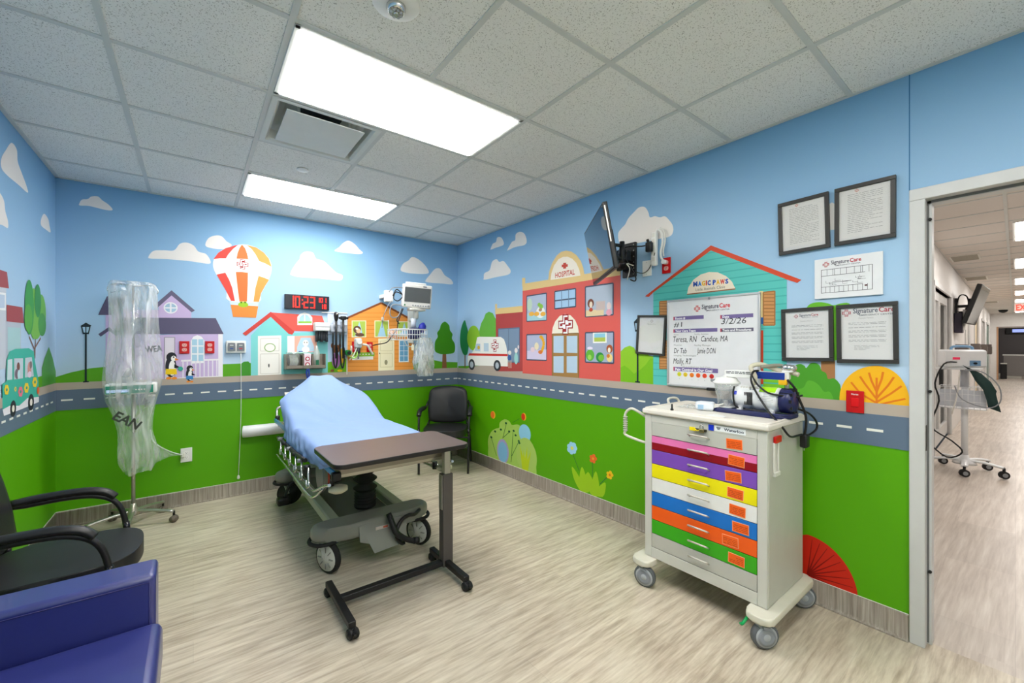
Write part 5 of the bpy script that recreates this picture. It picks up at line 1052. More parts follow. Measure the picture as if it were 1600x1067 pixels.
s_ = MB(); s_.T = iv; a_ = aty(607, 462, yM+.22); s_.box((a_.x-.045, a_.y-.03, a_.z-.07), (a_.x+.045, a_.y+.03, a_.z+.06), M_white, .008); s_.box((a_.x-.045, a_.y+.03, a_.z-.02), (a_.x+.045, YB-.007, a_.z+.02), M_white); s_.build('module_box', t)
s_ = MB(); a_ = aty(598, 498, YB-.03); s_.box((a_.x-.012, a_.y-.012, a_.z-.02), (a_.x+.012, a_.y+.02, a_.z+.02), M_offwhite, .004); tag(s_.build('cable_clip', at=tuple(a_)), 'small cable clip on the orange mural house left of the monitor', 'clip')
# items in and under the basket
s_ = MB(); a_ = aty(658, 512, yM-.02); MB_ = mat('royal blue nylon', '#1c2c9c', .55); s_.lathe((a_.x, a_.y, a_.z-.05), (.3, .1, 1), [(0, .03), (.03, .045), (.08, .04), (.11, .015)], MB_, 12); s_.box((a_.x-.14, a_.y-.05, bz0+.008), (a_.x-.02, a_.y+.05, bz1+.02), mat('navy nylon', '#151c4f', .6), .02)
tag(s_.build('blue_cuff', at=(a_.x, a_.y, bz0+.006)), 'royal blue cuff standing in the basket under the monitor', 'cuff')
s_ = MB(); rnd = random.Random(3); a_ = aty(663, 556, yM-.16)
rg = []
for j in range(9):
    tt = j/8; z_ = a_.z+.20-tt*.42; w_ = .055+.035*math.sin(tt*PI)+.02*tt; ring_ = []
    for i in range(20): th = 2*PI*i/20; r = 1+.16*math.sin(i*2.7+j*1.3)+.08*rnd.random(); ring_.append(s_.V((a_.x+w_*r*math.cos(th)*1.1+.01*math.sin(j), a_.y+.05*r*math.sin(th), z_)))
    rg.append(ring_)
s_.loft(rg, M_film, cap=False); o = s_.build('supply_bag', at=tuple(a_)); tag(o, 'clear plastic bag of white tubing hanging below the monitor basket', 'bag')
s_ = MB(); s_.T = Matrix.Translation(-a_)
for i in range(9):
    p = [a_+Vector((rnd.uniform(-.05, .05), rnd.uniform(-.03, .03), -.2+.25*rnd.random())) for _ in range(4)]; s_.tube(p, .011, mat('crumpled white film', '#dcdedb', .35), n=6)
for q_ in s_.bm.verts: pass
ob_ = s_.build('contents', o)
s_ = MB(); a2 = aty(645, 543, yM-.17); s_.box((a2.x-.012, a2.y-.01, a2.z-.03), (a2.x+.015, a2.y+.01, a2.z+.03), mat('cream clamp', '#e6e2c4', .4), .004); s_.tube([a2+Vector((0, 0, .03)), a2+Vector((-.02, 0, .07)), Vector((a2.x-.01, a2.y+.02, bz0))], .003, M_offwhite); tag(s_.build('roller_clamp', at=tuple(a2)), 'small cream clamp hanging from the monitor basket', 'clamp')
# ------------------------------------------------------------ hospital bed
BX = .965
bed = thing('hospital_stretcher', 'wheeled hospital stretcher with a raised backrest and grey base', 'hospital bed', (BX, 3.45, 0)); bi = wm(bed).inverted()
M_hood = mat('stretcher grey', '#84857c', .42); M_hood2 = mat('stretcher beam', '#a3a892', .4); M_alub = mat('champagne aluminium', '#bdb5a7', .33, .7); M_bstr = mat('blue edge strip', '#2e8fd0', .35)
def hood(ys, tongue):
    """moulded end cover: two round lobes over the casters joined by a waist"""
    pts = []
    for i in range(13): th = PI*.5+PI*i/12; pts.append((-.305+.085*math.cos(th), .085*math.sin(th)))
    pts += [(-.18, -.105), (0, -.125), (.18, -.105)]
    for i in range(13): th = -PI*.5+PI*i/12; pts.append((.305+.085*math.cos(th), .085*math.sin(th)))
    pts += [(.2, .055), (.08, .02), (-.08, .02), (-.2, .055)]
    return [(x, ys+(y if tongue else -y)) for x, y in (pts if tongue else pts[::-1])]
for ys, tg in ((-.66, True), (.74, False)):
    s_ = MB(); s_.prism(hood(ys, tg), .205, .30, M_hood, .035, 4)
    if tg:                                            # centre flap folded down at the foot end
        f = [s_.V(p) for p in ((-.13, ys-.118, .275), (.19, ys-.118, .275), (.16, ys-.175, .12), (-.05, ys-.175, .105), (-.075, ys-.155, .165), (-.13, ys-.14, .185))]
        r = [s_.V(v.co+Vector((0, .02, 0))) for v in f]; s_.loft([f, r], M_hood, sm=False)
    s_.build('base_cover', bed)
    for sx in (-1, 1):
        s_ = MB(); s_.tube([(sx*.305+.092*math.cos(t_), ys+.092*math.sin(t_), .205) for t_ in [2*PI*i/14 for i in range(14)]], .012, M_rubber, closed=True, k=2); s_.build('bumper_ring', bed)
s_ = MB()
for sx in (-1, 1): s_.prism([(sx*.225-.035, -.6), (sx*.225+.035, -.6), (sx*.225+.035, .68), (sx*.225-.035, .68)], .215, .285, M_hood2, .012)
s_.box((-.19, -.55, .20), (.19, .66, .225), mat('base pan', '#5c6057', .6), .01); s_.build('base_frame', bed)
def wheel(s_, c, ax, r, w, mt, mh):
    c = Vector(c); ax = Vector(ax).normalized(); s_.lathe(c-ax*w/2, ax, [(0, r*.86), (w*.18, r), (w*.82, r), (w, r*.86)], mt, 28)
    for sg in (-1, 1): s_.lathe(c+ax*sg*(w*.42), ax*sg, [(0, r*.84), (w*.16, r*.80), (w*.2, r*.3), (w*.34, r*.22), (w*.36, r*.02)], mh, 24)
for (sx, ys, an, lb) in ((-1, -.66, .45, None), (1, -.66, .5, None), (-1, .74, 1.25, None), (1, .74, 1.2, None)):
    c0 = (sx*.305, ys, 0); ax = (math.cos(an), math.sin(an), 0); off = Vector((-math.sin(an), math.cos(an), 0))*(-.03)
    s_ = MB(); s_.cyl((c0[0], c0[1], .21), (c0[0], c0[1], .18), .022, M_greyp)
    for sg in (-1, 1):
        a_ = Vector(ax)*sg*.024; p0 = Vector((c0[0], c0[1], .19))+a_; p1 = Vector((c0[0]+off.x, c0[1]+off.y, .1))+a_; s_.tube([p0, p1], .010, mat('caster fork', '#b7bab4', .4), k=1, flat=(.016, .006))
    wl = s_.build('caster_fork', bed)
    s_ = MB(); wheel(s_, (c0[0]+off.x, c0[1]+off.y, .1), ax, .1, .036, M_rubber, mat('wheel hub pale', '#c9cac2', .4) if ys < 0 else M_black)
    if ys < 0:
        for sg in (-1, 1):
            for q in range(8):
                th = 2*PI*q/8; av_ = Vector(ax); pv_ = Vector((-av_.y, av_.x, 0)); dd = pv_*math.cos(th)+Vector((0, 0, math.sin(th))); c_ = Vector((c0[0]+off.x, c0[1]+off.y, .1))+av_*sg*.0222
                s_.tube([c_+dd*.035, c_+dd*.066], .006, mat('hub recess', '#8f9088', .6), n=6, k=1, flat=(.003, .008))
    s_.build('caster_wheel', wl)
s_ = MB(); y_ = -.66-.14
def bp3(u, v, y=2.66): return bi @ aty(u, v, y)
s_.tube([bp3(609, 807, 2.62), bp3(613, 818, 2.60), bp3(619, 832, 2.58), bp3(632, 841, 2.57), bp3(645, 844.5, 2.56), bp3(652, 844, 2.56)], .019, M_black)
s_.cyl(bp3(646, 844.5, 2.56), bp3(655, 843.5, 2.55), .021, M_black); s_.cyl(bp3(607, 802, 2.63), bp3(611, 812, 2.61), .018, M_black)
s_.tube([bp3(655.5, 796, 2.70), bp3(648, 803, 2.66), bp3(638, 805, 2.64), bp3(628, 812, 2.62), bp3(621, 825, 2.60), bp3(620, 838, 2.60), bp3(627, 848, 2.60), bp3(632, 847, 2.60)], .013, M_black); s_.build('brake_pedal', bed)
s_ = MB(); s_.box((-.40, .52, .06), (-.30, .62, .12), M_black, .015); s_.tube([(-.34, .56, .12), (-.30, .6, .2), (-.25, .62, .22)], .012, M_black); s_.build('steer_pedal', bed)
s_ = MB(); a_ = bp3(600, 803, 2.64); s_.box((a_.x-.05, -.798, .232), (a_.x+.04, -.794, .252), mat('silver label', '#c9c2bb', .3, .4)); s_.box((a_.x+.0, -.7985, .236), (a_.x+.03, -.7975, .248), mat('red label mark', '#b5533c', .5)); s_.build('base_label', bed)
for cx_, cy_, n_ in ((.055, -.33, 1), (.0, .42, 2)):
    s_ = MB(); pr = [(0, .075), (.01, .078)]
    z_ = .02
    for i in range(4): pr += [(z_, .078), (z_+.008, .07), (z_+.02, .078)]; z_ += .022
    for i in range(5): pr += [(z_, .05), (z_+.028, .085), (z_+.034, .085), (z_+.062, .05)]; z_ += .066
    s_.lathe((cx_, cy_, .23), (0, 0, 1), pr+[(z_+.02, .05)], M_rubber, 24); s_.build('lift_bellows', bed)
# deck
s_ = MB(); s_.box((-.345, -1.05, .69), (.33, -1.005, .765), M_alub, .006); s_.box((-.345, -1.058, .712), (.33, -1.05, .738), mat('aluminium groove', '#8f877c', .35, .7)); s_.build('foot_beam', bed)
s_ = MB()
for sx in (-1, 1): s_.box((sx*.335-.012, -1.0, .69), (sx*.335+.012, 1.02, .725), M_alub, .004)
for y_ in (-.6, 0, .6, 1.0): s_.box((-.33, y_-.03, .66), (.33, y_+.03, .70), M_alub, .004)
s_.box((-.05, -.4, .62), (.16, -.25, .68), M_hood, .01); s_.box((-.1, .33, .62), (.1, .5, .68), M_hood, .01); s_.build('deck_frame', bed)
for sx in (-1, 1):
    s_ = MB(); s_.box((sx*.348-.006, -1.06, .70), (sx*.348+.006, 1.05, .735), M_bstr, .003); s_.build('edge_strip', bed)
    s_ = MB(); s_.box((sx*.345-.025, -1.085, .685), (sx*.345+.025, -1.05, .735), M_black, .008); s_.cyl((sx*.33, -1.05, .735), (sx*.33, -1.05, .765), .016, M_alub); s_.build('corner_bumper', bed)
s_ = MB(); s_.box((-.30, -.98, .7255), (.30, .12, .758), mat('deck panel', '#c9c6bd', .5), .005); s_.build('deck_panel', bed)
HY, SL = .13, .52
def topz(w, y):
    """upper surface of the mattress: flat seat, inclined back, rounded shoulders at the head"""
    z = .800
    if y > HY-.12:
        d = y-HY; 
        k = .12; z += SL*((d+k)**2/(4*k) if d < k else d) if d > -k else 0
    e = max(0, (y-.25)/.50); z -= (.125*max(0, (abs(w)-.38)/.62)**1.0)*min(1, e)**1.5 + .004*w*w
    return z
YH = .745
s_ = MB(); NY, NX = 30, 12; rings = []
for j in range(NY+1):
    y = -1.0+(YH+1.0)*j/NY; r = []
    hw_ = .342 - (.07 if j == NY else .03 if j == NY-1 else 0)
    for i in range(NX+1): w = -1+2*i/NX; r.append(s_.V((w*hw_, y, topz(w, y)-.018-(0.008 if j == 0 else 0))))
    for i in range(NX, -1, -1): w = -1+2*i/NX; r.append(s_.V((w*hw_*.98, y+(.05 if y > HY+.05 else 0), topz(w*.7, y)-.085 if y > HY else max(.7585, topz(w, y)-.065))))
    rings.append(r)
s_.loft(rings, mat('mattress cover', '#48505c', .5)); s_.build('mattress', bed)
s_ = MB(); rr = []
for y in (HY, .3, .5, YH-.02):
    z = topz(0, y)-.105; rr.append([s_.V(p) for p in ((-.31, y+.05, z-.0), (.31, y+.05, z-.0), (.31, y+.06, z-.02), (-.31, y+.06, z-.02))])
s_.loft(rr, mat('deck panel', '#c9c6bd', .5), sm=False)
s_.tube([(-.2, .65, .98), (-.2, .5, .74)], .015, M_chrome, k=1); s_.tube([(.2, .65, .98), (.2, .5, .74)], .015, M_chrome, k=1); s_.build('backrest_panel', bed)
# folded side rails
M_ch2 = mat('satin chrome', '#cfd0cb', .22, .95)
for sx in (-1, 1):
    s_ = MB(); X = .40*sx
    s_.tube([(X, .42, .56), (X, -.2, .562), (X, -.72, .562), (X*.99, -.82, .575), (X*.97, -.98, .64), (X*.95, -1.07, .67)], .009, M_ch2, n=8)
    s_.tube([(X*1.06, .40, .535), (X*1.06, -.2, .54), (X*1.06, -.74, .54), (X*1.03, -.88, .56), (X*1.0, -1.0, .635)], .007, M_ch2, n=8)
    sr = s_.build('side_rail', bed)
    s_ = MB(); s_.tube([(X*.98, .55, .645), (X*.98, -.1, .665), (X*.98, -.52, .685)], .014, M_black, n=8); s_.build('rail_grip', sr)
    for k in range(6):
        y_ = .36-.20*k; s_ = MB(); s_.tube([(X*.98, y_+.02, .665), (X*1.02, y_-.05, .63), (X*1.04, y_-.11, .585), (X*1.03, y_-.03, .556), (X*1.0, y_+.05, .58)], .0075, M_ch2, n=6); s_.build('rail_link', sr)
        s_ = MB(); s_.cyl((X*.96, y_+.02, .665), (X*1.05, y_+.02, .665), .014, M_black if k % 2 else M_greyp, n=10); s_.build('rail_pivot', sr)
    s_ = MB(); s_.cyl((sx*.36, -1.04, .655), (sx*.36, -1.04, .69), .012, M_black, n=10); s_.lathe((sx*.33, -1.05, .615), (0, 0, 1), [(0, .03), (.012, .05), (.03, .05), (.038, .03)], mat('cream plastic', '#c7c2a4', .45), 22); s_.build('rail_knob', sr)
s_ = MB(); s_.box((-.30, -.64, .545), (-.27, -.60, .66), mat('red lever', '#b33a22', .4), .004); s_.build('release_lever', bed)
s_ = MB(); s_.lathe((-.33, -.62, .60), (1, 0, 0), [(0, .10), (.01, .105), (.03, .09)], mat('smoked grey guard', '#70756f', .35), 24); s_.build('hinge_guard', bed)
for sx in (-1, 1):
    s_ = MB(); s_.tube([(sx*.33, 1.02, .72), (sx*.33, 1.06, .80), (sx*.30, 1.07, .835), (sx*.12, 1.07, .84), (sx*.10, 1.06, .80)], .012, M_ch2); s_.cyl((sx*.33, 1.02, .69), (sx*.33, 1.02, .76), .02, M_black); s_.build('push_handle', bed)
s_ = MB(); s_.box((.36, -.72, .60), (.42, -.68, .66), M_black, .006); s_.tube([(.36, -.64, .66), (.40, -.72, .60), (.42, -.80, .57)], .009, M_ch2); s_.tube([(.34, -.58, .66), (.42, -.6, .64), (.47, -.66, .60)], .008, M_ch2); s_.cyl((.40, -.78, .55), (.40, -.78, .60), .018, M_black); s_.build('pole_clamp', bed)

# fitted sheet lying over the mattress
M_sheet = mat('blue sheet', '#8fa9dc', .8, var=.03, scale=30, bump=.08, spec=.2)
def sheet_low(y):                                      # height of the hanging hem on the long sides
    pts = ((-1.0, .75), (-.8, .69), (-.3, .65), (.0, .635), (.17, .64), (.35, .73), (.5, .83), (.62, .93), (.80, 1.0))
    for (a, b), (c_, d) in zip(pts, pts[1:]):
        if y <= c_: t_ = (y-a)/(c_-a); t_ = max(0, min(1, t_)); return b+(d-b)*t_
    return pts[-1][1]
def wr(w, y, s):                                       # folds running from the head down towards the left foot
    f = .012*math.sin(27*(w*.35+.9*y)+2.2*math.sin(3*w+2*y))*max(0, 1-abs(y-.12)/.5)*(.4+.6*max(0, -w+.3))
    f += .003*math.sin(11*w+7*y)
    return f
NYS, NW = 90, 40; s_ = MB(); rows = []
for j in range(NYS+1):
    y = -1.025+(YH+.03+1.025)*j/NYS; row = []
    sh = max(0, (y-(YH-.16))/.19)**1.8 if y > YH-.16 else 0   # narrowing at the head corners
    hw_ = .352-.105*sh
    for side, seq in ((-1, range(10, 0, -1)), (0, range(NW+1)), (1, range(1, 11))):
        for q in seq:
            if side == 0:
                w = -1+2*q/NW; z = topz(w, y)+.006+wr(w, y, 0); edge = 1-max(0, abs(w)-.93)/.07
                z -= .010*(1-edge); 
                zz = z
                if j == 0: zz = z-.02
                row.append(s_.V((w*hw_, y, zz)))
            else:
                ed = topz(side, y)-.012; lo = sheet_low(y) if side < 0 else sheet_low(y)+.02; lo = min(lo, ed-.03); t_ = q/10
                fold = .024*math.sin(17*y+5*t_+1.5*math.sin(5*y))*t_+.010*math.sin(41*y-7*t_)*t_*t_
                fold *= 1.3 if -.5 < y < .35 else .5
                bulge = .014*math.sin(PI*min(1, t_*1.1))
                row.append(s_.V((side*(hw_+.006+bulge+abs(fold)*.9*min(1, 3*t_)-(.03 if j == 0 else 0)*t_-.004*t_*t_), y, ed+(lo-ed)*t_)))
    rows.append(row)
for r0, r1 in zip(rows, rows[1:]):
    for i in range(len(r0)-1): s_.face([r0[i], r0[i+1], r1[i+1], r1[i]], M_sheet, True)
n_ = len(rows[0]); ft = [s_.V((rows[0][i].co.x, rows[0][i].co.y-.004, max(.772, rows[0][i].co.z-.045) if 9 < i < n_-10 else rows[0][i].co.z)) for i in range(n_)]
for i in range(9, n_-10): s_.face([ft[i], ft[i+1], rows[0][i+1], rows[0][i]], M_sheet, True)
hd = [s_.V((v.co.x*.98, v.co.y+.02, v.co.z-.05)) for v in rows[-1]]
for i in range(9, n_-10): s_.face([rows[-1][i], rows[-1][i+1], hd[i+1], hd[i]], M_sheet, True)
s_.bm.transform(Matrix.Translation((BX, 3.45, 0)))
o = s_.build('bed_sheet', at=(BX, 3.45, .80)); sd = o.modifiers.new('thick', 'SOLIDIFY'); sd.thickness = .002; tag(o, 'blue fitted sheet stretched over the stretcher mattress', 'sheet')

# ------------------------------------------------------------ overbed table
tb = thing('overbed_table', 'overbed table with a dark brown top and a black rolling base', 'table', (.94, 2.33, 0))
M_lam = mat('dark brown laminate', '#66544f', .33, var=.04, scale=60); M_edge = mat('black edge band', '#1d1a1b', .35)
def rrect(x0, y0, x1, y1, r, n=5):
    q = []
    for cx_, cy_, a0_ in ((x1-r, y1-r, 0), (x0+r, y1-r, PI/2), (x0+r, y0+r, PI), (x1-r, y0+r, 3*PI/2)):
        for i in range(n+1): t_ = a0_+PI/2*i/n; q.append((cx_+r*math.cos(t_), cy_+r*math.sin(t_)))
    return q
s_ = MB(); s_.prism(rrect(-.39, -.20, .39, .29, .05), .812, .836, M_edge, .005, 2); s_.flat(rrect(-.386, -.196, .386, .286, .047), .8364, M_lam); s_.build('tabletop', tb)
s_ = MB(); s_.box((.295, -.028, .04), (.365, .028, .62), mat('dark bronze enamel', '#4f4a48', .4), .004); s_.box((.289, -.02, .40), (.295, .02, .615), M_steel, .001); s_.build('column_sleeve', tb)
s_ = MB(); s_.box((.31, -.02, .60), (.352, .02, .812), M_steel, .004); s_.build('mast', tb)
s_ = MB(); s_.box((.355, -.02, .79), (.385, .02, .812), M_steel, .004); s_.box((.29, -.05, .802), (.372, .05, .812), M_steel); s_.build('top_bracket', tb)
s_ = MB(); s_.box((-.31, -.02, .045), (.31, .02, .078), M_blackm, .004); s_.build('cross_bar', tb)
for x_ in (-.325, .325):
    s_ = MB(); s_.box((x_-.018, -.26, .045), (x_+.018, .19, .08), M_blackm, .004); ft_ = s_.build('base_foot', tb)
    for y_ in (-.255, .175):
        s_ = MB(); s_.cyl((x_, y_, .05), (x_, y_, .035), .012, M_black, n=10)
        for sg in (-1, 1): wheel(s_, (x_+sg*.013, y_-.008, .026), (1, .25, 0), .026, .018, M_rubber, M_black)
        s_.box((x_-.008, y_-.05, .03), (x_+.008, y_-.02, .042), M_black, .002); s_.build('caster', ft_)

# ------------------------------------------------------------ guest chairs
M_vin = mat('black vinyl', '#232324', .42, bump=.06, scale=40); M_arm = mat('black arm pad', '#1b1b1c', .38)
def make_chair(label, loc, rz):
    t = thing('guest_chair', label, 'chair', loc, rz, group='black vinyl guest chairs')
    seat = smooth_loop([(-.22, -.215), (0, -.24), (.16, -.225), (.245, -.15), (.27, 0), (.245, .15), (.16, .225), (0, .24), (-.22, .215), (-.25, 0)], 5)
    s_ = MB(); s_.prism(seat, .42, .49, M_vin, .028, 4); s_.build('seat', t)
    s_ = MB(); NB = 22; R_ = []
    bo = smooth_loop([(-.20, .52), (0, .495), (.20, .52), (.235, .62), (.235, .78), (.215, .885), (.14, .925), (0, .935), (-.14, .925), (-.215, .885), (-.235, .78), (-.235, .62)], 4)
    def bx(y, z, d): return (-.235-(z-.5)*.17+d+.055*(y/.24)**2, y, z)
    cen = (0, .72)
    for sc_, d in ((.0, .035), (.5, .034), (.85, .028), (.97, .014), (1.0, 0), (.97, -.018), (.8, -.024), (.0, -.026)):
        R_.append([s_.V(bx(y*sc_+0, cen[1]+(z-cen[1])*sc_, d)) for y, z in bo])
    s_.loft(R_, M_vin, cap=False); s_.build('backrest', t)
    for sy in (-1, 1):
        Y = .275*sy
        s_ = MB(); s_.tube([(-.27, Y*.86, .76), (-.255, Y*.95, .70), (-.20, Y, .668), (-.05, Y*1.02, .672), (.06, Y*1.02, .662), (.135, Y*1.02, .62), (.172, Y*1.01, .54), (.188, Y, .40), (.20, Y*.99, .2), (.215, Y*.98, .013)], .0125, M_blackm, n=10); fr_ = s_.build('arm_frame', t)
        s_ = MB(); s_.tube([(-.215, Y, .685), (-.12, Y*1.02, .694), (.02, Y*1.03, .694), (.10, Y*1.03, .675), (.14, Y*1.03, .64)], .024, M_arm, n=12, flat=(.017, .027)); s_.build('arm_pad', fr_)
        s_ = MB(); s_.tube([(-.215, Y*.86, .50), (-.22, Y*.93, .38), (-.25, Y*.97, .2), (-.30, Y*.98, .013)], .0125, M_blackm, n=10); s_.build('leg', t)
        s_ = MB(); s_.cyl((.188, Y, .43), (.181, Y*1.005, .50), .0145, mat('glossy black', '#1a1a1b', .15), n=10); s_.build('frame_sleeve', t)
        s_ = MB(); s_.tube([(-.24, Y*.8, .55), (-.225, Y*.86, .46), (-.2, Y*.88, .385)], .012, M_blackm); s_.build('back_bracket', t)
    s_ = MB()
    s_.tube([(-.2, -.27, .41), (.0, -.2, .41), (.0, .2, .41), (-.2, .27, .41)], .011, M_blackm, k=1); s_.tube([(.19, -.272, .405), (.16, -.12, .41), (.16, .12, .41), (.19, .272, .405)], .011, M_blackm, k=1); s_.build('seat_frame', t)
    return t
make_chair('black vinyl guest chair beside the purple armchair at the left wall', (-.462, 2.69, 0), 0.0)
make_chair('black vinyl guest chair in the far corner behind the overbed table', (2.305, 4.235, 0), -2.19)

# ------------------------------------------------------------ purple armchair
M_pur = mat('purple vinyl', '#2b3175', .38, bump=.06, scale=50, spec=.9, coat=.35); M_seam = mat('purple piping', '#26265f', .5)
t = thing('armchair', 'blue purple vinyl armchair with square arms in the near left corner', 'armchair', (-.46, 1.62, 0))
for sy in (-1, 1):
    y0_, y1_ = (.31, .465) if sy > 0 else (-.465, -.31)
    s_ = MB(); s_.box((-.34, y0_, .09), (.355, y1_, .62), M_pur, .018, 3); am = s_.build('armrest', t)
    s_ = MB(); yi = y0_ if sy > 0 else y1_
    s_.tube([(-.33, yi-sy*.0005, .596), (.338, yi-sy*.0005, .596)], .0022, M_seam, n=6, k=1); s_.tube([(.338, yi-sy*.0005, .596), (.338, yi-sy*.0005, .11)], .0022, M_seam, n=6, k=1); s_.build('piping', am)
s_ = MB(); s_.box((-.24, -.308, .31), (.375, .308, .46), M_pur, .03, 4); s_.build('seat_cushion', t)
s_ = MB(); s_.box((-.33, -.308, .09), (.34, .308, .308), M_pur, .012); s_.build('seat_base', t)
s_ = MB(); s_.T = Matrix.Translation((-.255, 0, .46)) @ Matrix.Rotation(math.radians(-8), 4, 'Y'); s_.box((-.06, -.306, 0), (.05, .306, .42), M_pur, .03, 4); s_.build('backrest', t)
for sx in (-1, 1):
    for sy in (-1, 1): s_ = MB(); s_.box((sx*.3-.025, sy*.40-.025, 0), (sx*.3+.025, sy*.40+.025, .09), mat('dark wood leg', '#3a2a20', .5), .004); s_.build('leg', t)

# ------------------------------------------------------------ intravenous pole with pump and dust bag
px_, py_ = -.376, 4.42
t = thing('intravenous_stand', 'chrome five legged drip stand under a clear plastic bag', 'drip stand', (px_, py_, 0)); 
s_ = MB(); s_.cyl((0, 0, .12), (0, 0, 1.15), .0125, M_steel, n=14); s_.cyl((0, 0, 1.12), (0, 0, 1.90), .009, M_chrome, n=12); s_.lathe((0, 0, .09), (0, 0, 1), [(0, .04), (.03, .042), (.06, .02), (.09, .016)], M_alub, 18); s_.build('pole', t)
for i in range(5):
    th = -.37+2*PI*i/5; e = Vector((.27*math.cos(th), .27*math.sin(th), 0))
    s_ = MB(); s_.tube([(.02*math.cos(th), .02*math.sin(th), .12), e*.5+Vector((0, 0, .11)), e+Vector((0, 0, .088))], .012, M_steel, flat=(.012, .017), n=8); lg = s_.build('base_leg', t)
    s_ = MB(); s_.cyl(e+Vector((0, 0, .09)), e+Vector((0, 0, .055)), .008, M_black, n=8)
    for sg in (-1, 1): wheel(s_, e+Vector((-.012*math.sin(th)*sg, .012*math.cos(th)*sg, .027)), (-math.sin(th), math.cos(th), 0), .027, .018, mat('caster taupe', '#6a6257', .5), mat('caster taupe', '#6a6257', .5))
    s_.build('caster', lg)
for sx in (-1, 1):
    s_ = MB(); s_.tube([(0, 0, 1.895), (sx*.06, 0, 1.91), (sx*.13, 0, 1.90), (sx*.15, 0, 1.86), (sx*.12, .0, 1.84), (sx*.10, 0, 1.86)], .004, M_chrome, n=8); s_.build('hook', t)
s_ = MB(); PX = aty(198, 608, py_-.12); s_.T = Matrix.Translation((PX.x-px_+.035, -.07, PX.z)); s_.box((-.155, -.07, -.04), (.14, .05, .045), mat('pump white', '#e8e9e6', .35), .012); s_.box((-.15, -.0725, -.03), (.12, -.0715, .028), mat('pump green', '#2e8d78', .3)); s_.box((-.145, -.0735, -.022), (-.02, -.073, .0), mat('pump display', '#b9cdf2', .3, emit=.4)); s_.text('PUMP', 0, 0, .001, M_white) if 0 else None
for i in range(4): s_.cyl((.02+.016*i, -.0725, -.004), (.02+.016*i, -.075, -.004), .005, M_white, n=8)
s_.cyl((.0, .05, 0), (.02, .06, 0), .02, M_greyp); s_.build('infusion_pump', t)
s_ = MB(); s_.T = Matrix.Translation((0, -.04, 1.21)); s_.box((-.08, -.03, -.08), (.0, .03, -.02), mat('grey clamp', '#9aa0a6', .4), .012); s_.cyl((-.04, -.02, -.02), (-.01, -.02, .04), .018, M_greyp); s_.build('pole_clamp', t)
M_bag = film('dust bag film', '#eef1f1', .46, .22, .09, 11, .15)
s_ = MB(); rg = []; prof = [(440, 172, 236), (446, 169, 243), (465, 168, 246), (500, 171, 248), (540, 168, 251), (575, 162, 255), (600, 160, 254), (622, 165, 246), (645, 177, 240), (670, 182, 238), (690, 183, 243), (710, 184, 246), (725, 187, 242), (736, 193, 237)]
NBG = 56
pr2 = smooth_loop([(float(a), float(b), float(c_)) for a, b, c_ in prof], 6, closed=False)
for j, (v, u0, u1) in enumerate(pr2):
    A = aty(u0, v, py_-.04); Bq = aty(u1, v, py_-.04); c_ = (A+Bq)/2-Vector((px_, py_-.04, 0)); hw_ = (Bq.x-A.x)/2; dp = .085+.05*math.exp(-((v-605)/45)**2); ring_ = []
    if v < 446: dp *= .55
    for i in range(NBG):
        th = 2*PI*i/NBG; f = .008*math.sin(7*th+.12*j)+.004*math.sin(15*th-.17*j+2)+.006*math.sin(4*th+.3*j)
        f *= .6+.9*math.sin(j*.11)**2
        ring_.append(s_.V((c_.x+(hw_+f*.5)*math.cos(th), -.04+(dp+f*1.6)*math.sin(th), c_.z+.012*math.sin(3*th+j*.3)*(j/len(pr2)))))
    rg.append(ring_)
s_.loft(rg, M_bag, cap=False, sm=True)
s_.face(rg[0], M_bag)
s_.bm.transform(Matrix.Translation((px_, py_, 0)))
o = s_.build('dust_bag', at=(px_, py_, 1.2)); tag(o, 'tall clear plastic dust bag draped over the drip stand', 'plastic bag')
def bagtext(txt, u, v, w_, h_, rot, z_):
    s_ = MB(); p = aty(u, v, py_-.235); s_.T = Matrix.Translation((p.x, p.y, p.z)) @ Matrix.Rotation(PI/2, 4, 'X') @ Matrix.Rotation(rot, 4, 'Z'); s_.text(txt, 0, -h_/2, h_, mat('bag ink', '#3c3f3a', .6) if z_ else mat('bag ink pale', '#83878c', .6), width=w_, bold=.03); return s_
for args in (('EAN', 199, 657, .165, .062, -.62, 1), ('WEA', 240, 545, .10, .045, .12, 0)):
    s_ = bagtext(*args); s_.T = Matrix.Identity(4); s_.bm.transform(wm(o).inverted()) if False else None
    s_.bm.transform(Matrix.Translation(-Vector((px_, py_, 1.2)))); me_ = s_.build('bag_lettering', None); me_.parent = o; me_.location = (0, 0, 0)
s_ = MB(); s_.T = Matrix.Translation(-Vector((px_, py_, 1.2)))
p0 = aty(240, 690, py_-.02); p1 = aty(243, 722, py_-.02); q = BW.M @ Vector((B(286, 710)[0], B(286, 710)[1], .03)); n0 = 10
ra = []; 
for k in range(9):
    t_ = k/8; a_ = p0.lerp(q, t_)+Vector((0, 0, -.03*math.sin(PI*t_))); b_ = p1.lerp(q, t_)+Vector((0, 0, .02*math.sin(PI*t_))); d = Vector((0, .05*(1-t_)+.003, 0))
    ra.append([s_.V(a_-d), s_.V(b_-d), s_.V(b_+d), s_.V(a_+d)])
s_.loft(ra, M_bag, cap=False); s_.tube([p0+Vector((-.02, 0, .1)), p0, p0.lerp(q, .35)+Vector((0, 0, -.02)), p0.lerp(q, .7)+Vector((0, 0, -.015)), q], .005, mat('translucent cord', '#dfe9dc', .3), n=6)
s_.box((q.x-.012, q.y-.01, q.z-.02), (q.x+.012, q.y+.012, q.z+.02), M_offwhite, .004)
me_ = s_.build('bag_tail', o)

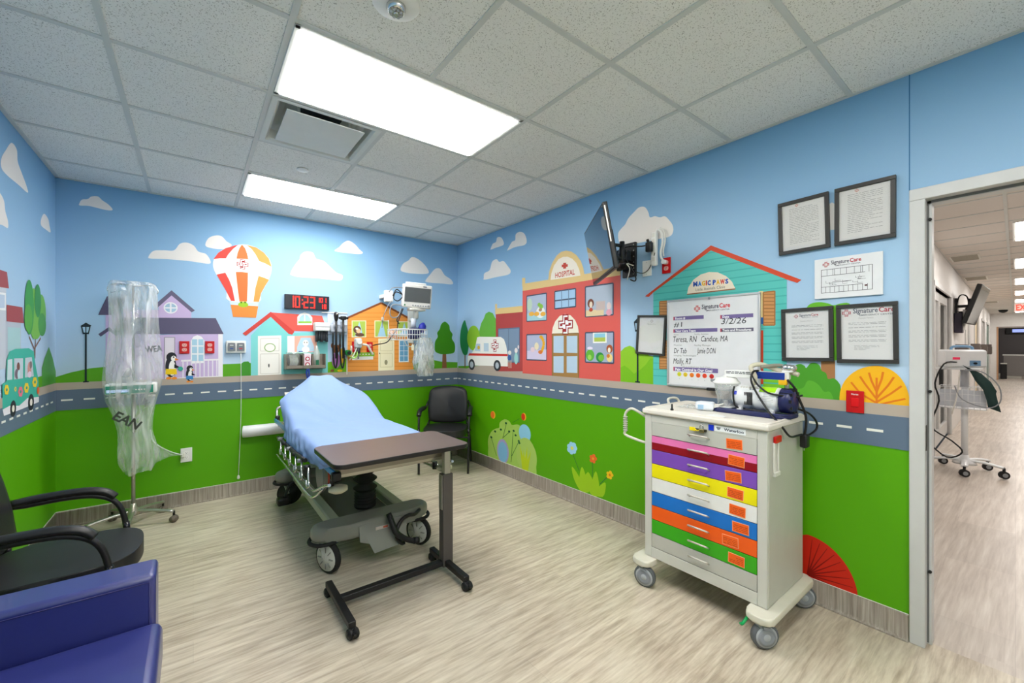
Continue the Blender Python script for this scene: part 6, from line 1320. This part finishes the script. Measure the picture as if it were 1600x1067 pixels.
# ------------------------------------------------------------ drawer cart
M_ct = mat('cart enamel', '#b9b8ae', .4); M_cf = mat('cart frame enamel', '#c6c5bd', .38); M_cb = mat('cart bumper', '#d3cfc0', .5); M_ctop = mat('cart top plastic', '#dfd9cf', .42)
CXF, CXB, CY0, CY1 = 2.17, 2.64, .815, 1.49
ct = thing('drawer_cart', 'tall grey rolling cart with rainbow coloured drawers', 'cart', ((CXF+CXB)/2, (CY0+CY1)/2, 0)); ci = wm(ct).inverted()
hx, hy = (CXB-CXF)/2, (CY1-CY0)/2
# local: front = -x
s_ = MB(); s_.box((-hx+.02, -hy, .165), (hx, hy, 1.016), M_ct, .004)
for y0_, y1_ in ((-hy, -hy+.045), (hy-.045, hy)): s_.box((-hx, y0_, .165), (-hx+.02, y1_, 1.016), M_cf, .003)
s_.box((-hx, -hy+.045, .165), (-hx+.02, hy-.045, .225), M_cf, .002); s_.box((-hx, -hy+.045, .973), (-hx+.02, hy-.045, 1.016), M_cf, .002); s_.box((-hx+.006, -hy+.045, .225), (-hx+.021, hy-.045, .973), mat('gap black', '#161616', .8)); s_.build('cabinet_body', ct)
s_ = MB(); s_.box((-hx-.015, -hy-.012, 1.018), (hx+.015, hy+.012, 1.05), M_ctop, .010, 3); s_.tube(rrect_ := [(x, y, 1.050) for x, y in rrect(-hx-.003, -hy, hx+.003, hy, .02)], .007, M_ctop, closed=True, k=1); s_.build('cart_top', ct)
cols = [('#bdbdb5', None), ('#e576b2', '#8c0a1c'), ('#7c4cb4', None), ('#ecdf0a', None), ('#e3e2e0', None), ('#0f6ec4', None), ('#ec5a0c', None), ('#33a30e', None), ('#b6b5ad', None)]
DH = (.973-.225)/9; dl = hy-.045
offs = [(.46, 0), (.46, .0), (.42, 0), (.45, 0), (.48, 0), (.54, 0), (.30, 0), (.42, 0)]
for i, (c1, c2) in enumerate(cols):
    z1 = .973-DH*i; z0 = z1-DH+.0035
    s_ = MB(); mm = mat('drawer '+c1, c1, .32)
    if c2: s_.box((-hx+.001, -dl+.002, z0+DH*.5), (-hx+.018, dl-.002, z1), mm); s_.box((-hx+.001, -dl+.002, z0), (-hx+.018, dl-.002, z0+DH*.5), mat('drawer '+c2, c2, .32))
    else: s_.box((-hx+.001, -dl+.002, z0), (-hx+.018, dl-.002, z1), mm, .0015)
    d_ = s_.build('drawer', ct); d_['label'] = ['light grey top drawer', 'pink and dark red drawer', 'purple drawer', 'yellow drawer', 'white drawer', 'blue drawer', 'orange drawer', 'green drawer', 'grey bottom drawer'][i]
    s_ = MB(); zh = z0+DH*.52; s_.tube([(-hx+.001, .054, zh-.006), (-hx-.022, .052, zh+.006), (-hx-.022, -.052, zh+.006), (-hx+.001, -.054, zh-.006)], .0048, mat('satin nickel', '#d4d0c8', .35, .65), n=8, k=1); s_.build('handle', d_)
    if i < 8:
        y_ = -dl*offs[i][0]*1.0; y_ = -(.115+.06*(offs[i][0]-.30)/.24*1.0)-.03; y_ = [-.185, -.195, -.18, -.19, -.20, -.215, -.165, -.195][i]
        s_ = MB(); a_ = .03; M_ns = mat('sticker edge', '#f2b48c', .5); tl = random.Random(i).uniform(-.06, .06)
        s_.T = Matrix.Translation((-hx-.0006, y_, (z0+z1)/2-.004)) @ Matrix.Rotation(PI/2, 4, 'Y') @ Matrix.Rotation(PI/2, 4, 'Z').inverted() @ Matrix.Rotation(PI, 4, 'Y') @ Matrix.Rotation(tl, 4, 'Z')
        s_.box((-.040, -.026, -.0008), (.040, .026, .0004), M_ns); s_.box((-.038, -.024, -.0011), (.038, .024, .0009), mat('orange sticker', '#ee5f10', .5))
        for z_ in (-.0013, .0011): 
            textlines(s_, -.033, .033, [.015-.0085*k for k in range(4)], .0022, mat('sticker print', '#9a3a10', .6), z_, i)
        s_.build('sticker', d_)
# name plate
s_ = MB(); TP = Matrix.Translation((-hx-.0006, 0, 0)) @ Matrix(((0, 0, -1, 0), (-1, 0, 0, 0), (0, 1, 0, 0), (0, 0, 0, 1)))
s_.T = TP; a0 = .085; s_.box((a0, .982, -.0005), (a0+.155, 1.010, .0012), mat('plate white', '#e9edf0', .35)); s_.box((a0-.032, .980, -.0005), (a0-.004, 1.010, .0014), mat('plate blue', '#1a37c8', .35))
s_.text('Waterloo', a0+.098, .9895, .0135, mat('plate ink', '#2a3a4c', .5), width=.098, z=.0015, bold=.03)
for k in range(3): s_.flat([(a0+.010+.003*k, 1.003-.005*k), (a0+.010+.003*k, .9995-.005*k), (a0+.034-.003*k, .9995-.005*k), (a0+.034-.003*k, 1.003-.005*k)], .0016, mat('plate ink', '#3a4a5c', .5))
s_.build('name_plate', ct)
s_ = MB(); s_.T = TP; s_.box((-.02, .966, 0), (.045, .98, .010), mat('hasp bronze', '#5a5446', .35, .8), .002); s_.build('hasp', ct)
s_ = MB(); s_.T = TP; s_.box((.012, .962, .010), (.036, .982, .022), mat('brass lock', '#a89a6c', .3, .9), .003); s_.tube([(.016, .98, .016), (.016, .998, .016), (.024, 1.004, .016), (.032, .998, .016), (.032, .98, .016)], .0028, M_chrome, n=8)
o = s_.build('padlock', ct)
s_ = MB(); s_.T = TP; s_.box((-.045, .965, .012), (-.012, .985, .018), mat('yellow tag', '#ecd60c', .4), .002); s_.tube([(-.012, .975, .015), (0, .97, .018), (.012, .974, .016)], .003, mat('yellow tag', '#ecd60c', .4), n=6); s_.build('lock_tag', ct)
# bumper feet and casters
for sy in (-1, 1):
    s_ = MB(); y0_, y1_ = (hy-.075, hy+.045) if sy > 0 else (-hy-.045, -hy+.075)
    s_.prism(rrect(-hx-.085, y0_, hx+.045, y1_, .04), .128, .163, M_cb, .010, 3); bf = s_.build('base_bumper', ct)
    for sx in (-1, 1):
        ax = (.75, 1, 0) if sx < 0 and sy < 0 else ((1, .25, 0) if sx < 0 else (.9, .9, 0)); c0 = Vector((sx*(hx+.0)-(.05 if sx < 0 else .02), sy*(hy-.012), 0)); MGc = mat('caster grey', '#8b9098', .4)
        s_ = MB(); s_.cyl(c0+Vector((0, 0, .128)), c0+Vector((0, 0, .10)), .02, MGc); av = Vector(ax).normalized(); pv = Vector((-av.y, av.x, 0))*(-.02)
        rgs = []
        for k, (dx, zz, w_) in enumerate(((.0, .118, .030), (-.035, .108, .026), (-.055, .085, .024), (-.062, .068, .022))):
            c1 = c0+Vector((av.y, -av.x, 0))*dx*(-1); rgs.append([s_.V(c1+av*w_+Vector((0, 0, zz))), s_.V(c1-av*w_+Vector((0, 0, zz))), s_.V(c1-av*w_+Vector((0, 0, zz-.012))), s_.V(c1+av*w_+Vector((0, 0, zz-.012)))])
        s_.loft(rgs, MGc, sm=False); wheel(s_, c0+pv+Vector((0, 0, .062)), ax, .062, .034, mat('grey tyre', '#5d6166', .6), mat('caster disc', '#a7abb1', .4)); [s_.lathe(c0+pv+Vector((0, 0, .062))+av*sg*.0185, av*sg, [(0, .042), (.003, .042), (.004, .03)], MGc, 20) for sg in (-1, 1)]; s_.build('caster', bf)
    if sy < 0: s_ = MB(); c0 = Vector((-hx-.085, -hy+.065, .118)); s_.tube([c0+Vector((.02, 0, .005)), c0, c0+Vector((-.012, .008, -.016)), c0+Vector((0, .02, -.026))], .007, mat('green brake', '#0e9a52', .4)); s_.build('brake_lever', bf)
# push handle on the far side and tray loop
M_hn = mat('handle ivory', '#d9d7c8', .4)
s_ = MB(); Yh = hy+.01
s_.tube([(-hx+.04, Yh, .985), (-hx+.0, Yh+.06, 1.03), (-hx-.0, Yh+.10, 1.03), (-hx+.0, Yh+.135, .99), (-hx+.0, Yh+.13, .90), (-hx+.0, Yh+.135, .865), (-hx+.02, Yh+.05, .84), (-hx+.04, Yh, .83)], .008, M_hn, n=10)
for i in range(7): s_.lathe((-hx, Yh+.133, .888+.014*i), (0, 0, 1), [(0, .010), (.003, .0145), (.007, .0145), (.010, .010)], mat('grip grey', '#b7b4a9', .6), 12)
s_.build('side_handle', ct)
s_ = MB(); s_.tube([(hx*.35, Yh, .995), (hx*.35, Yh+.03, 1.06), (hx*.35+.03, Yh+.04, 1.075), (hx*.35+.09, Yh+.04, 1.075), (hx*.35+.12, Yh+.03, 1.06), (hx*.35+.12, Yh, .995)], .008, M_hn); s_.build('side_handle', ct)
# bracket on the near side
s_ = MB(); Ys = -hy-.0005; XA, XB2 = -hx+.06, -hx+.125
s_.box((XA, Ys-.008, .80), (XA+.014, Ys, .955), M_offwhite, .002); s_.box((XB2-.014, Ys-.008, .80), (XB2, Ys, .955), M_offwhite, .002); s_.box((XA, Ys-.012, .79), (XB2, Ys, .81), M_offwhite, .002); s_.box((XA+.026, Ys-.006, .81), (XA+.034, Ys, .95), M_offwhite); s_.build('side_bracket', ct)
s_ = MB(); s_.box((XA+.004, Ys-.014, .952), (XB2+.012, Ys-.001, .985), M_red, .003); s_.text('5', 0, 0, .001, M_red) if 0 else None; s_.build('bracket_tag', ct)

# ------------------------------------------------------------ things on the cart
ZT = 1.0502
def at_(u, v, z=ZT): return atz(u, v, z)
M_nav = mat('navy plastic', '#1f2452', .35)
sx0, sy0 = 2.47, 1.0
su = thing('suction_unit', 'portable suction machine on a navy tray on the drawer cart', 'suction machine', (sx0, sy0, ZT))
s_ = MB(); s_.prism(rrect(-.10, -.20, .10, .20, .05), 0, .018, M_nav, .008, 3); s_.tube([(x, y, .020) for x, y in rrect(-.094, -.194, .094, .194, .046)], .007, M_nav, closed=True, k=1); s_.build('tray', su)
MM = mat('motor casing', '#dedfe2', .3)
s_ = MB(); s_.T = Matrix.Translation((0, 0, .088)) @ Matrix.Diagonal((1.16, 1, 1.16, 1)); s_.lathe((0, -.145, 0), (0, 1, 0), [(0, .045), (.01, .056), (.12, .056), (.125, .05), (.15, .05), (.155, .056), (.215, .056), (.235, .046), (.245, .03)], MM, 30)
for k in range(6): s_.box((-.054, -.018+.007*k, -.03), (-.049, -.0145+.007*k, .03), M_black)
for k, y_ in ((0, -.11), (1, .05)): s_.box((-.03, y_-.012, -.068), (-.05, y_+.012, -.045), M_white)
s_.build('motor', su)
s_ = MB(); s_.T = Matrix.Translation((0, 0, .088)) @ Matrix.Diagonal((1.16, 1, 1.16, 1)); s_.lathe((0, -.146, 0), (0, -1, 0), [(0, .057), (.045, .057), (.06, .045), (.065, .02)], M_nav, 28)
for k in range(10): th = 2*PI*k/10; s_.box((.05*math.cos(th)-.004, -.206, .05*math.sin(th)-.004), (.05*math.cos(th)+.004, -.15, .05*math.sin(th)+.010), M_black)
s_.build('end_cap', su)
s_ = MB(); s_.T = Matrix.Translation((0, 0, .088)) @ Matrix.Diagonal((1.16, 1, 1.16, 1))
s_.lathe((0, -.13, 0), (0, 1, 0), [(0, .0568), (.055, .0568)], mat('label white', '#eef0f2', .4), 30)
s_.build('printed_label', su)
s_ = MB(); s_.T = Matrix.Translation((0, 0, .088)) @ Matrix.Diagonal((1.16, 1, 1.16, 1)); 
for k in range(6):
    th0 = PI*.5+.1+k*.13; th1 = th0+.13; r = .0572; 
    f = [s_.V((r*math.cos(t_), y_, r*math.sin(t_))) for t_, y_ in ((th0, -.128), (th1, -.128), (th1, -.05), (th0, -.05))]; s_.face(f, mat('lime label', '#a5e018', .4))
s_.build('lime_label', su)
s_ = MB(); s_.T = Matrix.Translation((0, 0, .088)) @ Matrix.Diagonal((1.16, 1, 1.16, 1)); r = .0573
for y_, w_ in ((.075, .014),):
    f = [s_.V((r*math.cos(t_), yy, r*math.sin(t_))) for t_, yy in ((PI*.82, y_), (PI*.92, y_), (PI*.92, y_-w_), (PI*.82, y_-w_))]; s_.face(f, mat('plate blue', '#1a37c8', .35))
for k in range(4):
    th0 = PI*(.90+.04*k); f = [s_.V((r*math.cos(t_), yy, r*math.sin(t_))) for t_, yy in ((th0, -.125), (th0+.03, -.125), (th0+.03, -.07+.02*(k % 2)), (th0, -.07+.02*(k % 2)))]; s_.face(f, M_ink)
s_.build('label_print', su)
s_ = MB(); 
M_can = film('canister clear', '#dfe3e4', .30, .06, .16)
s_.lathe((0, .145, .02), (0, 0, 1), [(0, .03), (0.001, .045), (.07, .052), (.075, .058), (.13, .064), (.135, .064)], M_can, 28); cn = s_.build('canister', su)
s_ = MB(); s_.lathe((0, .145, .155), (0, 0, 1), [(0, .066), (.004, .072), (.012, .072), (.018, .062), (.034, .055), (.04, .03)], M_white, 28); s_.cyl((-.02, .145, .19), (-.02, .145, .205), .01, M_white); s_.cyl((.02, .20, .17), (.02, .245, .168), .009, M_greyp, n=8); s_.build('canister_lid', su)
s_ = MB(); s_.lathe((0, .145, .0185), (0, 0, 1), [(0, .05), (.006, .05), (.008, .04)], M_white, 24); s_.box((-.012, .135, .026), (.004, .155, .06), M_white, .003); s_.build('canister_base', su)
s_ = MB(); s_.box((-.035, -.06, .13), (.035, .06, .142), M_greyp, .002)
for k in range(8): s_.box((-.036, -.052+.014*k, .125), (.036, -.047+.014*k, .15), M_offwhite)
s_.build('cooling_fins', su)
s_ = MB(); s_.tube([(-.058, .075, .15), (-.066, .078, .11), (-.064, .072, .05), (-.05, .05, .03), (0, .03, .03)], .005, M_black); s_.tube([(-.04, .14, .04), (-.08, .17, .03), (-.095, .19, .025), (-.09, .14, .022)], .006, M_offwhite); s_.build('tube', su)
# box lying on top, hose, gauge
s_ = MB(); s_.box((2.455, .84, ZT+.196), (2.545, 1.15, ZT+.236), M_white, .004); s_.box((2.4545, .84, ZT+.197), (2.456, .985, ZT+.235), mat('pack blue', '#17358c', .4))
s_.T = Matrix.Translation((2.4545, 0, 0)) @ Matrix(((0, 0, -1, 0), (-1, 0, 0, 0), (0, 1, 0, 0), (0, 0, 0, 1))); textlines(s_, -1.14, -1.0, [ZT+.226, ZT+.218], .004, M_inkd, .0003, 8)
tag(s_.build('supply_carton', at=(2.5, 1.0, ZT+.196)), 'flat white and blue carton lying on top of the suction machine', 'box')
s_ = MB(); M_hose = mat('beige hose', '#c9c2ad', .45); 
s_.tube([(2.44, .985, ZT+.165), (2.435, .975, ZT+.21), (2.44, 1.0, ZT+.26), (2.47, .96, ZT+.275), (2.50, .90, ZT+.25), (2.50, .82, ZT+.235), (2.50, .79, ZT+.225)], .012, M_hose); s_.tube([(2.45, .95, ZT+.262), (2.50, .88, ZT+.272), (2.53, .84, ZT+.25)], .010, mat('grey tubing', '#8b8878', .4)); tag(s_.build('suction_hose', at=(2.47, .95, ZT+.2)), 'beige hose bent over the carton on the suction machine', 'hose')
s_ = MB(); s_.lathe((2.50, .835, ZT+.246), (0, -.1, 1), [(0, .03), (.006, .036), (.022, .036), (.03, .026)], M_chrome, 22); s_.box((2.47, .81, ZT+.237), (2.53, .86, ZT+.248), M_white, .004); s_.cyl((2.475, .835, ZT+.15), (2.475, .835, ZT+.237), .010, M_offwhite); s_.box((2.455, .83, ZT+.17), (2.475, .87, ZT+.20), mat('amber tag', '#efb51c', .4), .003); s_.build('vacuum_gauge', su) if False else None
g_ = s_; g_.bm.transform(wm(su).inverted()); g_.T = Matrix.Identity(4); g_.build('vacuum_gauge', su)
s_ = MB(); s_.tube([(2.46, .97, ZT+.24), (2.42, .98, ZT+.235), (2.395, .98, ZT+.19), (2.395, .95, ZT+.12), (2.37, .88, ZT+.03), (2.32, .81, ZT-.02), (2.36, .785, ZT-.075), (2.46, .785, ZT-.085), (2.54, .79, ZT-.09)], .0055, M_black)
s_.tube([(2.43, .99, ZT+.22), (2.42, .96, ZT+.17), (2.40, .90, ZT+.13), (2.41, .84, ZT+.12), (2.45, .80, ZT+.11), (2.50, .775, ZT+.12)], .005, M_black)
s_.tube([(2.46, .83, ZT+.2), (2.47, .80, ZT+.16), (2.49, .785, ZT+.10), (2.53, .77, ZT+.02), (2.555, .775, ZT-.05), (2.56, .785, ZT-.10)], .006, M_black)
s_.tube([(2.50, .80, ZT+.05), (2.58, .77, ZT+.02), (2.66, .76, ZT-.03), (2.68, .765, ZT-.075), (2.62, .78, ZT-.10), (2.56, .785, ZT-.10)], .0055, M_black)
s_.box((2.535, .765, ZT-.16), (2.585, .80, ZT-.09), M_black, .008); s_.cyl((2.55, .782, ZT-.175), (2.55, .782, ZT-.16), .003, M_steel, n=6)
s_.bm.transform(wm(su).inverted()); s_.T = Matrix.Identity(4); s_.build('power_cord', su)
# handheld scanner thermometer, dropper, crumpled wrap
a_ = at_(1098, 641); t = thing('handheld_thermometer', 'white and pale blue handheld thermometer on the drawer cart', 'thermometer', (a_.x+.02, a_.y, ZT), .35)
s_ = MB(); s_.prism([(-.035, -.05), (.03, -.055), (.04, .03), (.0, .05), (-.04, .035)], 0, .05, mat('thermometer white', '#e3e9f0', .3), .014, 3); s_.build('scanner_body', t)
s_ = MB(); s_.box((-.043, .0, .008), (-.036, .03, .036), mat('pale blue grip', '#9fc0dc', .3), .003); s_.build('blue_grip', t)
s_ = MB(); s_.cyl((.0, -.05, .028), (.0, -.08, .024), .014, mat('beige tip', '#d8cfc3', .4), r2=.009); s_.build('probe_tip', t)
a_ = at_(1050, 641); s_ = MB(); s_.lathe((a_.x, a_.y, ZT), (0, 0, 1), [(0, .009), (.008, .009), (.012, .0055), (.034, .005), (.038, .002)], M_black, 12); tag(s_.build('needle_cap', at=(a_.x, a_.y, ZT)), 'small upright black cap on the drawer cart top', 'cap')
rnd = random.Random(11); a_ = at_(1080, 638); s_ = MB(); G = []
for j in range(9):
    row = []
    for i in range(11): row.append(s_.V((a_.x+.0+.09*j/8-.03, a_.y+.09-.19*i/10, ZT+.004+.022*rnd.random()*math.sin(PI*i/10)*math.sin(PI*j/8)+.001)))
    G.append(row)
for r0, r1 in zip(G, G[1:]):
    for i in range(10): s_.face([r0[i], r0[i+1], r1[i+1], r1[i]], M_film, True)
tag(s_.build('plastic_wrap', at=(a_.x, a_.y, ZT)), 'crumpled clear plastic wrap lying beside the handheld thermometer', 'wrap')
a_ = at_(1120, 651); s_ = MB(); G = []
for j in range(7):
    row = []
    for i in range(9): row.append(s_.V((a_.x-.035+.07*j/6, a_.y+.05-.09*i/8, ZT+.003+.016*rnd.random()*math.sin(PI*i/8)*math.sin(PI*j/6))))
    G.append(row)
for r0, r1 in zip(G, G[1:]):
    for i in range(8): s_.face([r0[i], r0[i+1], r1[i+1], r1[i]], M_white, True)
tag(s_.build('tissue', at=(a_.x, a_.y, ZT)), 'small white tissue at the corner of the navy tray', 'tissue')
